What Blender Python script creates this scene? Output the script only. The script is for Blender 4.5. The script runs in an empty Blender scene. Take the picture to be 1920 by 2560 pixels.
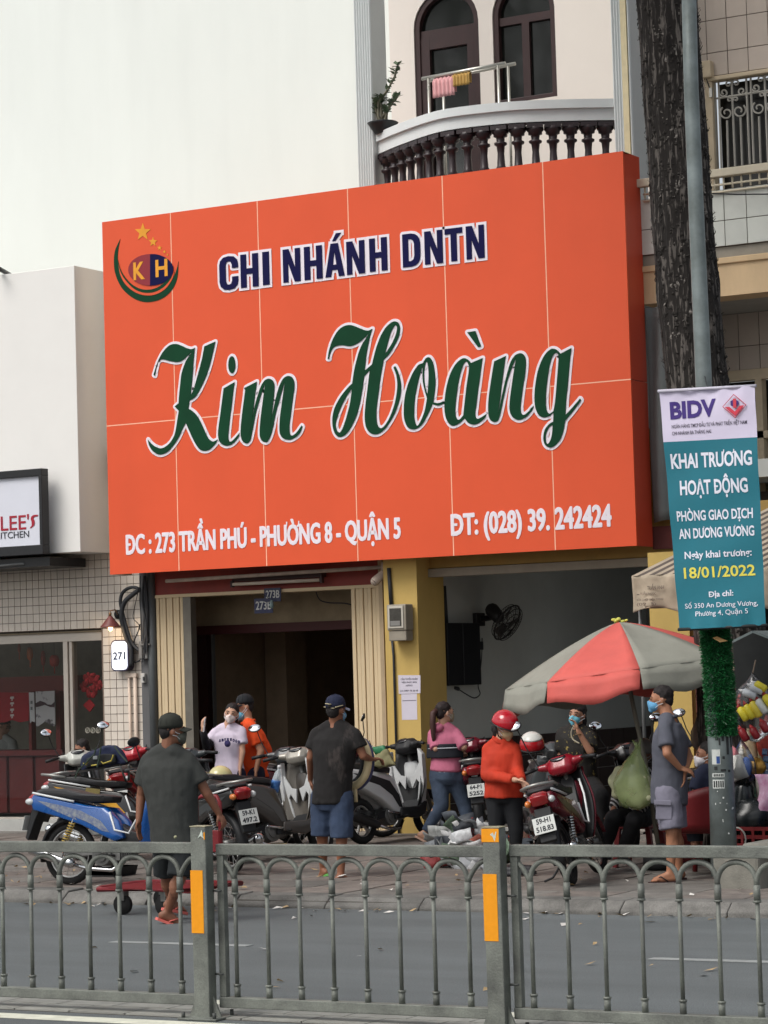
import bpy, bmesh, math, random
from mathutils import Vector, Matrix, Euler, geometry
random.seed(7)
PI = math.pi
SC = bpy.context.scene
COL = SC.collection

# ---------------------------------------------------------------- camera
CF, CYAW, CPIT, CROL, CH = 6579.13, .51887223, .06302667, .02934553, 1.9
FW = Vector((-math.sin(CYAW)*math.cos(CPIT), math.cos(CYAW)*math.cos(CPIT), math.sin(CPIT)))
_r = Vector((math.cos(CYAW), math.sin(CYAW), 0)); _d = -_r.cross(FW)
R2 = _r*math.cos(CROL)+_d*math.sin(CROL); D2 = -_r*math.sin(CROL)+_d*math.cos(CROL)
O0 = Vector((0, 0, CH))
cam = bpy.data.cameras.new('camera'); co = bpy.data.objects.new('camera', cam); COL.objects.link(co)
co.matrix_world = Matrix(((R2.x, -D2.x, -FW.x, 0), (R2.y, -D2.y, -FW.y, 0), (R2.z, -D2.z, -FW.z, CH), (0, 0, 0, 1)))
cam.sensor_fit = 'HORIZONTAL'; cam.sensor_width = 36; cam.lens = 36*CF/1920
cam.clip_start = .3; cam.clip_end = 600
SC.camera = co

# ---------------------------------------------------------------- light
w = bpy.data.worlds.new('World'); SC.world = w; w.use_nodes = True
nt = w.node_tree; nt.nodes.clear()
sky = nt.nodes.new('ShaderNodeTexSky'); sky.sky_type = 'NISHITA'; sky.sun_disc = False
SUN_EL, SUN_AZ = math.radians(52), math.radians(205)
sky.sun_elevation = SUN_EL; sky.sun_rotation = SUN_AZ; sky.dust_density = 4; sky.air_density = 1.2
hs = nt.nodes.new('ShaderNodeHueSaturation'); hs.inputs['Saturation'].default_value = .32
bg = nt.nodes.new('ShaderNodeBackground'); bg.inputs[1].default_value = .15
wo = nt.nodes.new('ShaderNodeOutputWorld')
nt.links.new(sky.outputs[0], hs.inputs['Color']); nt.links.new(hs.outputs[0], bg.inputs[0]); nt.links.new(bg.outputs[0], wo.inputs[0])
sun = bpy.data.lights.new('sun', 'SUN'); sun.energy = 1.5; sun.angle = math.radians(30); sun.color = (1, .97, .92)
so = bpy.data.objects.new('sun', sun); COL.objects.link(so)
_sd = Vector((math.sin(SUN_AZ)*math.cos(SUN_EL), math.cos(SUN_AZ)*math.cos(SUN_EL), math.sin(SUN_EL)))
so.rotation_euler = _sd.to_track_quat('Z', 'Y').to_euler(); so.location = (0, 0, 40)
SC.view_settings.view_transform = 'Standard'; SC.view_settings.look = 'None'
SC.view_settings.exposure = 0.16; SC.view_settings.gamma = 1

# ---------------------------------------------------------------- measuring helpers
def P(px, py, X=None, Y=None, Z=None):
    d = FW*CF + R2*(px-960) + D2*(py-1280)
    t = d.y and Y/d.y if Y is not None else ((Z-CH)/d.z if Z is not None else X/d.x)
    return O0 + d*t
def lin(c):
    c = c/255
    return c/12.92 if c <= .04045 else ((c+.055)/1.055)**2.4

# ---------------------------------------------------------------- materials
MATS = {}
def M(name, rgb, rough=.6, metal=0., var=.10, scale=6., bump=0., bscale=60., spec=.4, stretch=(1, 1, 1), rnd=0., alpha=1.,
      emit=None, trans=0., rgb2=None, cut=None, coat=0., speck=0., dirt=0., dscale=.6, dcol=.45, dstretch=(1, 1, 1)):
    if name in MATS: return MATS[name]
    m = bpy.data.materials.new(name); m.use_nodes = True; n = m.node_tree.nodes; L = m.node_tree.links
    b = n['Principled BSDF']; c = tuple(lin(x) for x in rgb)
    b.inputs['Roughness'].default_value = rough; b.inputs['Metallic'].default_value = metal
    b.inputs['Specular IOR Level'].default_value = spec
    b.inputs['Coat Weight'].default_value = coat
    if trans: b.inputs['Transmission Weight'].default_value = trans
    if alpha < 1: b.inputs['Alpha'].default_value = alpha
    geo = n.new('ShaderNodeNewGeometry'); mp = n.new('ShaderNodeMapping'); mp.inputs['Scale'].default_value = stretch
    L.new(geo.outputs['Position'], mp.inputs[0])
    nz = n.new('ShaderNodeTexNoise'); nz.inputs['Scale'].default_value = scale; nz.inputs['Detail'].default_value = 6
    nz.inputs['Roughness'].default_value = .62
    L.new(mp.outputs[0], nz.inputs['Vector'])
    mr = n.new('ShaderNodeMapRange'); mr.inputs[1].default_value = .28 if cut is None else cut; mr.inputs[2].default_value = .72 if cut is None else cut+.06
    L.new(nz.outputs[0], mr.inputs[0])
    mx = n.new('ShaderNodeMix'); mx.data_type = 'RGBA'
    c2 = tuple(lin(x) for x in rgb2) if rgb2 else None
    mx.inputs[6].default_value = (*[max(0, x*(1-var)) for x in c], 1)
    mx.inputs[7].default_value = (*(c2 or [min(1, x*(1+var)) for x in c]), 1)
    L.new(mr.outputs[0], mx.inputs[0])
    out = mx.outputs[2]
    if rnd:
        oi = n.new('ShaderNodeObjectInfo'); m2 = n.new('ShaderNodeMapRange'); m2.inputs[3].default_value = 1-rnd; m2.inputs[4].default_value = 1+rnd
        L.new(oi.outputs['Random'], m2.inputs[0]); vm = n.new('ShaderNodeVectorMath'); vm.operation = 'SCALE'
        L.new(out, vm.inputs[0]); L.new(m2.outputs[0], vm.inputs[3]); out = vm.outputs[0]
    def mul(o_, sc_, lo, hi, v0, v1, st):
        m3 = n.new('ShaderNodeMapping'); m3.inputs['Scale'].default_value = st; L.new(geo.outputs['Position'], m3.inputs[0])
        nn = n.new('ShaderNodeTexNoise'); nn.inputs['Scale'].default_value = sc_; nn.inputs['Detail'].default_value = 5; L.new(m3.outputs[0], nn.inputs['Vector'])
        q = n.new('ShaderNodeMapRange'); q.inputs[1].default_value = lo; q.inputs[2].default_value = hi; q.inputs[3].default_value = v0; q.inputs[4].default_value = v1; L.new(nn.outputs[0], q.inputs[0])
        vv = n.new('ShaderNodeVectorMath'); vv.operation = 'SCALE'; L.new(o_, vv.inputs[0]); L.new(q.outputs[0], vv.inputs[3]); return vv.outputs[0]
    if speck: out = mul(out, 130, .35, .65, 1-speck, 1+speck, (1, 1, 1))
    if dirt: out = mul(out, dscale, .5, .5+.25/max(.2, dirt), 1, dcol, dstretch)
    L.new(out, b.inputs['Base Color'])
    # roughness variation
    rr = n.new('ShaderNodeMapRange'); rr.inputs[3].default_value = max(.02, rough-.08); rr.inputs[4].default_value = min(1, rough+.08)
    L.new(nz.outputs[0], rr.inputs[0]); L.new(rr.outputs[0], b.inputs['Roughness'])
    if bump:
        n2 = n.new('ShaderNodeTexNoise'); n2.inputs['Scale'].default_value = bscale; n2.inputs['Detail'].default_value = 4
        L.new(mp.outputs[0], n2.inputs['Vector'])
        bp = n.new('ShaderNodeBump'); bp.inputs['Strength'].default_value = bump; bp.inputs['Distance'].default_value = .01
        L.new(n2.outputs[0], bp.inputs['Height']); L.new(bp.outputs[0], b.inputs['Normal'])
    if emit:
        b.inputs['Emission Color'].default_value = (*[lin(x) for x in rgb], 1); b.inputs['Emission Strength'].default_value = emit
    MATS[name] = m
    return m
def glass(name, tint, gloss=.12, clear=1., rough=.02):
    """thin pane: mostly lets light through, part mirror"""
    m = bpy.data.materials.new(name); m.use_nodes = True; n = m.node_tree.nodes; L = m.node_tree.links
    n.remove(n['Principled BSDF'])
    t = n.new('ShaderNodeBsdfTransparent'); t.inputs[0].default_value = (*tint, 1)
    g = n.new('ShaderNodeBsdfGlossy'); g.inputs['Roughness'].default_value = rough
    x = n.new('ShaderNodeMixShader'); fr = n.new('ShaderNodeFresnel'); fr.inputs[0].default_value = 1.5
    ad = n.new('ShaderNodeMath'); ad.operation = 'MULTIPLY'; ad.inputs[1].default_value = gloss
    L.new(fr.outputs[0], ad.inputs[0]); L.new(ad.outputs[0], x.inputs[0]); L.new(t.outputs[0], x.inputs[1]); L.new(g.outputs[0], x.inputs[2])
    L.new(x.outputs[0], n['Material Output'].inputs[0]); MATS[name] = m
    return m

# ---------------------------------------------------------------- mesh builder
WM = {}          # world matrices of parents, by object name
class MB:
    def __init__(s): s.v = []; s.f = []; s.m = []; s.s = []
    def add(s, vs, fs, mi=0, sm=False):
        o = len(s.v); s.v += [Vector(v) for v in vs]
        for f in fs: s.f.append([o+i for i in f]); s.m.append(mi); s.s.append(sm)
        return s
    def box(s, c, d, R=None, mi=0):
        h = Vector(d)/2; c = Vector(c)
        vs = [Vector((x*h.x, y*h.y, z*h.z)) for x in (-1, 1) for y in (-1, 1) for z in (-1, 1)]
        if R is not None: vs = [R @ v for v in vs]
        return s.add([c+v for v in vs], [(0, 1, 3, 2), (4, 6, 7, 5), (0, 4, 5, 1), (2, 3, 7, 6), (0, 2, 6, 4), (1, 5, 7, 3)], mi)
    def bb(s, x0, x1, y0, y1, z0, z1, mi=0):
        return s.box(((x0+x1)/2, (y0+y1)/2, (z0+z1)/2), (abs(x1-x0), abs(y1-y0), abs(z1-z0)), None, mi)
    def tube(s, pts, r, n=8, mi=0, cap=True, closed=False, flat=1.):
        pts = [Vector(p) for p in pts]; k = len(pts)
        rs = r if isinstance(r, (list, tuple)) else [r]*k
        ref = None; vs = []
        for i, p in enumerate(pts):
            if closed: t = pts[(i+1) % k]-pts[i-1]
            else: t = pts[min(i+1, k-1)]-pts[max(i-1, 0)]
            if t.length < 1e-9: t = Vector((0, 0, 1))
            t.normalize()
            if ref is None:
                ref = t.cross(Vector((0, 0, 1)))
                if ref.length < .05: ref = t.cross(Vector((0, 1, 0)))
                ref.normalize()
            ref = (ref - t*ref.dot(t)).normalized(); b = t.cross(ref)
            for j in range(n):
                a = 2*PI*j/n; vs.append(p+(ref*math.cos(a)+b*math.sin(a)*flat)*rs[i])
        fs = []
        for i in range(k if closed else k-1):
            for j in range(n):
                a = i*n+j; b_ = i*n+(j+1) % n; c = ((i+1) % k)*n+(j+1) % n; d = ((i+1) % k)*n+j
                fs.append((a, b_, c, d))
        if cap and not closed:
            fs.append(tuple(range(n))[::-1]); fs.append(tuple((k-1)*n+j for j in range(n)))
        return s.add(vs, fs, mi, n > 5)
    def caps(s, p0, p1, r0, r1=None, n=10, mi=0):
        """round-ended tapered limb"""
        if r1 is None: r1 = r0
        p0 = Vector(p0); p1 = Vector(p1); t = (p1-p0)
        if t.length < 1e-6: t = Vector((0, 0, 1e-3))
        u = t.normalized(); pts = []; rs = []
        for k in range(4):
            a = PI/2*(k+.4)/4.4; pts.append(p0-u*r0*math.cos(a)); rs.append(r0*math.sin(a))
        pts.append(p0); rs.append(r0); pts.append(p0+t/2); rs.append((r0+r1)/2); pts.append(p1); rs.append(r1)
        for k in range(3, -1, -1):
            a = PI/2*(k+.4)/4.4; pts.append(p1+u*r1*math.cos(a)); rs.append(r1*math.sin(a))
        return s.tube(pts, rs, n, mi)
    def ell(s, c, r, R=None, n=12, k=8, mi=0, z0=-1., z1=1.):
        c = Vector(c); vs = []; fs = []
        a0 = math.acos(max(-1, min(1, z1))); a1 = math.acos(max(-1, min(1, z0)))
        for i in range(k+1):
            a = a0+(a1-a0)*i/k; a = max(.04, min(PI-.04, a))
            for j in range(n):
                b = 2*PI*j/n; v = Vector((r[0]*math.sin(a)*math.cos(b), r[1]*math.sin(a)*math.sin(b), r[2]*math.cos(a)))
                vs.append(c+(R @ v if R is not None else v))
        for i in range(k):
            for j in range(n): fs.append((i*n+j, (i+1)*n+j, (i+1)*n+(j+1) % n, i*n+(j+1) % n))
        fs.append(tuple(range(n))); fs.append(tuple(k*n+j for j in range(n))[::-1])
        return s.add(vs, fs, mi, True)
    def lathe(s, c, prof, n=16, R=None, mi=0, sm=True):
        """prof: (radius, height) pairs about local z"""
        c = Vector(c); vs = []; fs = []; k = len(prof)
        for (r, z) in prof:
            for j in range(n):
                b = 2*PI*j/n; v = Vector((r*math.cos(b), r*math.sin(b), z)); vs.append(c+(R @ v if R is not None else v))
        for i in range(k-1):
            for j in range(n): fs.append((i*n+j, i*n+(j+1) % n, (i+1)*n+(j+1) % n, (i+1)*n+j))
        if prof[0][0] > 1e-4: fs.append(tuple(range(n))[::-1])
        if prof[-1][0] > 1e-4: fs.append(tuple((k-1)*n+j for j in range(n)))
        return s.add(vs, fs, mi, sm)
    def prism(s, poly, a0, a1, ax='y', mi=0, inset=0.):
        """poly in the plane across ax, extruded from a0 to a1"""
        def q(p, a): return {'y': (p[0], a, p[1]), 'x': (a, p[0], p[1]), 'z': (p[0], p[1], a)}[ax]
        n = len(poly); cx = sum(p[0] for p in poly)/n; cy = sum(p[1] for p in poly)/n
        ip = [(cx+(p[0]-cx)*(1-inset), cy+(p[1]-cy)*(1-inset)) for p in poly]
        if inset:
            e = (a1-a0)*.22
            rings = [[q(p, a0) for p in ip], [q(p, a0+e) for p in poly], [q(p, a1-e) for p in poly], [q(p, a1) for p in ip]]
        else: rings = [[q(p, a0) for p in poly], [q(p, a1) for p in poly]]
        vs = [v for r_ in rings for v in r_]; fs = []
        for k in range(len(rings)-1):
            for i in range(n): fs.append((k*n+i, k*n+(i+1) % n, (k+1)*n+(i+1) % n, (k+1)*n+i))
        tri = geometry.tessellate_polygon([[Vector((p[0], p[1], 0)) for p in poly]])
        o = (len(rings)-1)*n
        fs += [tuple(t) for t in tri] + [tuple(o+i for i in t) for t in tri]
        return s.add(vs, fs, mi, bool(inset))
    def loft(s, rings, mi=0, cap=True, sm=True):
        n = len(rings[0]); vs = [v for r_ in rings for v in r_]; fs = []
        for k in range(len(rings)-1):
            for i in range(n): fs.append((k*n+i, k*n+(i+1) % n, (k+1)*n+(i+1) % n, (k+1)*n+i))
        if cap: fs.append(tuple(range(n))[::-1]); fs.append(tuple((len(rings)-1)*n+i for i in range(n)))
        return s.add(vs, fs, mi, sm)
    def grid(s, fn, nu, nv, mi=0, sm=True, thick=None):
        vs = [Vector(fn(i/nu, j/nv)) for i in range(nu+1) for j in range(nv+1)]
        fs = [(i*(nv+1)+j, (i+1)*(nv+1)+j, (i+1)*(nv+1)+j+1, i*(nv+1)+j+1) for i in range(nu) for j in range(nv)]
        return s.add(vs, fs, mi, sm)
    def xf(s, Mx):
        s.v = [Mx @ v for v in s.v]; return s
    def mesh(s, name, inv=None):
        me = bpy.data.meshes.new(name)
        vs = [inv @ v for v in s.v] if inv is not None else s.v
        me.from_pydata([tuple(v) for v in vs], [], s.f)
        me.polygons.foreach_set('material_index', s.m); me.polygons.foreach_set('use_smooth', s.s)
        b = bmesh.new(); b.from_mesh(me); bmesh.ops.recalc_face_normals(b, faces=b.faces); b.to_mesh(me); b.free()
        return me
    def build(s, name, mat, parent=None, loc=None, world=True, bevel=0., solid=0., remesh=0., smooth=0, seg=2, disp=None):
        inv = None; W_ = Matrix.Identity(4)
        if parent is not None:
            W_ = WM[parent.name]
            if world: inv = W_.inverted()
        elif loc is not None: W_ = Matrix.Translation(loc); inv = W_.inverted()
        me = s.mesh(name, inv); o = bpy.data.objects.new(name, me); COL.objects.link(o)
        for m in (mat if isinstance(mat, (list, tuple)) else [mat]): me.materials.append(m)
        if parent is not None: o.parent = parent; WM[o.name] = W_
        else:
            if loc is not None: o.location = loc
            WM[o.name] = W_
        if remesh:
            md = o.modifiers.new('remesh', 'REMESH'); md.mode = 'VOXEL'; md.voxel_size = remesh; md.use_smooth_shade = True
        if smooth:
            md = o.modifiers.new('smooth', 'SMOOTH'); md.iterations = smooth; md.factor = .5
        if disp:
            tx = bpy.data.textures.get('fold%g' % disp[0]) or bpy.data.textures.new('fold%g' % disp[0], 'CLOUDS'); tx.noise_scale = disp[0]; tx.noise_depth = 1
            md = o.modifiers.new('fold', 'DISPLACE'); md.texture = tx; md.strength = disp[1]; md.mid_level = .5; md.texture_coords = 'GLOBAL'
        if solid:
            md = o.modifiers.new('solid', 'SOLIDIFY'); md.thickness = solid; md.offset = 0
        if bevel:
            md = o.modifiers.new('bevel', 'BEVEL'); md.width = bevel; md.segments = seg; md.limit_method = 'ANGLE'; md.angle_limit = math.radians(35); md.harden_normals = False
        return o
def tag(o, label=None, cat=None, group=None, kind=None):
    if label: o['label'] = label
    if cat: o['category'] = cat
    if group: o['group'] = group
    if kind: o['kind'] = kind
    return o
def thing(name, label, cat, loc, rot=(0, 0, 0), group=None, kind=None):
    o = bpy.data.objects.new(name, None); COL.objects.link(o); o.empty_display_size = .1
    o.location = loc; o.rotation_euler = rot
    WM[o.name] = Matrix.Translation(loc) @ Euler(rot).to_matrix().to_4x4()
    return tag(o, label, cat, group, kind)
def part(name, label=None, parent=None):
    pass
def inst(src, name, parent, M4):
    """a further piece sharing src's mesh; M4 is its matrix in the parent's frame"""
    o = bpy.data.objects.new(name, src.data); COL.objects.link(o); o.parent = parent; o.matrix_local = M4
    for md in src.modifiers:
        n = o.modifiers.new(md.name, md.type)
        for a in ('width', 'segments', 'limit_method', 'angle_limit'):
            if hasattr(md, a): setattr(n, a, getattr(md, a))
    return o
def copy_tree(o, parent=None):
    c = o.copy(); COL.objects.link(c); c.parent = parent
    for ch in list(o.children): copy_tree(ch, c)
    return c
def rect(x0, y0, x1, y1, Y):
    a = P(x0, y0, Y=Y); b = P(x1, y1, Y=Y)
    return a.x, b.x, b.z, a.z            # X0 X1 Z0 Z1
def fbox(mb, x0, y0, x1, y1, Y, dep, mi=0):
    a, b, c, d = rect(x0, y0, x1, y1, Y); return mb.bb(a, b, Y, Y+dep, c, d, mi)
# ---- text
def text_mb(body, X, Z, Y, width, height, weight=0., ext=.003, ref=None, shear=0., align='L', spacing=1., mi=0, bold=0., sq=False):
    """print on a plane facing -Y.  cap height = height, whole string width = width"""
    bars = [i for i, ch in enumerate(body) if ch == 'Đ']; horns = [(i, ch.isupper()) for i, ch in enumerate(body) if ch in 'ƯƠỜươờ']
    for a_, b_ in zip('ĐƯƠỜươờ', 'DUOÒuoò'): body = body.replace(a_, b_)
    def right(n_):
        cc_ = bpy.data.curves.new('t', 'FONT'); cc_.body = body[:n_]; cc_.space_character = spacing; oo = bpy.data.objects.new('t', cc_); COL.objects.link(oo)
        bpy.context.view_layer.update(); m_ = bpy.data.meshes.new_from_object(oo.evaluated_get(bpy.context.evaluated_depsgraph_get())); r_ = max(v.co.x for v in m_.vertices)
        bpy.data.objects.remove(oo); bpy.data.curves.remove(cc_); bpy.data.meshes.remove(m_); return r_
    bars = [right(i+1) for i in bars]; horns = [(right(i+1), u) for i, u in horns]
    c = bpy.data.curves.new('t', 'FONT'); c.body = body; c.offset = weight; c.shear = shear; c.space_character = spacing; c.resolution_u = 3
    o = bpy.data.objects.new('t', c); COL.objects.link(o)
    bpy.context.view_layer.update()
    me = bpy.data.meshes.new_from_object(o.evaluated_get(bpy.context.evaluated_depsgraph_get()))
    vs = [v.co.copy() for v in me.vertices]; fs = [tuple(p.vertices) for p in me.polygons]
    bpy.data.objects.remove(o); bpy.data.curves.remove(c)
    x0 = min(v.x for v in vs); x1 = max(v.x for v in vs)
    sx = width/(x1-x0); sz = height/.69
    mb = MB(); n = len(vs)
    X0 = X if align == 'L' else X-width/2
    fr = [(X0+(v.x-x0)*sx, Y-ext, Z+v.y*sz) for v in vs]; bk = [(a, Y, b) for a, _, b in fr]
    ed = {}
    for f in fs:
        for i in range(len(f)):
            a, b = f[i], f[(i+1) % len(f)]
            ed[(a, b)] = 1
    side = [(a, b, b+n, a+n) for (a, b) in ed if (b, a) not in ed]
    bpy.data.meshes.remove(me)
    mb.add(fr+bk, fs+side, mi)
    for br in bars:
        xa, xb, za, zb = X0+(br-.66-x0)*sx, X0+(br-.30-x0)*sx, Y*0+Z+.30*sz, Z+.39*sz; h = Y-ext-.0004
        mb.add([(xa, h, za), (xb, h, za), (xb, h, zb), (xa, h, zb)]+[(xa, Y, za), (xb, Y, za), (xb, Y, zb), (xa, Y, zb)], [(0, 1, 2, 3), (0, 1, 5, 4), (1, 2, 6, 5), (2, 3, 7, 6), (3, 0, 4, 7)], mi)
    for br, u in horns:
        t_ = .66 if u else .48; hp_ = [(-.07, -.07), (.045, -.05), (.10, .04), (.10, .15), (.02, .15), (.02, .06), (-.01, .01), (-.07, .0)]
        q = [(X0+(br+a_-x0)*sx, Z+(t_+b_)*sz) for a_, b_ in hp_]; h = Y-ext-.0005; n_ = len(q)
        mb.add([(x, h, z) for x, z in q]+[(x, Y, z) for x, z in q], [tuple(range(n_))]+[(j, (j+1) % n_, n_+(j+1) % n_, n_+j) for j in range(n_)], mi)
    if bold:
        k = 0; seen = set()
        for (a, b) in ed:
            if (b, a) in ed: continue
            xa, _, za = fr[a]; xb, _, zb = fr[b]; L = math.hypot(xb-xa, zb-za)
            if L < 1e-6: continue
            k += 1; h = Y-ext+.0002+(k % 7)*.00012; nx, nz = -(zb-za)/L*bold, (xb-xa)/L*bold
            q = [(xa+nx, za+nz), (xb+nx, zb+nz), (xb-nx, zb-nz), (xa-nx, za-nz)]
            mb.add([(x, h, z) for x, z in q]+[(x, Y, z) for x, z in q], [(0, 1, 2, 3), (0, 1, 5, 4), (2, 3, 7, 6)], mi)
            q = [(xa+bold*dx, za+bold*dz) for dx, dz in ((1, 1), (-1, 1), (-1, -1), (1, -1))] if sq else [(xa+bold*math.cos(t), za+bold*math.sin(t)) for t in [2*PI*j/8+.3 for j in range(8)]]
            n = len(q)
            mb.add([(x, h+.00006, z) for x, z in q]+[(x, Y, z) for x, z in q], [tuple(range(n))]+[(j, (j+1) % n, n+(j+1) % n, n+j) for j in range(n)], mi)
    return mb
def merge(*ms):
    r_ = MB()
    for m in ms:
        o = len(r_.v); r_.v += m.v; r_.f += [[i+o for i in f] for f in m.f]; r_.m += m.m; r_.s += m.s
    return r_
def ptext(body, xl, yl, xr, yr, hpx, Y, **k):
    """baseline from pixel (xl,yl) to (xr,yr), cap height hpx pixels at the left end, on plane Y"""
    a = P(xl, yl, Y=Y); b = P(xr, yr, Y=Y); t = P(xl, yl-hpx, Y=Y)
    return text_mb(body, a.x, (a.z+b.z)/2, Y, b.x-a.x, t.z-a.z, **k)
def rnd(a, b): return random.uniform(a, b)
def catmull(pts, seg=5, closed=True):
    """pts: (x, y) smooth, (x, y, 1) corner"""
    out = []; n = len(pts)
    for i in range(n if closed else n-1):
        p1 = pts[i]; p2 = pts[(i+1) % n]
        p0 = p1 if len(p1) > 2 or (not closed and i == 0) else pts[i-1]
        p3 = p2 if len(p2) > 2 or (not closed and i == n-2) else pts[(i+2) % n]
        for k in range(seg):
            t = k/seg
            out.append(tuple(.5*(2*p1[j]+(p2[j]-p0[j])*t+(2*p0[j]-5*p1[j]+4*p2[j]-p3[j])*t*t+(3*p1[j]-p0[j]-3*p2[j]+p3[j])*t**3) for j in (0, 1)))
    if not closed: out.append(tuple(pts[-1][:2]))
    return out
def flat_shape(polys, Y, ext, tf):
    """outline plus holes -> thin solid on the plane Y (tf maps crop points to X, Z)"""
    from mathutils.geometry import tessellate_polygon
    loops = [[tf(*p) for p in pl] for pl in polys]
    tri = tessellate_polygon([[Vector((x, z, 0)) for x, z in l] for l in loops])
    flat = [p for l in loops for p in l]; n = len(flat); mb = MB()
    fs = [tuple(t) for t in tri]; o = 0
    for l in loops:
        k = len(l)
        fs += [(o+i, o+(i+1) % k, n+o+(i+1) % k, n+o+i) for i in range(k)]; o += k
    mb.add([(x, Y-ext, z) for x, z in flat]+[(x, Y, z) for x, z in flat], fs)
    return mb
# ================================================================ setting
F = 27.0; KY = 18.85; SZ = .10
asph = M('asphalt', (102, 107, 108), .85, var=.16, scale=1.1, bump=.9, bscale=190, speck=.30, dirt=.5, dscale=.35, dcol=.72, stretch=(.35, 1.6, 1))
conc = M('concrete', (116, 113, 108), .9, var=.30, scale=3.5, bump=.5, bscale=90)
road = MB().bb(-90, 60, -12, KY, -.3, 0).build('road', asph); tag(road, kind='structure')
gr = MB().bb(-90, 60, F+9, 130, -.3, SZ-.01).build('ground', conc); tag(gr, kind='structure')
sw = MB().bb(-90, 60, KY+.32, F+9, -.3, SZ-.03).build('sidewalk', M('joint', (74, 70, 66), .95, var=.2)); tag(sw, kind='structure')
# paving slabs, laid one by one
pav = M('paving', (114, 110, 105), .88, var=.30, scale=5, bump=.6, bscale=120, rnd=.16, speck=.14, dirt=.7, dscale=1.1, dcol=.55)
pavr = M('paving_worn', (116, 108, 102), .9, var=.32, scale=7, bump=.6, bscale=120, rnd=.18, speck=.14, dirt=.7, dscale=1.1, dcol=.55)
PW = .60
base = MB().box((0, 0, -.016), (PW-.012, PW-.012, .03)).build('paving_slab', pav, sw, world=False, bevel=.006)
base2 = MB().box((0, 0, -.016), (PW-.012, PW-.012, .03)).build('paving_slab', pavr, sw, world=False, bevel=.006)
cells = []
for j in range(14):
    for i in range(60):
        x = -22+i*PW+(j % 2)*.0; y = KY+.32+PW/2+j*PW
        lo = -math.tan(CYAW+.155)*y-.8; hi = -math.tan(CYAW-.155)*y+.8
        if lo < x < hi: cells.append((x, y))
cells.sort(key=lambda c: c[1])
for k, (x, y) in enumerate(cells[:298]):
    src = base2 if random.random() < .45 else base
    m = Matrix.Translation((x, y, SZ+rnd(-.004, .004))) @ Euler((rnd(-.006, .006), rnd(-.006, .006), 0)).to_matrix().to_4x4()
    if k == 0: base.matrix_local = m
    elif k == 1: base2.matrix_local = m
    else: inst(src, 'paving_slab', sw, m)
rest = MB()
for (x, y) in cells[298:]: rest.box((x, y, SZ-.016), (PW-.012, PW-.012, .03))
tag(rest.build('paving_slabs', pav, sw), kind='stuff')
# kerb stones
kb = MB().bb(-90, 60, KY+.05, KY+.3, -.3, SZ-.04).build('kerb', M('joint', (74, 70, 66))); tag(kb, kind='structure')
kmat = M('kerbstone', (112, 110, 106), .9, var=.34, scale=5, bump=.9, bscale=50, rnd=.14, speck=.15, dirt=.9, dscale=2.2, dcol=.5)
ks = MB(); ks.prism([(KY, -.06), (KY, .035), (KY+.10, SZ+.004), (KY+.33, SZ+.012), (KY+.33, -.06)], -.447, .447, 'x')
ks = ks.build('kerb_stone', kmat, kb, world=False, bevel=.012)
for k in range(16):
    m = Matrix.Translation((-16.4+k*.9, rnd(-.012, .012), rnd(-.012, .008))) @ Euler((0, rnd(-.008, .008), 0)).to_matrix().to_4x4()
    if k == 0: ks.matrix_local = m
    else: inst(ks, 'kerb_stone', kb, m)
for x0, x1 in ((-90, -16.9), (-2.4, 60)): tag(MB().bb(x0, x1, KY, KY+.33, -.1, SZ).build('kerb_run', kmat, kb), kind='structure')
# painted lines under the fence and the worn lane dashes
paint = M('road_paint', (206, 206, 190), .75, var=.18, scale=9, bump=.2, bscale=200)
pline = M('road_paint_worn', (142, 145, 144), .8, var=.25, scale=5)
l1 = MB().bb(-30, 10, 13.12, 13.30, .002, .005).build('painted_edge_line', paint); tag(l1, kind='structure')
l2 = MB().bb(-30, 10, 12.23, 12.40, .002, .005).build('painted_edge_line', paint); tag(l2, kind='structure')
def dash(ax, ay, bx, by):
    a = P(ax, ay, Z=0); b = P(bx, by, Z=0)
    tag(MB().bb(a.x, b.x, (a.y+b.y)/2-.05, (a.y+b.y)/2+.05, .002, .006).build('lane_dash', pline), kind='structure')
dash(272, 2357, 632, 2364); dash(1632, 2396, 2000, 2410)
# strip of flat pavers by the fence foot
ps = M('strip_paver', (140, 140, 134), .9, var=.2, scale=8, bump=.3, rnd=.12)
med = MB().bb(-30, 10, 12.55, 13.1, .0, .002).build('paver_strip', M('joint', (74, 70, 66))); tag(med, kind='structure')
s0 = MB().box((0, 0, .004), (.39, .25, .008)).build('paver', ps, med, world=False)
ok = 0
for i in range(26):
    for j in range(2):
        m = Matrix.Translation((-11.6+i*.4+j*.12, 12.69+j*.265, .002))
        if ok == 0: s0.matrix_local = m
        else: inst(s0, 'paver', med, m)
        ok += 1

# ================================================================ buildings
white = M('white_wall', (230, 234, 229), .8, var=.03, scale=.9, bump=.25, bscale=3, stretch=(1, 1, .35), dirt=.5, dscale=.9, dcol=.93, dstretch=(2.5, 1, .22))
whiteb = M('white_box_paint', (232, 230, 226), .7, var=.02, scale=2)
tilem = M('cream_tile', (212, 202, 190), .35, var=.04, scale=3, rnd=.05, spec=.5)
grout = M('grout', (120, 106, 96), .9)
alum = M('aluminium_frame', (172, 165, 156), .45, .2, var=.05)
dark = M('dark_room', (46, 42, 40), .8, var=.2)
charc = M('charcoal', (48, 50, 54), .6)
redlac = M('red_lacquer', (118, 36, 34), .5, var=.15)
X_R0 = P(354, 1600, Y=F).x                # right end of the restaurant
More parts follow.
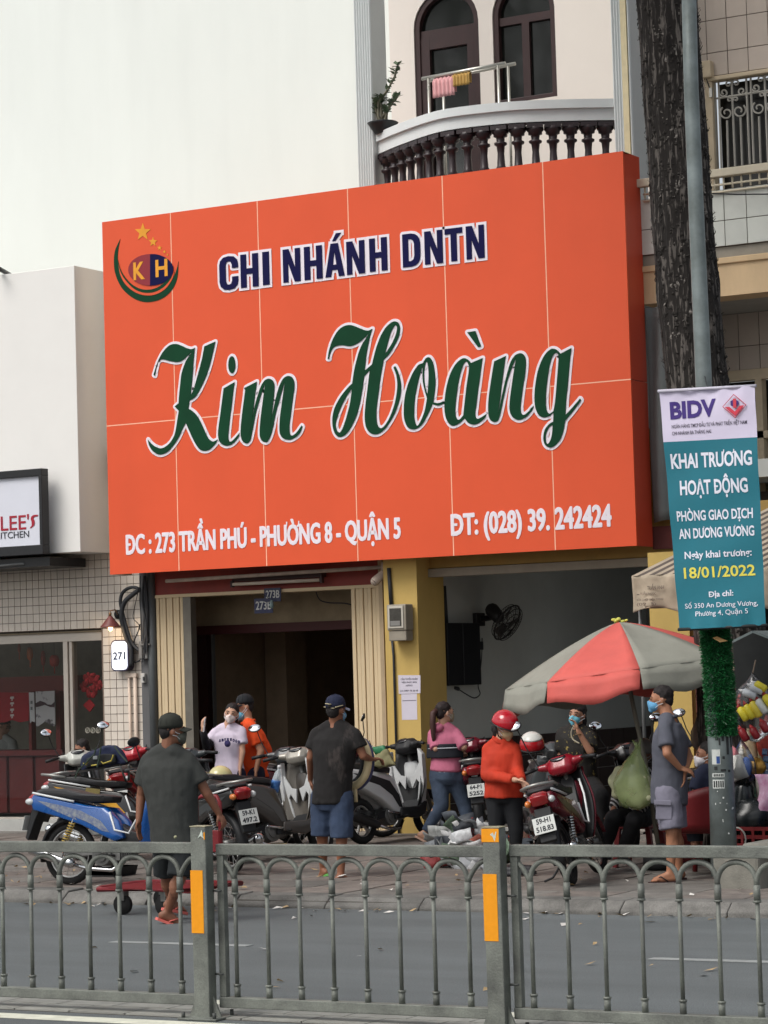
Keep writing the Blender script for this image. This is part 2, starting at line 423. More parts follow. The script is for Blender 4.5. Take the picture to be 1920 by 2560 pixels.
# --- restaurant
rb = thing('restaurant_building', 'white walled building on the left with a cream tiled shopfront', 'building', (-20, F, SZ))
TOPZ = 17
upx = P(975, 100, Y=28.9).x
MB().bb(-40, upx, 29.0, 34, 4.5, TOPZ).build('upper_wall', white, rb)
_a, _b = P(189, 663, Y=26.35), P(201, 1379, Y=26.35); a = (-40, _b.x, _b.z, _a.z)
MB().bb(a[0], a[1], 26.35, 26.98, a[2], a[3]).build('fascia_box', whiteb, rb, bevel=.006)
gl0 = P(252, 1581, Y=F); zt = P(120, 1581, Y=F).z
zt = P(252, 1571, Y=F).z
wall = MB(); wall.bb(-40, X_R0, F+.012, F+.25, zt, 4.9); wall.bb(gl0.x, X_R0, F+.012, F+.25, SZ, zt); wall.bb(-40, X_R0, F+.25, 29.0, 4.4, 4.9)
wall.build('tile_backing', grout, rb)
TW, TH = .0985, .1075
tl = []
z = zt+.004
while z < 4.4:
    x = X_R0-TW/2-.003
    while x > -24.2:
        tl.append((x, z+TH/2)); x -= TW
    z += TH
z = zt-.004-TH/2
while z > SZ+.02:
    x = X_R0-TW/2-.003
    while x > gl0.x+.01: tl.append((x, z)); x -= TW
    z -= TH
def vis(x, z):
    q = Vector((x, F, z))-O0; zz = q.dot(FW); px = 960+CF*q.dot(R2)/zz; py = 1280+CF*q.dot(D2)/zz
    return (px > -10) and not (py < 1385) and not (px > 268 and py < 1432) and not (px > 255 and py > 2040)
vt = [t for t in tl if vis(*t)]; nv = [t for t in tl if not vis(*t)]
vt.sort(key=lambda t: -t[0]); nv += vt[299:]; vt = vt[:299]
b0 = MB().box((0, .008, 0), (TW-.008, .016, TH-.008)).build('wall_tile', tilem, rb, world=False)
inv = WM[rb.name].inverted()
for k, (x, z) in enumerate(vt):
    m = inv @ Matrix.Translation((x, F-.003+rnd(-.0015, .0015), z))
    if k == 0: b0.matrix_local = m
    else: inst(b0, 'wall_tile', rb, m)
rs = MB()
for (x, z) in nv: rs.box((x, F+.005, z), (TW-.008, .016, TH-.008))
tag(rs.build('wall_tiles', tilem, rb), kind='stuff')
# window frame and glass
gx1 = gl0.x; fz1 = zt-.02; fz0 = .26
fr = MB()
m1 = rect(154, 1590, 182, 1900, F)
fr.bb(-26, gx1, F+.02, F+.14, fz1-.13, fz1-.02); fr.bb(-26, gx1, F+.02, F+.14, SZ, fz0)
fr.bb(m1[0], m1[0]+.07, F+.02, F+.14, fz0, fz1-.13); fr.bb(m1[0]+.09, m1[1], F+.03, F+.14, fz0, fz1-.13); fr.bb(m1[0]+.07, m1[0]+.09, F+.06, F+.12, fz0, fz1-.13)
fr = fr.build('window_frame', alum, rb, bevel=.004)
MB().bb(-26, gx1, F+.0, F+.1, fz1-.02, fz1).build('window_head', M('bronze', (104, 92, 72), .5), rb)
wg = glass('shop_glass', (.88, .9, .9), .45)
MB().bb(-26, m1[0], F+.07, F+.08, fz0, fz1-.13).build('window_pane', wg, rb)
MB().bb(m1[1], gx1, F+.07, F+.08, fz0, fz1-.13).build('window_pane', wg, rb)
MB().bb(-40, gx1+.4, 26.85, F+.02, SZ-.02, .24).build('step', M('step_stone', (168, 168, 164), .7), rb)
# dining room behind the glass
rm = MB(); rm.bb(-40, X_R0-.1, 32.8, 33, SZ, 4.4); rm.bb(-40, X_R0, F+.2, 33, SZ-.02, SZ+.1); rm.bb(-40, X_R0, F+.26, 33, 4.2, 4.38); rm.bb(X_R0-.1, X_R0, F+.25, 33, SZ, 4.4)
rm.build('dining_room', M('dining_wall', (140, 134, 124), .8, var=.15), rb)
def bx(nm, x0, y0, x1, y1, Y, dep, mat_, par, **k):
    mb = MB(); fbox(mb, x0, y0, x1, y1, Y, dep); return mb.build(nm, mat_, par, **k)
# red serving booth inside
bt = thing('serving_booth', 'dark red wooden serving booth behind the restaurant window', 'booth', (P(80, 2030, Y=28.2).x, 28.2, .2))
bx('beam', -200, 1700, 158, 1727, 28.15, .5, redlac, bt); bx('post', 70, 1727, 80, 1882, 28.2, .1, redlac, bt); bx('post', 138, 1727, 152, 1882, 28.2, .1, redlac, bt)
bx('counter_top', -200, 1880, 156, 1888, 28.1, .6, redlac, bt)
for i in range(4): bx('counter_panel', -110+i*66, 1892, -110+i*66+62, 2032, 28.16, .3, redlac, bt, bevel=.008)
bx('counter_base', -200, 1888, 154, 2034, 28.2, .5, M('red_dark', (78, 26, 26), .6), bt)
def poly_px(nm, pts, Y, dep, mat_, parent=None, label=None, cat=None, group=None, loc=None, **k):
    pw = [P(x, y, Y=Y) for x, y in pts]; mb = MB(); mb.prism([(p.x, p.z) for p in pw], Y, Y+dep, 'y')
    o = mb.build(nm, mat_, parent, loc=(loc or (sum(p.x for p in pw)/len(pw), Y, min(p.z for p in pw))) if parent is None else None, **k)
    if label: tag(o, label, cat, group)
    return o
nr = thing('door_curtain', 'short red door curtain with white lettering inside the restaurant', 'curtain', P(36, 1805, Y=28.1))
poly_px('cloth', [(-120, 1731), (72, 1731), (72, 1802), (50, 1806), (30, 1800), (10, 1806), (-120, 1803)], 28.1, .01, M('red_cloth', (158, 32, 44), .85), nr)
for i, y in enumerate((1742, 1756, 1772, 1786)):
    poly_px('character', [(26, y), (34, y-1), (35, y+4), (31, y+5), (32, y+9), (28, y+10), (29, y+5), (25, y+5)], 28.095, .004, M('print_white', (215, 200, 198), .7), nr)
ha = thing('hanging_banner', 'narrow white paper banner with two grey characters beside the red curtain', 'banner', P(80, 1808, Y=28.08))
poly_px('paper', [(72, 1731), (85, 1731), (87, 1806), (80, 1803), (75, 1808)], 28.08, .01, M('paper', (206, 198, 200), .8), ha)
for y in (1752, 1767): poly_px('character', [(76, y), (81, y), (81, y+8), (76, y+8)], 28.076, .003, M('ink_grey', (120, 116, 118), .8), ha)
hb = thing('wall_hanging', 'white hanging with a dark ink painting and scalloped lower edge', 'wall hanging', P(113, 1817, Y=28.08))
poly_px('paper', [(89, 1729), (136, 1727), (138, 1811), (134, 1816), (126, 1812), (113, 1804), (100, 1812), (94, 1817), (90, 1813)], 28.08, .01, M('ink_painting', (208, 200, 202), .8, rgb2=(96, 88, 94), cut=.55, scale=7), hb)
poly_px('ink_wave', [(89, 1758), (100, 1752), (112, 1756), (118, 1761), (128, 1762), (136, 1755), (136, 1768), (126, 1768), (112, 1762), (100, 1766), (90, 1768)], 28.074, .004, M('ink_plum', (70, 46, 56), .8), hb)
# lanterns and ornaments hung inside the glass
def lantern(px, py, w_, h_, col, nm, label, Y=27.5, grp=None):
    c = P(px, py, Y=Y); s = 1/200.
    t = thing(nm, label, 'lantern', c, group=grp)
    MB().lathe(c, [(w_*.25*s, -h_*.5*s), (w_*.45*s, -h_*.3*s), (w_*.5*s, 0), (w_*.45*s, h_*.3*s), (w_*.25*s, h_*.5*s)], 10).build('lantern_body', M('lantern%d' % col[0], col, .6, var=.3, scale=30), t)
    MB().tube([c+Vector((0, 0, h_*.5*s)), Vector((c.x, c.y, 4.2))], .004, 4).build('cord', charc, t)
    MB().tube([c-Vector((0, 0, h_*.5*s)), c-Vector((0, 0, h_*.5*s+.09))], .008, 5).build('tassel', M('lantern%d' % col[0], col), t)
lantern(48, 1620, 9, 24, (150, 60, 36), 'paper_lantern', 'slim orange lantern, leftmost ornament hung inside the restaurant')
lantern(75, 1634, 17, 34, (176, 88, 40), 'paper_lantern', 'long orange lantern second from left inside the restaurant')
lantern(108, 1645, 13, 38, (134, 36, 30), 'paper_lantern', 'tall dark red ornament hung left of the round red lantern')
lantern(136, 1652, 26, 30, (152, 38, 28), 'paper_lantern', 'round red lantern nearest the window mullion')
fl = thing('flower_wreath', 'red paper flower wreath hung on the right window pane', 'wreath', P(228, 1712, Y=27.2))
for k in range(40):
    a = 2*PI*k/40+rnd(-.2, .2); q = P(229+28*math.cos(a)*rnd(.25, 1), 1711+32*math.sin(a)*rnd(.25, 1), Y=27.2+rnd(0, .04))
    MB().ell(q, (rnd(.025, .05), .015, rnd(.025, .05)), n=6, k=4).build('paper_flower', M('red_paper', (172, 24, 34), .7, var=.3), fl)
di = poly_px('diamond_ornament', [(223, 1748), (236, 1763), (224, 1780), (207, 1763)], 27.2, .02, M('red_paper', (172, 24, 34)), None, 'red diamond ornament hung below the flower wreath', 'ornament')
for k in range(3):
    c = P(219+k*13.2, 1826, Y=27.05); t = MB().lathe(c, [(.030, -.002), (.036, -.002), (.036, .002), (.030, .002), (.030, -.002)], 20, Matrix.Rotation(PI/2, 3, 'X'))
    t.tube([c+Vector((-.02, 0, -.02)), c+Vector((.02, 0, .02))], .004, 4)
    t.tube([c+Vector((-.012, 0, .012)), c+Vector((.004, 0, -.014))], .004, 4)
    tag(t.build('prohibition_sticker', M('sticker', (190, 186, 172), .6), loc=c), ('left', 'middle', 'right')[k]+' of three round pictogram stickers on the restaurant glass', 'sticker', 'round stickers on the glass')
# kitchen sign
ksn = thing('shop_sign', 'white illuminated shop sign in a black frame at the left edge', 'sign', P(60, 1390, Y=26.1))
kr = rect(-300, 1188, 117, 1386, 26.15); black = M('black_frame', (30, 31, 34), .4)
zs0 = P(100, 1386, Y=26.1).z; zs1 = P(100, 1171, Y=26.1).z; xs = P(108, 1280, Y=26.1).x
MB().bb(-24, xs-.05, 26.12, 26.2, zs0+.12, zs1-.09).build('sign_face', M('sign_white', (214, 216, 226), .5, var=.02), ksn)
f_ = MB(); f_.bb(-24, xs, 26.08, 26.22, zs1-.09, zs1); f_.bb(-24, xs, 26.08, 26.22, zs0, zs0+.12); f_.bb(xs-.05, xs, 26.081, 26.219, zs0+.12, zs1-.09)
f_.build('frame', black, ksn, bevel=.006)
MB().bb(-24, P(208, 1395, Y=26.9).x, 26.2, 26.95, zs0-.14, zs0-.03).build('bracket', black, ksn)
MB().tube([P(-300, 1440, Y=26.2), P(60, 1409, Y=26.2), P(104, 1403, Y=26.5)], .025, 6).build('stay', M('steel_dull', (110, 112, 112), .5, .5), ksn)
YS_ = 26.118
rr_ = M('sign_red', (160, 28, 48), .5); gk = M('sign_grey', (52, 54, 62), .5)
ptext("TIM LEE'", -85, 1333, 73, 1322, 35, YS_, weight=.008).build('lettering', rr_, ksn)
sS = [(96, 1287, 1), (94, 1291, 1), (87, 1292), (84, 1296), (87, 1304), (85, 1314), (76, 1321, 1), (75, 1319, 1), (79, 1314), (79, 1305), (77, 1297), (80, 1290), (87, 1287)]
def pxf(Y): return lambda x, y: (lambda q: (q.x, q.z))(P(x, y, Y=Y))
flat_shape([catmull(sS)], YS_, .004, pxf(YS_)).build('lettering', rr_, ksn)
ptext("LITTLE KITCHEN", -76, 1352, 73, 1343, 16, YS_, weight=.004).build('lettering', gk, ksn)
MB().tube([P(-20, 662, Y=26.1), P(26, 688, Y=26.6)], .03, 6).build('lamp_arm', black, ksn)
# corner conduits between restaurant and shophouse
cp = thing('corner_pillar', 'dark grey concrete corner pillar between restaurant and shophouse', 'pillar', P(375, 2040, Y=F))
gd = M('pillar_grey', (98, 98, 100), .85, var=.2, scale=4, stretch=(1, 1, .3)); gd2 = M('pillar_dark', (60, 60, 62), .8, var=.2)
xa = P(354, 1600, Y=F).x; xb = P(376, 1600, Y=F).x; xc = P(396, 1600, Y=F).x
MB().bb(xa, xb, F-.02, F+.4, SZ, 4.4).build('pier', gd, cp); 
MB().tube([(xb+.055, F-.04, SZ), (xb+.055, F-.04, 3.6)], .055, 12).build('drain_pipe', M('pipe_grey', (72, 76, 78), .5), cp)
pp = thing('conduit_pair', 'pair of cream plastic conduits on the tiled pillar under the number sign', 'pipes', P(330, 2000, Y=F))
for px in (322, 337):
    q = P(px, 1690, Y=F-.04); MB().tube([(q.x, F-.035, SZ), (q.x, F-.035, q.z)], .024 if px > 330 else .017, 8).build('conduit', M('cream_pvc', (206, 188, 172), .5), pp)
q = P(329, 1688, Y=F-.04); MB().box((q.x, F-.035, q.z), (.16, .05, .05)).build('clamp', M('cream_pvc', (206, 188, 172), .5), pp)
# cables
cb = thing('cable_bundle', 'looped black cables beside the wall lamp and number sign', 'cables', P(320, 1620, Y=F-.1))
def ctube(pts, r, Y, nm='cable', par=cb, mat_=charc, n=6):
    pp_ = catmull(pts, 4, False); return MB().tube([P(x, y, Y=Y) for x, y in pp_], r, n).build(nm, mat_, par)
ctube([(350, 1474), (335, 1468), (318, 1472), (305, 1485), (301, 1505), (306, 1530), (318, 1575), (330, 1608), (352, 1630)], .022, F-.08)
ctube([(348, 1474), (330, 1488), (312, 1505), (304, 1530), (306, 1560), (318, 1600), (328, 1625), (328, 1665)], .03, F-.1)
ctube([(345, 1480), (336, 1520), (333, 1545), (346, 1560), (350, 1575)], .006, F-.06, n=4)
ctube([(350, 1560), (345, 1580), (336, 1600), (326, 1640), (334, 1655), (350, 1650), (356, 1630)], .009, F-.07, n=4)
for k in range(9):
    x = 352+rnd(-6, 12); ctube([(x, 1440), (x+rnd(-9, 9), 1500), (x+rnd(-6, 9), 1560), (x+rnd(-8, 8), 1620+rnd(0, 40))], rnd(.005, .014), F-.09-k*.005, n=5)
jb = thing('junction_box', 'small grey junction box on the corner pillar among cables', 'box', P(364, 1630, Y=F-.02))
MB().box(P(362, 1625, Y=F-.06), (.13, .09, .22)).build('housing', M('box_grey', (124, 122, 120), .7), jb, bevel=.01); MB().box(P(362, 1611, Y=F-.11), (.15, .02, .02)).build('lid_edge', M('box_grey', (124, 122, 120)), jb)
sb_ = thing('wall_switch', 'small white switch box low on the corner pillar', 'switch', P(359, 1695, Y=F-.02))
MB().box(P(359, 1695, Y=F-.04), (.06, .05, .12)).build('plate', M('switch_white', (186, 184, 180), .5), sb_, bevel=.006); MB().box(P(359, 1697, Y=F-.072), (.02, .012, .05)).build('rocker', charc, sb_)
# number sign and lamp
ns = thing('number_sign', 'glowing white rounded number sign reading 271 on the tiled pillar', 'sign', P(300, 1640, Y=F-.1))
def rrect(w_, h_, r_, n=6):
    return [(sx*(w_/2-r_)+r_*math.cos(a), sz*(h_/2-r_)+r_*math.sin(a)) for (sx, sz, a0) in ((1, 1, 0), (-1, 1, PI/2), (-1, -1, PI), (1, -1, 1.5*PI)) for a in [a0+PI/2*i/n for i in range(n+1)]]
c = P(296, 1639, Y=F-.12)
MB().prism([(c.x+x+.02, c.z+z) for x, z in rrect(.27, .39, .07)], F-.12, F, 'y').build('housing', M('navy_rim', (52, 44, 66), .4), ns)
MB().prism([(c.x+x+.02, c.z+z) for x, z in rrect(.235, .355, .055)], F-.126, F-.119, 'y').build('lit_panel', M('lit_white', (232, 238, 252), .4, var=0, emit=.75), ns)
ptext('271', 283, 1650, 313, 1647, 18, F-.1275, weight=.02, ext=.002).build('lettering', M('sign_navy', (16, 28, 52), .5), ns)
wl = thing('wall_lamp', 'small brown cone wall lamp with a lit bulb above the number sign', 'lamp', P(295, 1538, Y=F))
c = P(276, 1560, Y=F-.25); rl = M('rust_shade', (116, 62, 58), .5)
MB().lathe(c, [(.022, .10), (.03, .085), (.125, -.03), (.128, -.04)], 18).build('lamp_shade', rl, wl)
MB().tube([c+Vector((0, 0, .1)), c+Vector((0, 0, .14))], .018, 8).build('socket', M('brass', (140, 104, 72), .4, .6), wl)
e = P(294, 1536, Y=F-.03)
MB().tube([c+Vector((0, 0, .14)), c+Vector((0, 0, .165)), c+Vector((.05, .04, .175)), e], .008, 6).build('arm', M('brass', (140, 104, 72)), wl)
MB().lathe(e+Vector((0, .03, 0)), [(.055, 0), (.055, .03)], 16, Matrix.Rotation(PI/2, 3, 'X')).build('wall_rose', black, wl)
MB().ell(c+Vector((0, 0, -.05)), (.03, .03, .038)).build('bulb', M('bulb_glow', (255, 214, 150), .3, var=0, emit=5), wl)
pl = bpy.data.lights.new('bulb_light', 'POINT'); pl.energy = 2.5; pl.color = (1, .72, .42); pl.shadow_soft_size = .03
po = bpy.data.objects.new('bulb_light', pl); COL.objects.link(po); po.location = c+Vector((0, -.02, -.12))

# --- shophouse with sign
beige = M('beige_paint', (206, 186, 152), .75, var=.08, scale=3, bump=.1, stretch=(1, 1, .25))
yel = M('yellow_wall', (198, 168, 98), .8, var=.10, scale=1.6, bump=.15, bscale=30, stretch=(1, 1, .6))
colw = M('column_white', (214, 218, 218), .7, var=.03)
archw = M('arch_wall_cream', (226, 218, 210), .8, var=.025, scale=1.5)
wood = M('dark_wood', (52, 32, 32), .5, var=.2)
sh = thing('shophouse', 'narrow shophouse behind the orange sign with a curved balcony above', 'building', (-15.5, F, SZ))
SX0, SX1 = -18.9, P(1573, 100, Y=27.22).x
ax0 = P(975, 150, Y=28.9).x
ww = MB()
# arched wall with window holes
def arch(x0, x1, zb, zs, n=14):
    cx = (x0+x1)/2; r = (x1-x0)/2
    return [(x0, zb), (x0, zs)]+[(cx-r*math.cos(PI*i/n), zs+r*1.0*math.sin(PI*i/n)) for i in range(1, n)]+[(x1, zs), (x1, zb)]
YA = 28.9
wa = (P(1037, 180, Y=YA).x, P(1199, 160, Y=YA).x); wb = (P(1234, 160, Y=YA).x, P(1390, 140, Y=YA).x)
zsA = P(1117, 62, Y=YA).z; zbB = P(1234, 264, Y=YA).z; zbA = 6.0; zTr = P(1117, 76, Y=YA).z
A = arch(wa[0], wa[1], zbA, zsA); B = arch(wb[0], wb[1], zbB, zsA)
wx1 = SX1+.05
mb = flat_shape([[(ax0, zbA-.6), (wx1, zbA-.6), (wx1, TOPZ), (ax0, TOPZ)], A[::-1], B[::-1]], YA+.2, .2, lambda x, y: (x, y)).build('arched_wall', archw, sh)
MB().bb(ax0-.0, wx1, YA+.2, YA+.22, zbA-.6, TOPZ).build('wall_backing', dark, sh)
gA = glass('arch_glass', (.25, .28, .25), .8)
leafmirror = M('dark_pane', (22, 24, 22), .03, var=.1, scale=3, spec=.9, bump=.05, bscale=2)
def archwin(A_, x0, x1, zb, nm, door):
    fr_ = [(x, z) for x, z in A_]; cx = (x0+x1)/2; cz = (zb+zsA)/2
    inn = arch(x0+.075, x1-.075, zb+.06, zsA)
    f = flat_shape([fr_, inn[::-1]], YA+.15, .13, lambda x, y: (x, y)).build(nm+'_frame', wood, sh, bevel=.008)
    MB().bb(x0+.07, x1-.07, YA+.05, YA+.13, zTr-.05, zTr+.05).build('transom', wood, f)
    if door:
        MB().bb(x0+.07, x0+.20, YA+.04, YA+.12, zb, zTr-.05).build('stile', wood, f); MB().bb(x1-.19, x1-.07, YA+.04, YA+.12, zb, zTr-.05).build('stile', wood, f)
        MB().bb(x0+.2, x1-.19, YA+.042, YA+.12, zTr-.2, zTr-.05).build('rail', wood, f); MB().bb(x0+.2, x1-.19, YA+.042, YA+.12, zb, 8.1).build('lower_panel', M('door_maroon', (74, 36, 36), .5, var=.1), f)
    else:
        MB().bb(cx-.05, cx+.05, YA+.05, YA+.12, zb, zTr-.05).build('mullion', wood, f)
    MB().prism([(x, z) for x, z in inn], YA+.1, YA+.11, 'y').build('pane', leafmirror, f)
archwin(A, wa[0], wa[1], zbA, 'balcony_door', True); archwin(B, wb[0], wb[1], zbB, 'arched_window', False)
# fluted columns
def column(px, py, w_, nm='fluted_column'):
    x0 = P(px, py, Y=27.25).x; n = 7; pts = [(x0, 27.25)]
    fw_ = w_/n
    for i in range(n):
        for k in range(1, 6): pts.append((x0+i*fw_+fw_*k/5, 27.25-(.022*math.sin(PI*k/5) if k < 5 else 0)))
    pts += [(x0+w_, 27.6), (x0, 27.6)]
    MB().prism(pts, 5.5, TOPZ, 'z').build(nm, colw, sh)
    return x0
c0 = column(890, 230, .235); c1 = column(1529, 100, .235)
fin = M('panel_greygreen', (196, 200, 196), .8, var=.05, scale=1.5)
xf = P(1577, 200, Y=27.3).x
MB().bb(xf-.07, xf, 27.22, 27.30, P(1590, 445, Y=27.25).z, TOPZ).build('corner_strip', M('cream_strip', (220, 206, 168), .7), sh)
zf = P(1590, 443, Y=27.3).z
for k in range(6):
    z0 = zf+k*1.26; MB().bb(xf-.06, xf-.004-(.004*(k % 2)), 27.31, 29, z0+.006, z0+1.25).build('side_panel', fin, sh)
# balcony
BK = 27.3/26.7; zr = (8.31-CH)*BK+CH
curve = [(-15.45, 26.86), (-15.23, 26.72), (-14.742, 26.40), (-14.179, 26.10), (-13.789, 26.01), (-13.156, 26.11), (-12.594, 26.38), (-12.05, 26.74), (-11.95, 26.8)]
curve = [(x*BK, y*BK) for x, y in curve]; cv = catmull(curve, 6, False)
def offs(pts, d):
    out = []
    for i, p in enumerate(pts):
        a_ = Vector(pts[max(0, i-1)]); b_ = Vector(pts[min(len(pts)-1, i+1)]); t = (b_-a_).normalized(); out.append((p[0]-t.y*d, p[1]+t.x*d))
    return out
def band(z0, z1, d0, d1, mat_, nm, **k):
    a_ = offs(cv, d0); b_ = offs(cv, d1)
    MB().prism(a_+b_[::-1], z0, z1, 'z').build(nm, mat_, sh, **k)
band(zr-.10, zr, -.02, .24, colw, 'balcony_handrail', bevel=.01); band(zr-.24, zr-.10, .02, .2, colw, 'balcony_rail_band')
MB().bb(-15.7, -12.3, 27.0, 28.9, 6.9, 7.1).build('balcony_slab', colw, sh)
balm = M('baluster_brown', (46, 36, 39), .45, var=.15, scale=12, coat=.1)
bp_ = [(.085, 0), (.085, .05), (.05, .07), (.055, .11), (.09, .20), (.092, .24), (.07, .30), (.045, .38), (.055, .40), (.042, .43), (.034, .6), (.042, .70), (.065, .72), (.065, .745), (.04, .76), (.045, .82), (.07, .83), (.07, .86), (.085, .88), (.085, .93)]
bs = MB(); bs.lathe((0, 0, .04), [(r*1.16, z*.86) for r, z in bp_], 14); bs.box((0, 0, .02), (.19, .19, .05)); bs.box((0, 0, .845), (.19, .19, .05))
mid = offs(cv, .11)
L_ = [0]
for i in range(1, len(mid)): L_.append(L_[-1]+math.dist(mid[i], mid[i-1]))
bsrc = None; nb = 19
for k in range(nb):
    s_ = (k+.75)/nb*L_[-1]*.985; i = max(j for j in range(len(L_)-1) if L_[j] <= s_); t = (s_-L_[i])/(L_[i+1]-L_[i])
    x = mid[i][0]*(1-t)+mid[i+1][0]*t; y = mid[i][1]*(1-t)+mid[i+1][1]*t
    an = math.atan2(mid[i+1][1]-mid[i][1], mid[i+1][0]-mid[i][0])
    m = WM[sh.name].inverted() @ Matrix.Translation((x, y, zr-.24-.885)) @ Matrix.Rotation(an, 4, 'Z')
    if bsrc is None: bsrc = bs.build('baluster', balm, sh, world=False); bsrc.matrix_local = m
    else: inst(bsrc, 'baluster', sh, m)
# things on the balcony
pt = thing('potted_plant', 'leafy adenium in a black pot at the left end of the balcony rail', 'plant', P(962, 320, Y=27.3))
c = Vector((P(957, 310, Y=27.25).x, 27.25, zr-.02))
MB().lathe(c, [(.10, 0), (.17, .11), (.19, .13), (.17, .14), (.15, .12)], 18).build('pot', M('pot_black', (40, 42, 44), .5), pt)
st = MB(); lf = MB(); random.seed(3)
def shoot(pts, nl, s=.05):
    pp_ = [c+Vector(p) for p in pts]; st.tube(pp_, [.022-.015*i/len(pp_) for i in range(len(pp_))], 6)
    for k in range(nl):
        t = rnd(.45, 1.05)*(len(pp_)-1); i = min(int(t), len(pp_)-2); q = pp_[i].lerp(pp_[i+1], min(1.1, t-i))
        d = Vector((rnd(-1, 1), rnd(-1, 1), rnd(-.2, 1))).normalized(); u = d.cross(Vector((0, 0, 1))).normalized()*s*.32
        s = rnd(.05, .085); u = u*1.5
        lf.add([q, q+d*s*.6+u, q+d*s*1.3, q+d*s*.6-u], [(0, 1, 2, 3)])
shoot([(0, 0, .1), (-.06, 0, .22), (-.04, -.02, .38), (.08, 0, .52), (.19, .0, .68), (.22, 0, .8)], 42)
shoot([(.02, 0, .1), (.05, 0, .2), (.07, 0, .3), (.16, 0, .38)], 26); shoot([(-.02, 0, .1), (-.1, .02, .28), (-.08, 0, .42)], 30); shoot([(0, 0, .2), (.1, .03, .34), (.2, 0, .42)], 24)
shoot([(0, 0, .12), (-.02, 0, .34), (-.03, 0, .46)], 24)
st.build('stem', M('stem', (112, 108, 92), .8), pt); tag(lf.build('foliage', M('leaf_balcony', (92, 108, 84), .6, var=.35, scale=15), pt), kind='stuff')
dr = thing('drying_rack', 'steel clothes drying rack standing on the balcony', 'rack', P(1150, 300, Y=27.2))
stl = M('stainless', (190, 188, 180), .3, .7, var=.05)
YR = 26.9
def pt_(x, y, Y): return P(860+x/2.183, y/2.183, Y=Y+.6)
A1, A2 = pt_(425, 430, 26.6), pt_(880, 345, 26.6); B1, B2 = pt_(470, 440, 27.0), pt_(935, 347, 27.0)
MB().tube([A1, A2], .022, 8).build('rail', stl, dr); MB().tube([B1, B2], .022, 8).build('rail', stl, dr)
for (x, y, Y) in ((460, 430, 26.6), (840, 352, 26.6), (540, 430, 27.0), (895, 352, 27.0)):
    q = pt_(x, y, Y); MB().tube([q, (q.x, q.y, 7.1)], .018, 8).build('leg', stl, dr)
for (nm, x0, x1, yt, yb, col, lab) in (('pink_towel', 487, 604, 424, 545, (212, 158, 160), 'pink ribbed towel hung over the drying rack'), ('mustard_cloth', 592, 686, 404, 480, (184, 148, 84), 'mustard cloth hung on the drying rack right of the pink towel')):
    q0 = pt_(x0, yt, 26.58); q1 = pt_(x1, yt-(x1-x0)*.17, 26.58); hh = (yb-yt)/2.183/6579*30
    def fn(u, v, q0=q0, q1=q1, hh=hh):
        t = q0.lerp(q1, u); wv = .012*math.sin(u*34)
        if v < .5: return (t.x, t.y-.025+wv, t.z-hh*(1-v*2))
        return (t.x, t.y+.03+wv, t.z-hh*.8*(v*2-1))
    tag(MB().grid(fn, 26, 10).build(nm, M(nm, col, .9, bump=.3, bscale=90), loc=(q0.x, q0.y, q0.z-hh), solid=.006), lab, 'towel')
for (px, col, lab) in ((1205, (150, 134, 70), 'olive bucket behind the balcony balusters'), (1270, (78, 90, 86), 'grey green bag slumped behind the balcony balusters')):
    q = P(px, 400, Y=28.0); tag(MB().lathe((q.x, 28.0, 7.1), [(.16, 0), (.19, .3), (.17, .5), (.10, .62), (.02, .66)], 12).build('bucket' if col[0] == 150 else 'cloth_bag', M('buck%d' % col[0], col, .7, var=.2), loc=(q.x, 28.0, 7.1), disp=(.15, .06)), lab, 'bucket' if col[0] == 150 else 'bag')

# ---- ground floor of the shophouse
gx = lambda px, py=1700: P(px, py, Y=F).x
zL = lambda py, px=640: P(px, py, Y=F).z
red_b = M('red_beam', (128, 48, 40), .6, var=.12)
# left opening (273B)
MB().bb(gx(396), gx(966), F-.02, F+.3, zL(1476, 640)+.0, 4.6).build('red_fascia', red_b, sh)
MB().bb(gx(396), gx(966), F-.04, F+.2, zL(1484, 640), zL(1476, 640)).build('lintel_band', beige, sh)
def fluted(x0, x1, z0, z1, nm):
    f0 = gx(x0); f1 = gx(x1); n = int((f1-f0)/.05); n = max(4, n); pw = (f1-f0)/n
    for i in range(n):
        MB().bb(f0+i*pw+.003, f0+(i+1)*pw-.003, F-.03+(.012 if i % 2 else 0), F+.02, z0, z1).build('shutter_slat', beige, sh, bevel=.006)
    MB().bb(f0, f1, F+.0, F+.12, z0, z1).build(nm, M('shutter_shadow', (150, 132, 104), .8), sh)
zo = zL(1484, 640)
fluted(397, 464, SZ, zo, 'shutter_back'); fluted(886, 958, SZ, zo, 'shutter_back')
MB().bb(gx(464), gx(483), F-.02, F+.1, SZ, zo).build('guide_rail', M('rail_grey', (110, 106, 98), .5, .3, var=.2), sh)
MB().bb(gx(958), gx(968), F-.05, F+.1, SZ, zo+.5).build('guide_rail', M('rail_beige', (170, 150, 122), .6), sh)
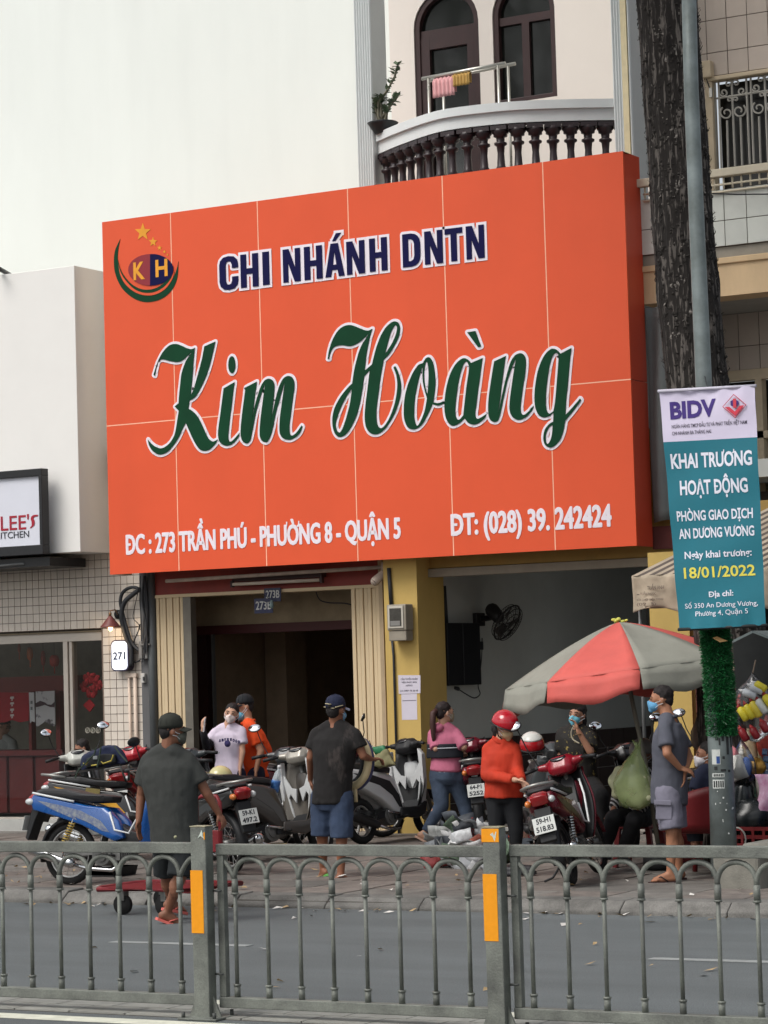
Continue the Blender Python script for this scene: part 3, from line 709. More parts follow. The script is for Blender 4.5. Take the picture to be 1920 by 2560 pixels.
# recessed inner wall
YI = 27.9
i0 = P(478, 1520, Y=YI).x-.3; i1 = P(890, 1520, Y=YI).x+.4
zi1 = P(640, 1560, Y=YI).z; zi2 = P(640, 1582, Y=YI).z
MB().bb(i0, i1, YI, YI+.2, zi1, 4.4).build('inner_lintel', M('old_plaster', (158, 142, 116), .9, var=.2, scale=4, bump=.3), sh)
MB().bb(i0, i1, YI-.03, YI+.2, zi2, zi1).build('maroon_beam', M('maroon', (74, 32, 32), .6), sh)
x5 = P(538, 1700, Y=YI).x
MB().bb(i0, P(520, 1700, Y=YI).x, YI-.02, YI+.1, SZ, zi2).build('inner_door', M('door_dark', (48, 26, 26), .5, var=.2), sh)
MB().bb(P(533, 1700, Y=YI).x, P(538, 1700, Y=YI).x, YI-.03, YI+.02, SZ, zi2).build('door_edge', M('steel_dull', (110, 112, 112)), sh)
rm = MB(); xl, xr = gx(396)-.05, gx(1048)
rm.bb(xl-.1, xl, F+.1, 34, SZ, 4.4); rm.bb(xr-.3, xr-.18, F+.35, 34, SZ, 4.4); rm.bb(xl, xr-.3, 33.9, 34, SZ, 4.4); rm.bb(xl, xr-.3, F+.1, 34, 4.2, 4.4)
rm.bb(P(664, 1700, Y=29.5).x, P(716, 1700, Y=29.5).x, 29.5, 30, SZ, 4.2)
rm.build('hall_walls', M('hall', (136, 118, 98), .8, var=.15), sh)
MB().bb(xl, xr-.3, F+.35, 34, SZ-.02, SZ+.02).build('hall_floor', M('floor_dark', (72, 64, 58), .4), sh)
wp = thing('wall_picture', 'dark framed picture on the back wall of the left shop', 'picture', P(806, 1680, Y=32)); 
MB().box(P(806, 1680, Y=32), (.42, .04, .5)).build('frame', black, wp, bevel=.01); MB().box(P(806, 1680, Y=31.97), (.34, .02, .42)).build('print', M('print_dim', (60, 50, 42), .5), wp)
# pillar and garage
yx0, yx1 = P(966, 1700, Y=F-.35).x, P(1049, 1700, Y=F-.35).x
MB().bb(yx0, yx1, F-.35, F+.3, SZ, 3.42).build('yellow_pillar', yel, sh)
MB().bb(yx1+.0, gx(1700), F-.045, F+.4, 3.42, 4.6).build('upper_beam', M('beam_ochre', (150, 118, 62), .8), sh)
zg = P(1300, 1432, Y=F).z
och = M('ochre_box', (168, 136, 74), .7, var=.1)
for i in range(4):
    MB().bb(yx1+.0, -9.9, F-.05+i*.004, F+.3, zg+.10+i*.14, zg+.235+i*.14).build('shutter_slat', och, sh, bevel=.008)
MB().bb(yx1+.0, -9.9, F-.07, F+.1, zg, zg+.095).build('shutter_end_bar', M('endbar', (150, 140, 124), .6), sh)
grw = M('garage_wall', (188, 191, 187), .85, var=.08, scale=1.5)
Xw = P(1090, 1700, Y=F+.3).x
MB().bb(Xw-.1, Xw, F+.3, 33.5, SZ, 4.2).build('garage_side_wall', grw, sh)
MB().bb(Xw, -9.5, 33.4, 33.5, SZ, 4.2).build('garage_back_wall', M('garage_back', (170, 170, 166), .85), sh)
MB().bb(Xw, -9.5, F+.3, 33.5, 4.0, 4.2).build('garage_ceiling', grw, sh)
MB().bb(Xw, -9.5, F+.2, 33.5, SZ-.02, SZ+.03).build('garage_floor', M('floor_pale', (170, 164, 156), .5), sh)
zd = P(1240, 1842, X=Xw).z
dt = M('dado_tile', (58, 44, 42), .3, var=.15, rnd=.12)
d0 = None
for j in range(5):
    for i in range(16):
        m = WM[sh.name].inverted() @ Matrix.Translation((Xw+.008, F+.5+i*.4, zd-.125-j*.25))
        if zd-.25-j*.25 < SZ: continue
        if d0 is None: d0 = MB().box((0, 0, 0), (.016, .392, .242)).build('dado_tile', dt, sh, world=False); d0.matrix_local = m
        else: inst(d0, 'dado_tile', sh, m)
# electric cabinet and fan on the garage wall
def wx(px, py): return P(px, py, X=Xw+.002)
ec = thing('electric_cabinet', 'flat black cabinet on the garage side wall left of the fan', 'cabinet', wx(1140, 1710))
q0 = wx(1096, 1558); q1 = wx(1183, 1712)
MB().bb(Xw+.002, Xw+.12, q0.y, (q0.y+q1.y)/2-.03, q1.z, q0.z).build('door', black, ec, bevel=.008); MB().bb(Xw+.002, Xw+.12, (q0.y+q1.y)/2-.02, q1.y, q1.z, q0.z).build('door', black, ec, bevel=.008)
q = wx(1104, 1465); MB().tube([(Xw+.03, q.y, q.z), (Xw+.03, q.y+.03, q0.z)], .03, 8).build('conduit', charc, ec)
fn_ = thing('wall_fan', 'black oscillating wall fan tilted down on the garage side wall', 'fan', wx(1195, 1550))
fm = M('fan_black', (36, 34, 34), .5)
b0_ = wx(1192, 1549); hub = P(1252, 1546, X=Xw+.42)
MB().box(b0_+Vector((.03, 0, 0)), (.06, .22, .16)).build('bracket', fm, fn_, bevel=.01)
MB().tube([b0_, b0_+Vector((.2, .05, .02)), hub-Vector((.05, -.06, -.04))], .035, 8).build('arm', fm, fn_)
MB().caps(hub+Vector((-.12, .02, .1)), hub+Vector((.0, -.08, .02)), .09, .08, 12).build('motor', fm, fn_)
nrm = Vector((.85, -.04, -.53)).normalized(); Rf = nrm.to_track_quat('Z', 'Y').to_matrix(); hc = hub+nrm*.10
cg = MB()
for (r, h) in ((.235, 0), (.22, .05), (.22, -.05), (.07, .075), (.15, .065)):
    cg.tube([hc+Rf @ Vector((r*math.cos(a), r*math.sin(a), h)) for a in [2*PI*i/28 for i in range(28)]], .006 if r < .235 else .012, 4, closed=True)
for i in range(28):
    a = 2*PI*i/28; cg.tube([hc+Rf @ Vector((rr*math.cos(a), rr*math.sin(a), h)) for rr, h in ((.05, -.075), (.19, -.06), (.235, 0), (.19, .06), (.05, .08))], .003, 3)
cg.build('cage', fm, fn_)
for i in range(3):
    a = 2*PI*i/3; MB().grid(lambda u, v, a=a: hc+Rf @ (Matrix.Rotation(a, 3, 'Z') @ Vector((.03+u*.16, (v-.5)*(.05+.13*u), (v-.5)*.05))), 4, 3).build('blade', M('blade', (58, 54, 52), .4), fn_, solid=.004)
fc = thing('fan_cord', 'thin power cord and plug hanging below the wall fan', 'cord', wx(1200, 1745))
MB().tube([wx(x, y) for x, y in catmull([(1205, 1595), (1204, 1640), (1200, 1680), (1195, 1715), (1200, 1735), (1186, 1745), (1165, 1735), (1145, 1722)], 4, False)], .008, 4).build('cord', charc, fc)
MB().caps(wx(1145, 1722), wx(1137, 1720), .025, .02).build('plug', charc, fc); MB().box(wx(1201, 1614), (.02, .12, .1)).build('wall_switch', charc, fc)
# low plinth blocks seen under the pink-hooded woman
for k, (x0, x1, y0, y1) in enumerate(((1098, 1113, 2042, 2066), (1114, 1190, 2030, 2066), (1280, 1300, 2020, 2070))):
    a = P(x0, y1, Z=SZ); MB().bb(a.x, P(x1, y1, Y=a.y).x, a.y, a.y+.5, SZ, P(x0, y0, Y=a.y).z).build('plinth_block', M('plinth', (140, 140, 136), .85), sh, bevel=.01)

# small fittings on the front
tl_ = thing('tube_lamp', 'unlit fluorescent tube lamp on the red fascia over the left shop', 'lamp', P(700, 1445, Y=F-.1))
a, b = P(582, 1452, Y=F-.12), P(805, 1436, Y=F-.12)
MB().bb(a.x, b.x, F-.14, F-.02, a.z-.01, a.z+.07).build('batten', M('lamp_brown', (58, 36, 36), .5), tl_)
MB().tube([a+Vector((.02, -.03, -.045)), Vector((b.x-.02, a.y-.03, a.z-.045))], .02, 8).build('tube', M('tube_glass', (196, 186, 172), .3), tl_)
for q in (a, Vector((b.x, a.y, a.z))): MB().box(q+Vector((0, -.01, -.04)), (.03, .05, .08)).build('socket', M('lamp_brown', (58, 36, 36)), tl_)
hp = thing('awning_pipe', 'thin rusty white pipe running above the left shop lamp', 'pipe', P(640, 1435, Y=F-.3))
MB().tube([P(415, 1453, Y=F-.3), P(955, 1418, Y=F-.3)], .022, 8).build('pipe', M('pipe_rust', (160, 146, 134), .7, var=.3), hp)
MB().tube([P(960, 1405, Y=F-.3), P(958, 1440, Y=F-.3)], .03, 6).build('elbow', M('pipe_rust', (160, 146, 134)), hp)
cc = thing('security_camera', 'weathered white security camera at the top right of the left shopfront', 'camera', P(950, 1440, Y=F-.2))
ccw = M('cctv', (176, 160, 146), .6, var=.2)
MB().caps(P(957, 1436, Y=F-.3), P(938, 1453, Y=F-.38), .05, .055, 12).build('housing', ccw, cc); MB().tube([P(958, 1436, Y=F-.3), P(962, 1428, Y=F-.1)], .02, 6).build('bracket', ccw, cc)
MB().lathe(P(936, 1455, Y=F-.39), [(.05, 0), (.03, .03)], 12, Vector((-.5, -.4, -.7)).to_track_quat('Z', 'Y').to_matrix()).build('lens', black, cc)
# house number plates
enam = M('enamel_blue', (34, 38, 70), .4, var=.3, scale=20); enw = M('enamel_white', (190, 190, 186), .5)
def plate(x0, y0, x1, y1, s, lab, Y, tilt=0):
    c_ = P((x0+x1)/2, (y0+y1)/2, Y=Y); t = thing('house_number_plate', lab, 'number plate', c_)
    fx = MB(); fbox(fx, x0, y0, x1, y1, Y, .012); fx.build('plate', enam, t)
    tx = ptext(s, x0+5, y1-8, x1-3, y1-9, (y1-y0)*.58, Y-.0005, weight=.012); tx.build('lettering', enw, t)
plate(660, 1471, 702, 1503, '273B', 'upper blue enamel house number plate over the left shop', F-.075)
plate(635, 1497, 682, 1532, '273B', 'lower blue enamel house number plate reading 273B', F-.06)
vb = thing('water_bag', 'small clear bag hung over the house number plates', 'bag', P(680, 1512, Y=F-.1))
MB().caps(P(679, 1503, Y=F-.12), P(679, 1515, Y=F-.12), .018, .03, 10).build('film', M('bag_clear', (120, 140, 140), .2, alpha=.7), vb)
MB().tube([P(655, 1484, Y=F-.12), P(679, 1500, Y=F-.12)], .004, 4).build('string', charc, vb)
w1 = thing('stray_wire', 'thin black wire sagging across the inner lintel of the left shop', 'wire', P(840, 1505, Y=27.3))
MB().tube([P(x, y, Y=27.3) for x, y in catmull([(790, 1480), (800, 1500), (825, 1507), (860, 1508), (885, 1514)], 4, False)], .008, 4).build('wire', charc, w1)
# electricity meter
me_ = thing('electric_meter', 'grey electricity meter box with a glass window on the yellow pillar', 'meter', P(995, 1560, Y=F-.36))
ym = F-.37; mg = M('meter_grey', (146, 138, 124), .6, var=.12)
a = rect(966, 1512, 1022, 1601, ym-.18)
MB().bb(a[0], a[1]-.03, ym-.18, ym, a[2]+.12, a[3]).build('housing', mg, me_, bevel=.012)
MB().bb(a[0]+.01, a[1]-.04, ym-.165, ym, a[2], a[2]+.118).build('terminal_cover', mg, me_, bevel=.01)
w_ = rect(975, 1522, 1001, 1572, ym-.19)
fm2 = MB(); fm2.bb(a[0]+.02, a[1]-.06, ym-.192, ym-.181, a[2]+.145, a[3]-.02); fm2.build('window_frame', M('meter_rim', (190, 184, 172), .5), me_, bevel=.004)
MB().bb(a[0]+.045, a[1]-.085, ym-.197, ym-.1925, a[2]+.17, a[3]-.045).build('window', M('meter_dark', (66, 64, 60), .15, var=.3, scale=20), me_)
MB().bb(a[0]+.055, a[1]-.10, ym-.2, ym-.1972, a[2]+.175, a[2]+.23).build('dial', M('meter_dial', (128, 126, 122), .4), me_)
MB().tube([P(972, 1420, Y=ym), P(978, 1512, Y=ym)], .024, 8).build('conduit', charc, me_); MB().tube([P(980, 1600, Y=ym), P(984, 1640, Y=ym), (P(984, 1640, Y=ym).x, ym, SZ)], .014, 6).build('conduit', charc, me_)
# paper notices
pw_ = M('notice_paper', (206, 200, 212), .85, var=.03); ink = M('ink', (110, 106, 118), .8)
n1 = thing('paper_notice', 'upper white paper notice with grey lettering taped to the yellow pillar', 'notice', P(1023, 1710, Y=F-.36))
poly_px('sheet', [(995, 1688), (1051, 1688), (1051, 1733), (997, 1735)], F-.356, .003, pw_, n1)
for (s, x0, x1, y) in (('CẦN TUYỂN NHÂN', 1002, 1044, 1700), ('VIÊN PHỤC BÁN', 1004, 1042, 1708), ('HÀNG', 1015, 1031, 1716), ('LH: 0907 78 36 68', 1001, 1045, 1729)):
    ptext(s, x0, y, x1, y-.5, 4.2, F-.3565, weight=.012, ext=.0015).build('lettering', ink, n1)
n2 = thing('paper_notice', 'lower white paper notice below the first, with a blank square on the yellow pillar', 'notice', P(1024, 1790, Y=F-.36))
poly_px('sheet', [(1003, 1732), (1042, 1731), (1043, 1799), (1005, 1800)], F-.352, .002, pw_, n2)
poly_px('print_line', [(1006, 1751), (1040, 1750), (1040, 1751.6), (1006, 1752.6)], F-.3545, .002, ink, n2)
# ================================================================ the orange sign
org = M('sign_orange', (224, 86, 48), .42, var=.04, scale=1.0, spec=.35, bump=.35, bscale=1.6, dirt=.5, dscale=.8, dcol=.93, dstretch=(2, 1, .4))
orgs = M('sign_orange_shaded', (200, 72, 46), .5, var=.05, scale=1.2)  # darker copy of the sign orange: the side's shade put into its colour
GX0, GX1, GZ0, GZ1, GY = -18.98, -11.90, 3.268, 7.643, 26.4
sg = thing('orange_signboard', 'huge orange signboard with green script and navy lettering across the shophouse', 'sign', (-15.4, GY, GZ0))
MB().bb(GX0+.02, GX1-.02, GY+.03, GY+.15, GZ0+.02, GZ1-.02).build('sign_core', M('seam_pale', (244, 190, 160), .6), sg)
xsn = [GX0]+[P(x, y, Y=GY).x for x, y in ((430, 700), (648, 700), (875, 700), (1113, 700), (1366, 700))]+[GX1]
zsm = (P(265, 1063, Y=GY).z+P(1575, 951, Y=GY).z)/2
for i in range(6):
    for (z0, z1) in ((GZ0, zsm), (zsm, GZ1)):
        MB().bb(xsn[i]+(.004 if i else 0), xsn[i+1]-(.004 if i < 5 else 0), GY, GY+.03, z0+(.004 if z0 == zsm else 0), z1-(.004 if z1 == zsm else 0)).build('sign_panel', org, sg)
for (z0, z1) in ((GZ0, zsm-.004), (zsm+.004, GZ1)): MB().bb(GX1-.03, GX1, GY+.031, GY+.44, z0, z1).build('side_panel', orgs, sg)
MB().bb(GX0, GX0+.02, GY+.03, GY+.44, GZ0, GZ1).build('edge_strip', M('edge_pale', (236, 214, 190), .6), sg)
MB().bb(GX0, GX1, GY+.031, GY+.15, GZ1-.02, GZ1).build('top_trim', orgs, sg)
navy = M('letter_navy', (14, 14, 66), .7, var=.12, scale=3, spec=.15); lw = M('letter_white', (236, 228, 236), .5, var=.02)
grn = M('letter_green', (10, 62, 38), .6, var=.16, scale=2.5, spec=.15); lg = M('letter_white', (236, 228, 236))
seam = M('seam_pale', (244, 190, 160))
for x in xsn[1:-1]: MB().bb(x-.006, x+.006, GY-.0006, GY+.001, GZ0, GZ1).build('seam', seam, sg)
MB().bb(GX0, GX1, GY-.0005, GY+.001, zsm-.006, zsm+.006).build('seam', seam, sg)
# top line, letter by letter: (char, left px, baseline y, right px)
BL = {'H': [[(0,0),(.33,0),(.33,.40),(.67,.40),(.67,0),(1,0),(1,1),(.67,1),(.67,.57),(.33,.57),(.33,1),(0,1)]], 'I': [[(0,0),(1,0),(1,1),(0,1)]],
 'N': [[(0,0),(.30,0),(.30,.58),(.66,0),(1,0),(1,1),(.70,1),(.70,.42),(.34,1),(0,1)]], 'T': [[(.33,0),(.67,0),(.67,.83),(1,.83),(1,1),(0,1),(0,.83),(.33,.83)]],
 'D': [[(0,0),(.5,0),(.72,.03),(.88,.1),(.97,.2),(1,.32),(1,.68),(.97,.8),(.88,.9),(.72,.97),(.5,1),(0,1)], [(.33,.17),(.33,.83),(.48,.83),(.61,.78),(.66,.68),(.66,.32),(.61,.22),(.48,.17)]],
 'C': [[(1,.38),(1,.25),(.95,.12),(.78,.02),(.5,-.01),(.22,.02),(.05,.12),(0,.25),(0,.75),(.05,.88),(.22,.98),(.5,1.01),(.78,.98),(.95,.88),(1,.75),(1,.64),(.67,.64),(.67,.74),(.61,.83),(.5,.85),(.39,.83),(.34,.74),(.34,.26),(.39,.17),(.5,.15),(.61,.17),(.67,.26),(.67,.38)]],
 'A': [[(0,0),(.30,0),(.36,.20),(.64,.20),(.70,0),(1,0),(.69,1),(.31,1)], [(.41,.36),(.5,.76),(.59,.36)]], 'a': [[(.40,1.07),(.56,1.07),(.88,1.30),(.60,1.30)]]}
def outline(mb, pts, r, Yb, sq):
    k = 0
    for i in range(len(pts)):
        (xa, za), (xb, zb_) = pts[i], pts[(i+1) % len(pts)]; L = math.hypot(xb-xa, zb_-za)
        if L < 1e-5: continue
        k += 1; h = .0075-(k % 9)*.0005; nx, nz = -(zb_-za)/L*r, (xb-xa)/L*r
        mb.prism([(xa+nx, za+nz), (xb+nx, zb_+nz), (xb-nx, zb_-nz), (xa-nx, za-nz)], Yb-h, Yb, 'y')
        mb.prism([(xa+r*a_, za+r*b_) for a_, b_ in ((1, 1), (-1, 1), (-1, -1), (1, -1))] if sq else [(xa+r*math.cos(t), za+r*math.sin(t)) for t in [2*PI*j/8+.2 for j in range(8)]], Yb-h-.0002, Yb, 'y')
YL = GY-.0010
for ch, xl_, xr_, yb in (('C',551,598,727),('H',604,648,720.5),('I',659,675.5,713.5),('N',710,753,707.5),('H',763,808,701),('A',815,863,694.5),('a',815,863,694.5),('N',869,914,688),('H',926,970,680.5),('D',1009,1053,669.5),('N',1064,1109,662.5),('T',1115,1159,656),('N',1168,1213,649.5)):
    a = P(xl_, yb, Y=GY); b = P(xr_, yb-(xr_-xl_)*.125, Y=GY); h = P(xl_, yb-83, Y=GY).z-a.z; w__ = b.x-a.x
    tf = lambda x, z, a=a, w__=w__, h=h: (a.x+x*w__, a.z+z*h)
    flat_shape(BL[ch], YL-.009, .005, tf).build('letter', navy, sg)
    bd = MB()
    for l in BL[ch]: outline(bd, [tf(*p_) for p_ in l], .032, YL, ch not in 'CD')
    bd.build('letter_border', lw, sg)
wt = M('letter_white', (236, 228, 236))
ptext('ĐC : 273 TRẦN PHÚ - PHƯỜNG 8 - QUẬN 5', 317, 1385, 1001, 1345, 47, YL, ext=.005, bold=.0095).build('lettering', wt, sg)
ptext('ĐT: (028) 39. 242424', 1130, 1339, 1528, 1313, 51, YL, ext=.005, bold=.0105).build('lettering', wt, sg)
# script lettering, traced outlines with inner holes
def crop(ox, oy, s): return lambda x, y: (lambda q: (q.x, q.z))(P(ox+x/s, oy+y/s, Y=GY))
S1 = 1659/400
c1_, c2_, c3_ = crop(360, 830, S1), crop(800, 780, S1), crop(1080, 800, S1)
def el(cx, cy, rx, ry, sl=0): return [(cx+rx*math.cos(a)+sl*ry*math.sin(a), cy-ry*math.sin(a)) for a in [2*PI*i/14 for i in range(14)]]
GL = [
 ('K', c1_, [[(105,445,1),(120,455,1),(135,370),(160,300),(205,285),(280,303),(350,312),(415,288),(465,240),(507,207,1),(470,255),(440,305),(412,375),(393,450),(380,560),(370,660),(365,740,1),(325,772,1),(368,818,1),(357,880),(345,960),(325,1060),(290,1130),(235,1185),(180,1207),(120,1187),(75,1152),(46,1115,1),(62,1180),(100,1237),(160,1270),(215,1262),(280,1215),(350,1120),(400,1020),(438,940,1),(470,1010),(510,1100),(560,1190),(605,1228),(660,1230),(710,1200),(750,1155),(770,1115,1),(725,1135),(690,1120),(660,1080),(620,990),(570,890),(530,840),(495,812),(466,795,1),(478,712,1),(530,680),(580,610),(640,480),(690,340),(745,100,1),(632,150,1),(605,290),(562,450),(522,590),(490,655,1),(500,560),(512,420),(522,290),(532,165,1),(500,178),(455,170),(400,145),(340,125),(280,135),(230,175),(180,245),(140,335)]]),
 ('i', c1_, [[(832,585,1),(945,520,1),(930,640),(912,780),(892,950),(880,1070),(888,1128),(912,1135),(950,1100),(997,1045,1),(985,1090),(940,1148),(890,1176),(845,1178),(800,1150),(776,1090),(778,1000),(797,860),(815,720)], ]),
 ('i_dot', c1_, [el(917, 340, 37, 90)]),
 ('m', c1_, [[(1060,575,1),(1175,515,1),(1150,720),(1122,940),(1097,1115,1),(1112,1000),(1150,790),(1190,640),(1225,550),(1262,500),(1305,485),(1345,510),(1359,570),(1350,700),(1330,870),(1305,1030),(1291,1110,1),(1312,990),(1350,790),(1390,620),(1430,515),(1468,468),(1510,456),(1550,482),(1566,545),(1555,660),(1532,820),(1516,960),(1518,1045),(1540,1075),(1585,1045),(1640,970,1),(1650,985,1),(1620,1050),(1560,1103),(1500,1118),(1440,1095),(1412,1030),(1415,900),(1435,740),(1455,600),(1465,512,1),(1430,640),(1390,780),(1360,900),(1332,1040),(1290,1133),(1258,1142),(1222,1118),(1205,1050),(1215,900),(1235,740),(1252,610),(1262,532,1),(1225,640),(1190,750),(1160,870),(1135,1000),(1115,1100),(1090,1148),(1060,1155),(1022,1122),(1008,1050),(1015,930),(1035,760)]]),
 ('H', c2_, [[(85,487,1),(100,488,1),(112,430),(138,380),(180,352),(240,346),(310,355),(365,342),(420,308),(475,260),(515,220,1),(482,275),(448,325),(415,400),(385,500),(360,610),(340,742,1),(290,790),(220,880),(160,990),(136,1090),(138,1185),(162,1262),(205,1297),(262,1278),(320,1210),(370,1110),(412,980),(440,830),(465,668,1),(522,605,1),(508,720),(492,850),(478,960),(470,1080),(480,1180),(512,1242),(560,1268),(620,1260),(690,1200),(750,1110),(802,1000),(835,890),(848,780),(838,700),(815,620),(785,562,1),(768,575,1),(795,650),(808,740),(800,850),(775,970),(730,1090),(690,1160),(650,1202),(617,1195),(598,1150),(590,1060),(600,940),(620,780),(640,640),(665,498,1),(720,440),(778,350),(820,260),(836,180),(822,120),(790,99),(748,108),(690,160),(640,240),(600,340),(570,440),(545,545,1),(470,608,1),(480,500),(495,400),(515,290),(548,175,1),(510,192),(465,188),(400,162),(340,140),(288,138),(232,160),(180,212),(132,300),(100,400)],
   [(335,795,1),(327,880),(310,980),(280,1090),(247,1190),(215,1247),(188,1238),(170,1190),(174,1130),(200,1050),(240,950),(290,862)],
   [(678,438,1),(700,360),(722,270),(752,188),(785,140),(804,155),(800,205),(778,270),(738,350)]]),
 ('o', c2_, [[(1070,532,1),(1020,555),(960,650),(912,770),(886,880),(875,1000),(880,1110),(915,1195),(965,1217),(1020,1205),(1075,1150),(1125,1060),(1172,955,1),(1225,970),(1280,955,1),(1280,930,1),(1225,945),(1180,935,1),(1193,850),(1202,740),(1195,620),(1175,520),(1140,472),(1105,480),(1082,515,1)],
   [(1109,515),(1126,560),(1132,650),(1128,750),(1120,852,1),(1100,790),(1086,690),(1088,590)],
   [(1070,560,1),(1040,660),(1010,780),(990,900),(982,1020),(987,1120),(1012,1180),(1045,1140),(1090,1030),(1115,895,1),(1088,800),(1070,700)]]),
 ('a', c3_, [[(408,447,1),(530,395,1),(515,500),(495,650),(475,800),(460,920),(455,995),(478,1025),(515,1010),(570,975,1),(550,1020),(490,1070),(430,1085),(380,1065),(345,1020,1),(300,1062),(238,1096),(190,1083),(152,1020),(135,920),(140,800),(160,680),(195,560),(250,460),(310,405),(350,398),(385,418)],
   [(392,482,1),(383,560),(362,700),(345,850),(330,990,1),(285,1035),(255,1008),(248,930),(258,800),(280,650),(310,520),(342,447),(368,435)]]),
 ('grave', c3_, [[(370,128,1),(455,115,1),(515,275,1),(485,285,1)]]),
 ('n', c3_, [[(650,430,1),(770,375,1),(755,480),(735,620),(715,800),(698,920),(688,1010,1),(708,890),(742,730),(780,570),(820,440),(862,372),(910,346),(950,356),(978,410),(975,520),(955,660),(935,800),(925,900),(930,960),(955,985),(1000,955),(1058,890,1),(1050,922),(1000,990),(940,1030),(890,1035),(840,1005),(812,940),(812,840),(835,660),(858,510),(875,400,1),(832,500),(792,620),(762,740),(737,870),(712,980),(690,1042),(650,1057),(610,1035),(590,970),(590,850),(610,680)]]),
 ('g', c3_, [[(1337,350,1),(1450,292,1),(1430,480),(1410,700),(1395,860),(1390,985,1),(1460,910),(1540,815,1),(1552,832,1),(1480,932),(1385,1045,1),(1368,1150),(1328,1250),(1272,1308),(1220,1322),(1175,1290),(1160,1220),(1175,1140),(1220,1080),(1262,1055,1),(1266,962,1),(1212,1000),(1160,1010),(1108,980),(1076,900),(1068,780),(1085,620),(1115,490),(1170,370),(1230,307),(1275,300),(1310,320)],
   [(1320,372,1),(1310,520),(1295,700),(1280,860),(1265,945,1),(1225,972),(1196,940),(1185,840),(1195,680),(1215,530),(1245,400),(1280,347),(1306,347)],
   [(1256,1090,1),(1250,1180),(1232,1250),(1205,1285),(1188,1260),(1185,1200),(1205,1140),(1230,1105)]]),
]
for nm, tf, polys in GL:
    sm = [catmull(p) if nm != 'i_dot' else p for p in polys]
    flat_shape(sm, YL-.009, .006, tf).build('script_letter', grn, sg)
    bd = MB(); k = 0
    for l in sm:
        pts = [tf(*p) for p in l]
        for i in range(len(pts)):
            (xa, za), (xb, zb_) = pts[i], pts[(i+1) % len(pts)]; L = math.hypot(xb-xa, zb_-za)
            if L < 1e-5: continue
            k += 1; h = .0075-(k % 9)*.0005; r = .031; nx, nz = -(zb_-za)/L*r, (xb-xa)/L*r
            bd.prism([(xa+nx, za+nz), (xb+nx, zb_+nz), (xb-nx, zb_-nz), (xa-nx, za-nz)], YL-h, YL, 'y')
            bd.prism([(xa+r*math.cos(t), za+r*math.sin(t)) for t in [2*PI*j/8+.2 for j in range(8)]], YL-h-.0002, YL, 'y')
    bd.build('letter_border', lw, sg)
# emblem
ce = crop(240, 500, 1659/620)
gold = M('emblem_gold', (230, 158, 40), .5); mar = M('emblem_maroon', (140, 36, 46), .5)
flat_shape([catmull([(163,262,1),(128,340),(121,430),(135,510),(175,590),(240,650),(310,680),(380,680),(450,655),(510,600),(545,520),(553,410,1),(535,480),(500,550),(450,605),(390,632),(330,633),(270,610),(215,570),(175,510),(150,430),(148,350)])], YL, .004, ce).build('emblem_swoosh', grn, sg)
flat_shape([catmull([(148,395,1),(165,460),(200,520),(250,570),(310,597),(370,598),(430,575),(480,530),(515,470),(520,440,1),(505,520),(470,575),(420,612),(360,628),(300,620),(240,590),(185,530),(155,465)])], YL-.004, .003, ce).build('emblem_swoosh', grn, sg)
flat_shape([catmull([(152,425,1),(170,490),(210,550),(265,600),(330,622),(400,615),(460,580),(505,525),(530,460,1),(512,530),(465,595),(400,632),(330,638),(262,616),(200,565),(165,500)])], YL-.004, .0035, ce).build('emblem_gap', org, sg)
E_ = el(368, 468, 150, 106); 
flat_shape([[p for p in el(368, 468, 150, 106, 0) if p[0] <= 362]+[(364, 574)] if 0 else [(364, 362)]+[(368+150*math.cos(a), 468-106*math.sin(a)) for a in [PI/2+PI*i/16 for i in range(1, 16)]]+[(364, 574)]], YL-.0045, .004, ce).build('emblem_half', mar, sg)
flat_shape([[(364, 574)]+[(368+152*math.cos(a), 466-106*math.sin(a)) for a in [-PI/2+PI*i/16 for i in range(1, 16)]]+[(364, 362)]], YL-.0045, .004, ce).build('emblem_half', navy, sg)
for ch, x0, x1, yb, h in (('K', 252, 328, 532, 110), ('H', 400, 480, 512, 108)):
    s = 620/1659; ptext(ch, 240+x0*s, 500+yb*s, 240+x1*s, 500+(yb-8)*s, h*s, YL-.009, weight=.03, ext=.003).build('emblem_letter', gold, sg)
for cx, cy, r in ((314, 215, 58), (383, 280, 32), (426, 320, 17), (459, 346, 11), (480, 366, 8)):
    flat_shape([[(cx+(r if i % 2 == 0 else r*.42)*math.sin(PI*i/5)*.95, cy-(r if i % 2 == 0 else r*.42)*math.cos(PI*i/5)*1.05) for i in range(10)]], YL, .004, ce).build('emblem_star', gold, sg)

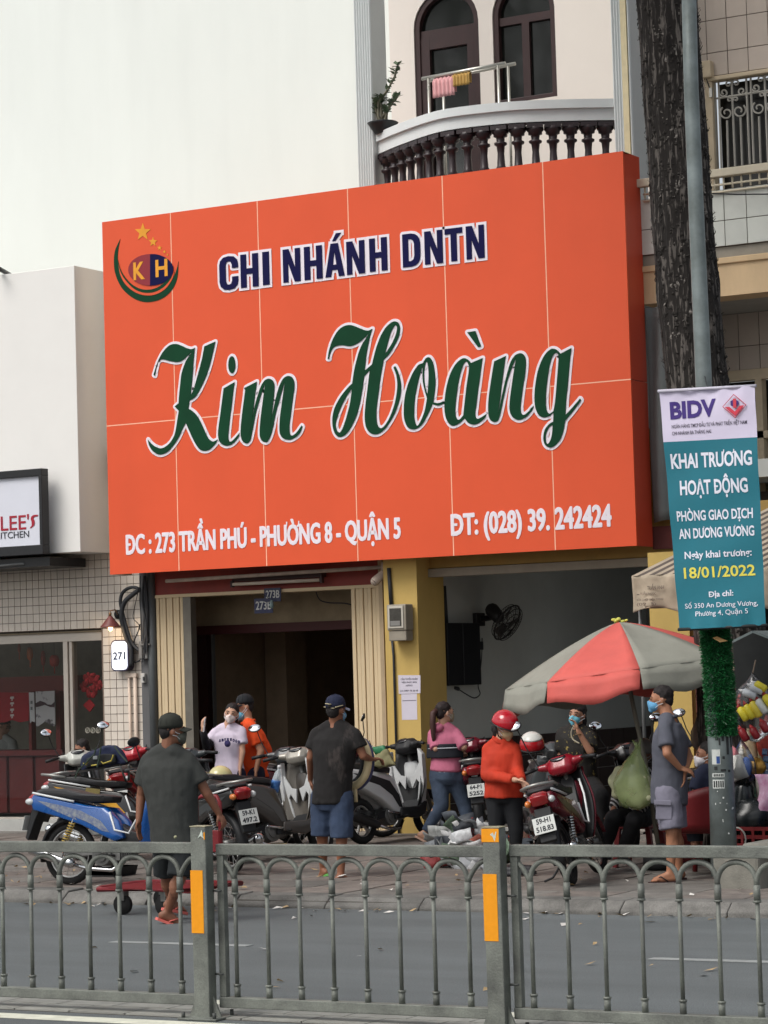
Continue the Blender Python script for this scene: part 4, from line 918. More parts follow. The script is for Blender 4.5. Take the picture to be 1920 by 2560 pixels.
# ================================================================ building on the right
rt = thing('tiled_building', 'old building on the right with square tiles and a grilled window', 'building', (-9, F, SZ))
tilew = M('wall_tile_pink', (196, 182, 170), .5, var=.07, scale=2, rnd=.06); tileg = M('balcony_tile', (206, 208, 200), .4, var=.06, scale=4, rnd=.05)
gro2 = M('grout_dark', (104, 94, 86), .9); bgb = M('beam_beige', (212, 184, 146), .8, var=.14, scale=2.5, stretch=(1, 1, .3), bump=.15)
YT = 28.3
xR0 = P(1620, 200, Y=YT).x; 
def tiles(x0, x1, z0, z1, Y, tw, th, mat_, ox=0., nm='wall_tile'):
    src = None; n = 0; x = x0
    bk = MB().bb(x0, x1, Y, Y+.1, z0, z1).build('wall_backing', gro2, rt)
    while x < x1-.01:
        z = z1
        while z > z0+.01:
            w2 = min(tw, x1-x); h2 = min(th, z-z0); m = WM[rt.name].inverted() @ Matrix.Translation((x+w2/2, Y-.006+rnd(-.002, .002), z-h2/2))
            full = w2 > tw-.01 and h2 > th-.01
            if full and src is not None: inst(src, nm, rt, m)
            else:
                o = MB().box((0, 0, 0), (w2-.01, .016, h2-.01)).build(nm, mat_, rt, world=False); o.matrix_local = m
                if full: src = o
            z -= th
        x += tw
zw = P(1790, 190, Y=YT).z
tiles(xR0, -8.6, zw, zw+2.2, YT, .255, .385, tilew)
xg0 = P(1786, 300, Y=YT).x; zg1 = P(1790, 203, Y=YT).z; zg0 = P(1790, 425, Y=YT).z-.1
MB().bb(xR0, P(1768, 300, Y=YT).x, YT, YT+.2, 6.3, zw).build('wall_pier', tilew, rt)
fb = M('frame_beige', (208, 190, 162), .7, var=.1)
MB().bb(P(1766, 300, Y=YT).x, -8.4, YT-.05, YT+.1, zg1, zw-.01).build('window_lintel', fb, rt, bevel=.01)
MB().bb(P(1768, 300, Y=YT).x, xg0, YT-.04, YT+.1, 6.3, zg1).build('window_jamb', fb, rt, bevel=.01)
MB().bb(xg0, -8.4, YT+.2, YT+.25, 6.3, zg1).build('window_dark', M('pane_black', (34, 33, 30), .2), rt)
gw = M('grille_white', (176, 172, 164), .5)
g = MB(); sc = 1/3.95
def gp(x, y, Y=YT+.03): return P(1500+x*sc, y*sc, Y=Y)
for (xa, ya, xb_, yb) in ((1170, 800, 1200, 1660), (1443, 770, 1480, 1620), (1487, 760, 1520, 1610), (1300, 780, 1335, 1640), (1625, 740, 1660, 1600), (1255, 1190, 1267, 1650), (1388, 1160, 1405, 1635), (1570, 1150, 1587, 1610), (1700, 1120, 1715, 1600), (1140, 975, 1700, 890), (1130, 800, 1150, 1670)):
    g.tube([gp(xa, ya), gp(xb_, yb)], .013, 5)
g.build('grille_bar', gw, rt)
def spiral(cx, cy, r, a0, turns, s=1):
    n = 22; return [(cx+r*(1-.72*i/n)*math.cos(a0+s*turns*2*PI*i/n), cy+r*(1-.72*i/n)*math.sin(a0+s*turns*2*PI*i/n)) for i in range(n+1)]
for ox, oy in ((0, 0), (318, -48)):
    for pts in (spiral(1250, 1115, 66, -2.2, 1.25, -1), spiral(1375, 1095, 70, -.9, 1.25, 1), spiral(1270, 830, 38, .5, 1.1, -1), spiral(1342, 820, 38, 2.6, 1.1, 1), spiral(1222, 915, 42, 2.8, 1.2, -1), spiral(1400, 900, 42, .3, 1.2, 1), spiral(1278, 985, 26, .5, 1, -1), spiral(1342, 980, 26, 2.6, 1, 1)):
        MB().tube([gp(x+ox, y+oy) for x, y in pts], .011, 5).build('grille_scroll', gw, rt)
# balcony: rail, tiled parapet, beam
YB = 26.85
xb0 = P(1592, 500, Y=YB).x
zp1 = P(1592, 501, Y=YB).z; zp0 = P(1600, 640, Y=YB).z
tiles(xb0, -8.6, zp0, zp1, YB, .262, .345, tileg, nm='parapet_tile')
MB().bb(xb0, -8.6, YB+.1, YB+.2, zp0, zp1).build('parapet', tileg, rt)
zr1 = P(1600, 447, Y=YB-.1).z; crm = M('rail_cream', (206, 196, 174), .7, var=.08)
MB().bb(xb0+.03, -8.6, YB-.1, YB, zr1-.09, zr1).build('handrail', crm, rt, bevel=.01)
for z in (zr1-.17, zr1-.25): MB().tube([(xb0+.1, YB-.04, z), (-8.6, YB-.04, z)], .013, 6).build('rail_bar', crm, rt)
x = xb0+.12
while x < -8.7:
    MB().tube([(x, YB-.04, zp1), (x, YB-.04, zr1-.09)], .012, 6).build('rail_upright', crm, rt); x += .105
zb1 = P(1600, 641, Y=YB).z; zbm = P(1600, 670, Y=YB).z; zb0 = P(1602, 762, Y=YB).z
MB().bb(xb0+.02, -8.6, YB+.02, 28.3, zbm, zp0-.004).build('beam_upper', M('beam_grey', (150, 144, 132), .8), rt)
MB().bb(xb0-.03, -8.6, YB-.03, YB+.2, zbm-.06, zbm+.01).build('beam_cornice', bgb, rt, bevel=.01)
MB().bb(xb0+.02, -8.6, YB, YB+.4, zb0, zbm-.06).build('beam', bgb, rt)
MB().bb(xb0+.02, -8.6, YB+.4, 28.3, zb0-.0, zb0+.15).build('soffit', M('soffit', (160, 156, 150), .8), rt)
MB().bb(xb0+.05, -8.6, YB+.2, 28.4, 6.3, 6.45).build('balcony_floor', conc, rt)
xfw = P(1604, 900, Y=F).x
MB().bb(xfw-.03, xfw+.02, F-.02, F+.05, 3.9, zb0).build('corner_strip', M('cream_strip', (220, 206, 168)), rt)
MB().bb(xfw-.02, xfw+.01, F+.05, 28.3, 3.4, zb0).build('side_wall', M('side_grey', (140, 142, 142), .85, var=.1), rt)
zq = P(1810, 930, Y=YT).z
tiles(xfw+.4, -8.6, zq, zb0, YT, .255, .385, tilew)
MB().bb(xfw+.3, -8.6, YT-.04, YT+.1, zq-.12, zq).build('window_lintel', fb, rt)
xm = P(1888, 1000, Y=YT).x
for k in range(3): MB().bb(xm+.02+k*.75, xm+.1+k*.75, YT-.04, YT+.1, zq-1.6, zq-.12).build('window_jamb', fb, rt)
MB().bb(xfw+.3, -8.6, YT+.12, YT+.2, zq-1.6, zq-.12).build('window_dark', M('pane_black', (34, 33, 30)), rt)
MB().bb(xfw+.3, -8.6, YT-.04, YT+.1, zq-.80, zq-.72).build('window_rail', fb, rt); MB().bb(xfw+.3, -8.6, YT-.06, YT+.1, zq-1.68, zq-1.6).build('window_sill', fb, rt)
tiles(xfw+.4, -8.6, 3.9, zq-1.68, YT-.1, .262, .345, tileg, nm='parapet_tile')
MB().bb(xfw+.1, -8.6, 26.9, F+.2, P(1660, 1372, Y=26.9).z, P(1660, 1315, Y=26.9).z).build('maroon_fascia', M('maroon_fascia', (92, 44, 42), .7, var=.15), rt)
# ground floor, right end: yellow pier, dark shop, red doorpost
MB().bb(P(1630, 1700, Y=26.2).x, P(1728, 1700, Y=26.2).x, 26.2, 26.4, SZ, P(1660, 1380, Y=26.2).z).build('yellow_pier', yel, rt)
MB().bb(P(1762, 1700, Y=26.2).x, P(1790, 1700, Y=26.2).x, 26.2, 26.3, 1.2, 3.2).build('yellow_pier', M('orange_wall', (196, 146, 52), .8), rt)
MB().bb(P(1738, 1700, Y=26.1).x, P(1762, 1700, Y=26.1).x, 26.1, 26.3, SZ, 2.6).build('red_doorpost', M('red_wood', (96, 44, 34), .6, var=.15), rt)
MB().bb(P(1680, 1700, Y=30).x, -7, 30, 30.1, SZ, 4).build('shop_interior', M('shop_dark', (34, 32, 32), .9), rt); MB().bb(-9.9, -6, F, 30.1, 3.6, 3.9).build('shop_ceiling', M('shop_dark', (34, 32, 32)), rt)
# grey tarpaulin hanging beside the sign
tp = [P(1606, 800, Y=26.86), P(1606, 1180, Y=26.86)]
qa = P(1612, 770, Y=26.8); qb = P(1612, 1308, Y=26.8); xe = P(1700, 1000, Y=26.8).x
def tarp(u, v):
    x = qa.x+(xe-qa.x)*u; return (x, 26.8+.04*math.sin(u*9+v*2)+.02*math.sin(v*7+u*3), qa.z+(qb.z-qa.z)*v+.05*u*(v > .9))
tag(MB().grid(tarp, 14, 20).build('tarpaulin', M('tarp_grey', (104, 108, 108), .8, var=.12, scale=2, bump=.2), loc=(qb.x+.3, 26.8, qb.z), solid=.01), 'grey tarpaulin hanging beside the right end of the orange sign', 'tarpaulin')
wb_ = thing('wall_box', 'small beige alarm box on the wall left of the grilled window', 'box', gp(1060, 700, YT))
MB().box(gp(1062, 690, YT-.06), (.12, .12, .2)).build('housing', fb, wb_, bevel=.015); MB().tube([gp(1045, 760, YT-.05), gp(1085, 880, YT-.05)], .006, 4).build('wire', charc, wb_)
MB().box(gp(1096, 915, YT-.06), (.035, .03, .11)).build('sensor', stl, wb_)
sw_ = thing('slack_wire', 'thin dark wire slung across the tiled balcony parapet', 'wire', gp(1300, 1920, YB-.1))
MB().tube([gp(1110, 1910, YB-.1), gp(1350, 1920, YB-.1), gp(1800, 1915, YB-.1)], .008, 4).build('wire', charc, sw_)
# ================================================================ street fence (nearest the camera)
galv = M('galvanised', (102, 104, 100), .6, .2, var=.2, scale=5, bump=.3, bscale=90, rgb2=(128, 132, 124), speck=.10, dirt=.8, dscale=7, dcol=.62)
yref = M('reflector_yellow', (232, 150, 14), .45, var=.06, scale=30)
FY = 12.65
pw2 = .052
def fx(px, py): return P(px, py, Y=FY).x
posts = [P(517, 2300, Y=FY-.06).x, P(1250, 2300, Y=FY-.06).x]
pz = 1.085; sp = posts[1]-posts[0]
zt0 = P(300, 2109, Y=FY).z; zb_ = P(300, 2462, Y=FY).z
fences = []
def fence_panel(x0, x1, lab, n, first=False, dz=0.):
    t = thing('street_fence', lab, 'fence', ((x0+x1)/2, FY, 0), group='street fence panels')
    zt = .995+dz; zb = .13+dz
    MB().bb(x0, x1, FY-.03, FY+.03, zt-.062, zt).build('top_rail', galv, t, bevel=.005)
    MB().bb(x0, x1, FY-.03, FY+.03, zb-.06, zb).build('bottom_rail', galv, t, bevel=.005)
    MB().bb(x1-.045, x1, FY-.022, FY+.022, zb, zt-.062).build('end_upright', galv, t, bevel=.004)
    if first: MB().bb(x0, x0+.045, FY-.022, FY+.022, zb, zt-.062).build('end_upright', galv, t, bevel=.004)
    s_ = (x1-x0-.05)/n; xs_ = [x0+s_*(i+.5) for i in range(n)]
    src = None; asrc = None; za = zt-.062-.02; rr = s_/2-.012
    for i, x in enumerate(xs_):
        m = WM[t.name].inverted() @ Matrix.Translation((x, FY, 0))
        if src is None:
            mb = MB(); mb.tube([(0, 0, zb), (0, 0, zb+.07)], .018, 10); mb.tube([(0, 0, zb+.07), (0, 0, za-rr-.06)], .0118, 10); mb.tube([(0, 0, za-rr-.10), (0, 0, za-rr-.02)], .0185, 10)
            mb.tube([(0, 0, zb+.062), (0, 0, zb+.074)], .022, 10); mb.tube([(0, 0, za-rr-.11), (0, 0, za-rr-.098)], .022, 10)
            src = mb.build('baluster', galv, t, world=False); src.matrix_local = m
            mb = MB(); mb.tube([(s_/2-(s_/2)*math.cos(PI*k/14)*1., 0, za-rr-.03+(rr+.03)*math.sin(PI*k/14)**.8) for k in range(15)], .0145, 8)
            asrc = mb.build('arch', galv, t, world=False); asrc.matrix_local = m
        else:
            inst(src, 'baluster', t, m)
            if i < n-1: inst(asrc, 'arch', t, m)
    for (xa, s1) in ((x0, 1), (x1-.05, -1)):
        c = xs_[0] if s1 > 0 else xs_[-1]; e = x0 if s1 > 0 else x1-.045
        MB().tube([(c+(e-c)*(k/8), FY, za-rr-.03+(rr+.03)*math.sin(PI/2*min(1, k/8*1.0))**.8) for k in range(9)], .0145, 8).build('half_arch', galv, t)
    for zz in (.25, .72):
        MB().tube([(x0-.005, FY-.05, zz), (x0+.045, FY-.05, zz)], .007, 6).build('bolt', M('bolt', (70, 72, 70), .5, .5), t)
    return t
def fence_post(x, lab, top_yellow):
    t = thing('fence_post', lab, 'post', (x, FY, 0), group='street fence posts')
    MB().bb(x-pw2-.012, x+pw2-.012, FY-.115, FY-.035, 0, pz).build('post_tube', galv, t, bevel=.006)
    MB().bb(x-pw2-.014, x+pw2-.010, FY-.117, FY-.033, pz, pz+.006).build('cap', M('cap_rust', (150, 144, 120), .7, var=.3, scale=30), t)
    MB().bb(x-pw2-.0145, x+pw2-.035, FY-.1175, FY-.1155, .485, .84).build('reflector', yref, t)
    if top_yellow: MB().bb(x-pw2-.0145, x+pw2-.014, FY-.1175, FY-.1155, pz-.075, pz-.004).build('reflector', yref, t)
    else: MB().bb(x+pw2-.022, x+pw2-.014, FY-.1175, FY-.1155, pz-.07, pz-.03).build('reflector', yref, t)
    pts = [(x+rnd(-.02, .035), pz-.045+rnd(-.03, .03)) for _ in range(9)]; cx = x+.012; pts = sorted(pts, key=lambda p: math.atan2(p[1]-pz+.045, p[0]-cx))
    MB().prism(pts, FY-.1185, FY-.117, 'y').build('torn_sticker', M('sticker_white', (190, 200, 190), .7, var=.2), t)
    MB().bb(x-.13, x+.13, FY-.19, FY+.04, 0.002, .014).build('base_plate', galv, t, bevel=.003)
    for sx in (-1, 1):
        MB().prism([(x-.012+sx*pw2, .014), (x-.012+sx*(pw2+.055), .014), (x-.012+sx*pw2, .14)], FY-.08, FY-.07, 'y').build('gusset', galv, t)
        for yy in (-.165, .015): MB().tube([(x+sx*.105, FY+yy, .012), (x+sx*.105, FY+yy, .045)], .012, 6).build('anchor_bolt', M('bolt', (70, 72, 70)), t)
    return t
e0 = posts[0]+pw2-.012; fence_post(posts[0], 'left street fence post with yellow strip and torn white sticker', False)
fence_post(posts[1], 'right street fence post with yellow strip and yellow top patch', True)
fence_panel(posts[0]-sp+.05, posts[0]-.064, 'grey steel fence panel at the left edge, left of the first post', 8, dz=-.005)
fence_panel(posts[0]+.05, posts[1]-.064, 'grey steel fence panel between the two yellow striped posts', 8, first=True, dz=-.012)
fence_panel(posts[1]+.05, posts[1]+sp-.06, 'grey steel fence panel right of the second yellow striped post', 8, first=True, dz=-.005)

# ================================================================ tree, lamp pole, banner
bark = M('bark', (44, 39, 36), .95, var=.3, scale=30, stretch=(1, 1, .13), bump=1.6, bscale=30, rgb2=(98, 92, 87), cut=.53)
tr = thing('street_tree', 'tall street tree with dark furrowed bark behind the lamp pole', 'tree', (P(1830, 2150, Z=SZ).x-1.2, 22.2, SZ))
TY = 22.2
ctr = [(1856, 2150, 95), (1830, 1700, 88), (1812, 1400, 84), (1775, 1180, 80), (1745, 980, 76), (1717, 700, 74.5), (1700, 450, 74), (1682, 200, 73.5), (1664, -60, 73), (1650, -500, 70)]
rings = []; N = 44; NV = 150
cpts = catmull([(a, b) for a, b, _ in ctr], 18, False); cr = catmull([(c, 0) for _, _, c in ctr], 18, False)
import mathutils
random.seed(11)
for i, (x, y) in enumerate(cpts):
    c = P(x, y, Y=TY); D = (c-O0).dot(FW); r = cr[i][0]*D/CF; ring = []
    for j in range(N):
        a = 2*PI*j/N; z = c.z
        n1 = mathutils.noise.noise(Vector((math.cos(a)*6, math.sin(a)*6, z*1.3))); n2 = mathutils.noise.noise(Vector((math.cos(a)*13, math.sin(a)*13, z*3.4)))
        rr = r*(1+.035*n1)+.022*max(0, n2)+.012*abs(n1)
        ring.append((c.x+rr*math.cos(a), c.y+rr*math.sin(a), z))
    rings.append(ring)
tk = MB().loft(rings, sm=False).build('trunk', bark, tr)
# plates of bark standing proud of the trunk
pl_ = MB()
for k in range(3400):
    i = random.randrange(2, len(cpts)-3); c = P(*cpts[i], Y=TY); D = (c-O0).dot(FW); r = cr[i][0]*D/CF
    a = rnd(PI*.85, PI*2.15); h = rnd(.05, .15); w_ = rnd(.006, .016); z = c.z+rnd(-.15, .15); o_ = r+rnd(.002, .010)
    u = Vector((-math.sin(a), math.cos(a), 0)); n_ = Vector((math.cos(a), math.sin(a), 0)); q = Vector((c.x, c.y, z))+n_*o_
    lean = Vector((rnd(-.02, .02), 0, 0))
    pl_.add([q-u*w_*.6-n_*.02, q+u*w_*.5-n_*.02, q+Vector((0, 0, h*.5))+u*w_+n_*.006+lean, q+Vector((0, 0, h))-n_*.02+lean, q+Vector((0, 0, h*.5))-u*w_+n_*.004+lean], [(0, 1, 2), (0, 2, 4), (4, 2, 3)])
tag(pl_.build('bark_plates', M('bark_plate', (56, 51, 47), .95, var=.4, scale=9, rgb2=(128, 122, 116), cut=.56), tr), kind='stuff')
# crown high above the picture (it shades the pavement and shows in the upper panes)
leafm = M('street_leaf', (52, 74, 38), .6, var=.4, scale=3)
def crown(cx, cy, cz, R_, n, parent, sd, br=True):
    random.seed(sd); mb = MB(); lim = MB()
    cl = []
    for k in range(18):
        d = Vector((rnd(-1, 1), rnd(-1, 1), rnd(-.35, .8))).normalized()*rnd(.4, 1)
        q = Vector((cx+d.x*R_, cy+d.y*R_, cz+d.z*R_*.45)); cl.append(q)
        lim.tube([(cx, cy, cz-R_*.45), ((cx+q.x)/2, (cy+q.y)/2, cz-R_*.1), q], [.14, .08, .03], 6)
    for k in range(n):
        q = random.choice(cl)+Vector((random.gauss(0, 1), random.gauss(0, 1), random.gauss(0, .6)))*R_*.2
        d = Vector((rnd(-1, 1), rnd(-1, 1), rnd(-1, .4))).normalized(); u = d.cross(Vector((rnd(-1, 1), rnd(-1, 1), rnd(-1, 1)))).normalized(); s = rnd(.08, .17)
        mb.add([q, q+d*s+u*s*.45, q+d*s*2, q+d*s-u*s*.45], [(0, 1, 2, 3)])
    tag(mb.build('crown', leafm, parent), kind='stuff')
    if br: lim.build('limb', bark, parent)
ct = P(1650, -500, Y=TY)
crown(ct.x, TY-1.5, ct.z+3.2, 5.2, 12000, tr, 5)
# trees on the camera's side of the street: seen only as reflections and by their shade
for k, (x, y, z, lab) in enumerate(((-27, 5, 16.8, 'broad leafy tree on the near side of the street, left of the viewpoint'), (-3.5, 1, 11.5, 'tall leafy tree on the near side of the street beside the viewpoint'), (8, 4, 11, 'leafy tree on the near side of the street, right of the viewpoint'))):
    t2 = thing('street_tree', lab, 'tree', (x, y-2.5, 0))
    crown(x, y-2.5, z, 7.5 if k == 0 else 4.6, 13000 if k == 0 else 4500, t2, 20+k)
    MB().tube([(x, y-2.5, 0), (x+.1, y-2.5, 4), (x, y-2.5, z-1.5)], [.36, .28, .2], 14).build('trunk', bark, t2)
# pole
PY = 20.75
pole = thing('lamp_pole', 'tapered grey steel lamp pole on a concrete block in front of the tree', 'pole', P(1812, 2190, Y=PY))
pm = M('pole_paint', (104, 112, 110), .5, .2, var=.16, scale=4, bump=.1, rgb2=(138, 148, 148))
pp_ = [(1721, -60, 18.3), (1728, 220, 18.5), (1742, 560, 19.5), (1762, 1020, 21), (1780, 1400, 26), (1798, 1800, 30), (1812, 2190, 34)]
pts = []; rs = []
for x, y, hw in pp_:
    c = P(x, y, Y=PY); pts.append(c); rs.append(hw*(c-O0).dot(FW)/CF)
MB().tube(pts, rs, 20).build('pole_shaft', pm, pole)
def onpole(x0, y0, x1, y1, mat_, nm, off=.003):
    """curved sticker hugging the shaft"""
    y = (y0+y1)/2; i = max(k for k in range(len(pp_)) if pp_[k][1] <= y); i = min(i, len(pp_)-2); t = (y-pp_[i][1])/(pp_[i+1][1]-pp_[i][1])
    c = pts[i].lerp(pts[i+1], t); r = rs[i]*(1-t)+rs[i+1]*t; D = (c-O0).dot(FW); cxp = pp_[i][0]*(1-t)+pp_[i+1][0]*t
    hz = (y1-y0)/2*D/CF
    def fn(u, v):
        s_ = ((x0+(x1-x0)*u)-cxp)*D/CF/r; s_ = max(-.97, min(.97, s_)); a = math.asin(s_); 
        fwd = Vector((-FW.x, -FW.y, 0)).normalized(); rt_ = Vector((R2.x, R2.y, 0)).normalized()
        return c+(rt_*math.sin(a)+fwd*math.cos(a))*(r+off)+Vector((0, 0, -hz+2*hz*v))
    return MB().grid(fn, 6, 1).build(nm, mat_, pole)
wsk = M('flyer_white', (190, 194, 190), .7, var=.1); dk = M('tape_dark', (40, 42, 42), .6)
onpole(1778, 1873, 1797, 1910, wsk, 'flyer'); onpole(1779, 1932, 1807, 1942, wsk, 'flyer'); onpole(1780, 1948, 1807, 1970, wsk, 'flyer')
onpole(1788, 1890, 1796, 1908, M('ink_blue', (40, 70, 130), .6), 'flyer_print', .005)
for k in range(5): onpole(1782+k*5, 1951, 1785+k*5, 1967, dk, 'flyer_digit', .005)
for k in range(6): onpole(1782+k*4, 1934, 1784.5+k*4, 1940, dk, 'flyer_digit', .005)
for (a, b, c, d) in ((1793, 1845, 1797, 1862), (1800, 1838, 1806, 1852), (1812, 1840, 1818, 1886), (1823, 1840, 1826, 1868), (1785, 1842, 1792, 1850), (1798, 1922, 1811, 1928), (1816, 1924, 1822, 1930), (1802, 1890, 1808, 1897), (1783, 1915, 1790, 1924)): onpole(a, b, c, d, dk, 'tape_scrap')
for k in range(12):
    x, y = rnd(1782, 1830), rnd(1975, 2100); onpole(x, y, x+rnd(1.5, 4), y+rnd(2, 5), wsk, 'paint_fleck')
fb_ = P(1738, 2230, Z=SZ); fe = P(1880, 2230, Z=SZ)
cm_ = M('footing', (122, 120, 112), .9, var=.25, scale=6, bump=.5, bscale=60)
MB().bb(fb_.x, fe.x-.05, 20.2, 20.95, SZ-.05, SZ+.28).build('concrete_block', cm_, pole, bevel=.03); MB().bb(fb_.x+.22, fe.x+.1, 20.3, 20.85, SZ+.28, SZ+.36).build('concrete_block', cm_, pole, bevel=.03)
# green tinsel garland wound round the pole
gl = thing('tinsel_garland', 'green artificial grass garland wrapped round the lamp pole below the banner', 'garland', P(1800, 1830, Y=PY))
gm = [M('tinsel_a', (22, 84, 44), .4, var=.4, scale=20), M('tinsel_b', (44, 120, 66), .35, var=.3, scale=20)]
gb = MB(); random.seed(9)
for k in range(15000):
    y = rnd(1566, 1838); x = 1787+(y-1566)*.073; c = P(x, y, Y=PY); D = (c-O0).dot(FW); r = (37+1.2*math.sin(y*.13))*D/CF*.9
    a = rnd(0, 2*PI); n_ = Vector((math.cos(a), math.sin(a), 0)); q = c+n_*r*rnd(.8, 1.0); d = (n_+Vector((rnd(-.8, .8), rnd(-.8, .8), rnd(-.9, .6)))).normalized()*rnd(.02, .045)
    u = d.cross(Vector((rnd(-1, 1), rnd(-1, 1), rnd(-1, 1)))).normalized()*.0035
    gb.add([q-u, q+u, q+d+u*.4, q+d-u*.4], [(0, 1, 2, 3)], 1 if random.random() < .3 else 0)
tag(gb.build('tinsel', gm, gl), kind='stuff')
MB().tube([P(1787+(y-1566)*.073, y, Y=PY) for y in (1566, 1700, 1838)], .10, 16).build('backing', M('tinsel_core', (16, 52, 30), .8), gl)
q = P(1795, 1600, Y=PY-.19); MB().add([q+Vector((-.05, 0, .02)), q+Vector((0, -.02, .03)), q+Vector((.09, 0, -.01)), q+Vector((.02, -.01, -.02))], [(0, 1, 2, 3)]).build('dry_leaf', M('dry_leaf', (176, 140, 92), .8), gl)
# hanging banner
BY = 20.45
bn = thing('street_banner', 'tall teal and white bank opening banner hung on the lamp pole', 'banner', P(1780, 1574, Y=BY))
tl_q, tr_q, br_q, bl_q = (1648, 978), (1888, 965), (1914, 1563), (1697, 1574)
W4 = [P(*q, Y=BY) for q in (tl_q, tr_q, br_q, bl_q)]
def bpos(u, v):
    t = W4[0].lerp(W4[1], u); b = W4[3].lerp(W4[2], u); p = t.lerp(b, v)
    f_ = .012*math.sin(u*5+v*2)+.006*math.sin(v*22+u*4)+(.02*math.sin(u*17+1)*math.sin(u*9) if v > .93 else 0)*((v-.93)/.07)
    if v < .06: f_ += .012*math.sin(u*26)*(1-v/.06)
    return Vector((p.x, BY-abs(f_)*.0+f_, p.z))
vW = .215
wm = M('banner_white', (212, 204, 226), .75, var=.02, bump=.1, bscale=40); tm = M('banner_teal', (34, 112, 128), .75, var=.05, scale=4, bump=.1, bscale=40)
MB().grid(lambda u, v: bpos(u, v*vW), 30, 12).build('white_field', wm, bn); MB().grid(lambda u, v: bpos(u, vW+v*(1-vW)), 30, 44).build('teal_field', tm, bn)
for v in (0, 1):
    MB().tube([bpos(0, v)+Vector((-.01, 0, 0)), bpos(1, v)+Vector((.01, 0, 0))], .014, 8).build('batten', M('batten_white', (200, 196, 210), .5) if v == 0 else dk, bn)
def btext(body, x0, y0, x1, y1, h, mat_, bold=0.):
    """print that follows the cloth: laid out in banner u,v"""
    def uv(x, y):
        # invert the quad by a few Newton steps
        u, v = .5, .5
        for _ in range(12):
            t = Vector(tl_q).lerp(Vector(tr_q), u); b = Vector(bl_q).lerp(Vector(br_q), u); p = t.lerp(b, v); e = Vector((x, y))-p
            du = (Vector(tr_q)-Vector(tl_q)).lerp(Vector(br_q)-Vector(bl_q), v); dv = b-t; det = du.x*dv.y-du.y*dv.x
            u += (e.x*dv.y-e.y*dv.x)/det; v += (du.x*e.y-du.y*e.x)/det
        return u, v
    ua, va = uv(x0, y0); ub, vb_ = uv(x1, y1)
    m = text_mb(body, 0, 0, 0, 1, h/599., ext=0.0, bold=bold)
    o = MB(); L = len(m.v)
    out = []
    for p in m.v:
        u = ua+(ub-ua)*p.x; v = va+(vb_-va)*p.x-p.z
        q = bpos(u, v); q.y -= .004+(-p.y)*1.; out.append(q)
    m.v = out; m.build('lettering', mat_, bn)
pur = M('bank_purple', (62, 40, 120), .6); bk = M('print_dark', (60, 54, 70), .7); wht = M('print_pale', (222, 224, 236), .7); yl = M('print_yellow', (226, 214, 90), .7); cor = M('bank_red', (206, 62, 80), .6)
def btb(body, x0, y0, x1, y1, h, mat_, k):
    for dx, dy in ((0, 0), (k, 0), (-k, 0), (0, k), (0, -k)):
        btext(body, x0+dx, y0+dy, x1+dx, y1+dy, h, mat_)
_t = text_mb
def btw(body, x0, y0, x1, y1, h, mat_, w_):
    global text_mb
    def alt(*a, **k): k['weight'] = w_; return _t(*a, **k)
    text_mb = alt; btext(body, x0, y0, x1, y1, h, mat_); text_mb = _t
btw('BIDV', 1676, 1047, 1793, 1038, 40, pur, .042)
btw('NGÂN HÀNG TMCP ĐẦU TƯ VÀ PHÁT TRIỂN VIỆT NAM', 1680, 1072, 1869, 1060, 9, bk, .006)
btw('CHI NHÁNH BA THÁNG HAI', 1681, 1089, 1779, 1083, 9, bk, .006)
btw('KHAI TRƯƠNG', 1678, 1172, 1883, 1162, 35, wht, .03)
btw('HOẠT ĐỘNG', 1701, 1238, 1872, 1230, 34, wht, .03)
btw('PHÒNG GIAO DỊCH', 1693, 1304, 1884, 1295, 24, wht, .025)
btw('AN DƯƠNG VƯƠNG', 1697, 1348, 1888, 1339, 24, wht, .025)
btw('Ngày khai trương:', 1712, 1398, 1881, 1389, 17, wht, .02)
btw('18/01/2022', 1711, 1447, 1889, 1438, 26, yl, .02)
btw('Địa chỉ:', 1774, 1493, 1836, 1489, 13, wht, .025)
btw('Số 350 An Dương Vương,', 1712, 1522, 1896, 1513, 12, wht, .004)
btw('Phường 4, Quận 5', 1740, 1541, 1872, 1533, 12, wht, .004)
def bshape(pts, mat_, nm, k=.004):
    w_ = [P(x, y, Y=BY-.025-k) for x, y in pts]; MB().prism([(p.x, p.z) for p in w_], BY-.026-k, BY-.023-k, 'y').build(nm, mat_, bn)
D_ = [(1834, 986), (1865, 1012), (1838, 1044), (1807, 1017)]; cxq = (1836, 1015)
dp = [P(x, y, Y=BY-.03) for x, y in D_]
MB().tube(dp, .004, 5, closed=True).build('logo_outline', cor, bn)
bshape([(1812, 1018), (1823, 1017), (1837, 1029), (1849, 1014), (1860, 1013), (1838, 1040)], cor, 'logo_mark')
bshape([(1832, 997), (1840, 996), (1841, 1019), (1833, 1020)], cor, 'logo_mark', .008); bshape([(1826, 1003), (1832, 1000), (1833, 1016), (1827, 1014)], pur, 'logo_mark'); bshape([(1840, 1000), (1846, 1002), (1846, 1011), (1841, 1015)], pur, 'logo_mark')
MB().tube([P(1768, 968, Y=BY), P(1762, 940, Y=PY-.05), P(1762, 940, Y=PY+.1)], .004, 4).build('tie_cord', dk, bn)
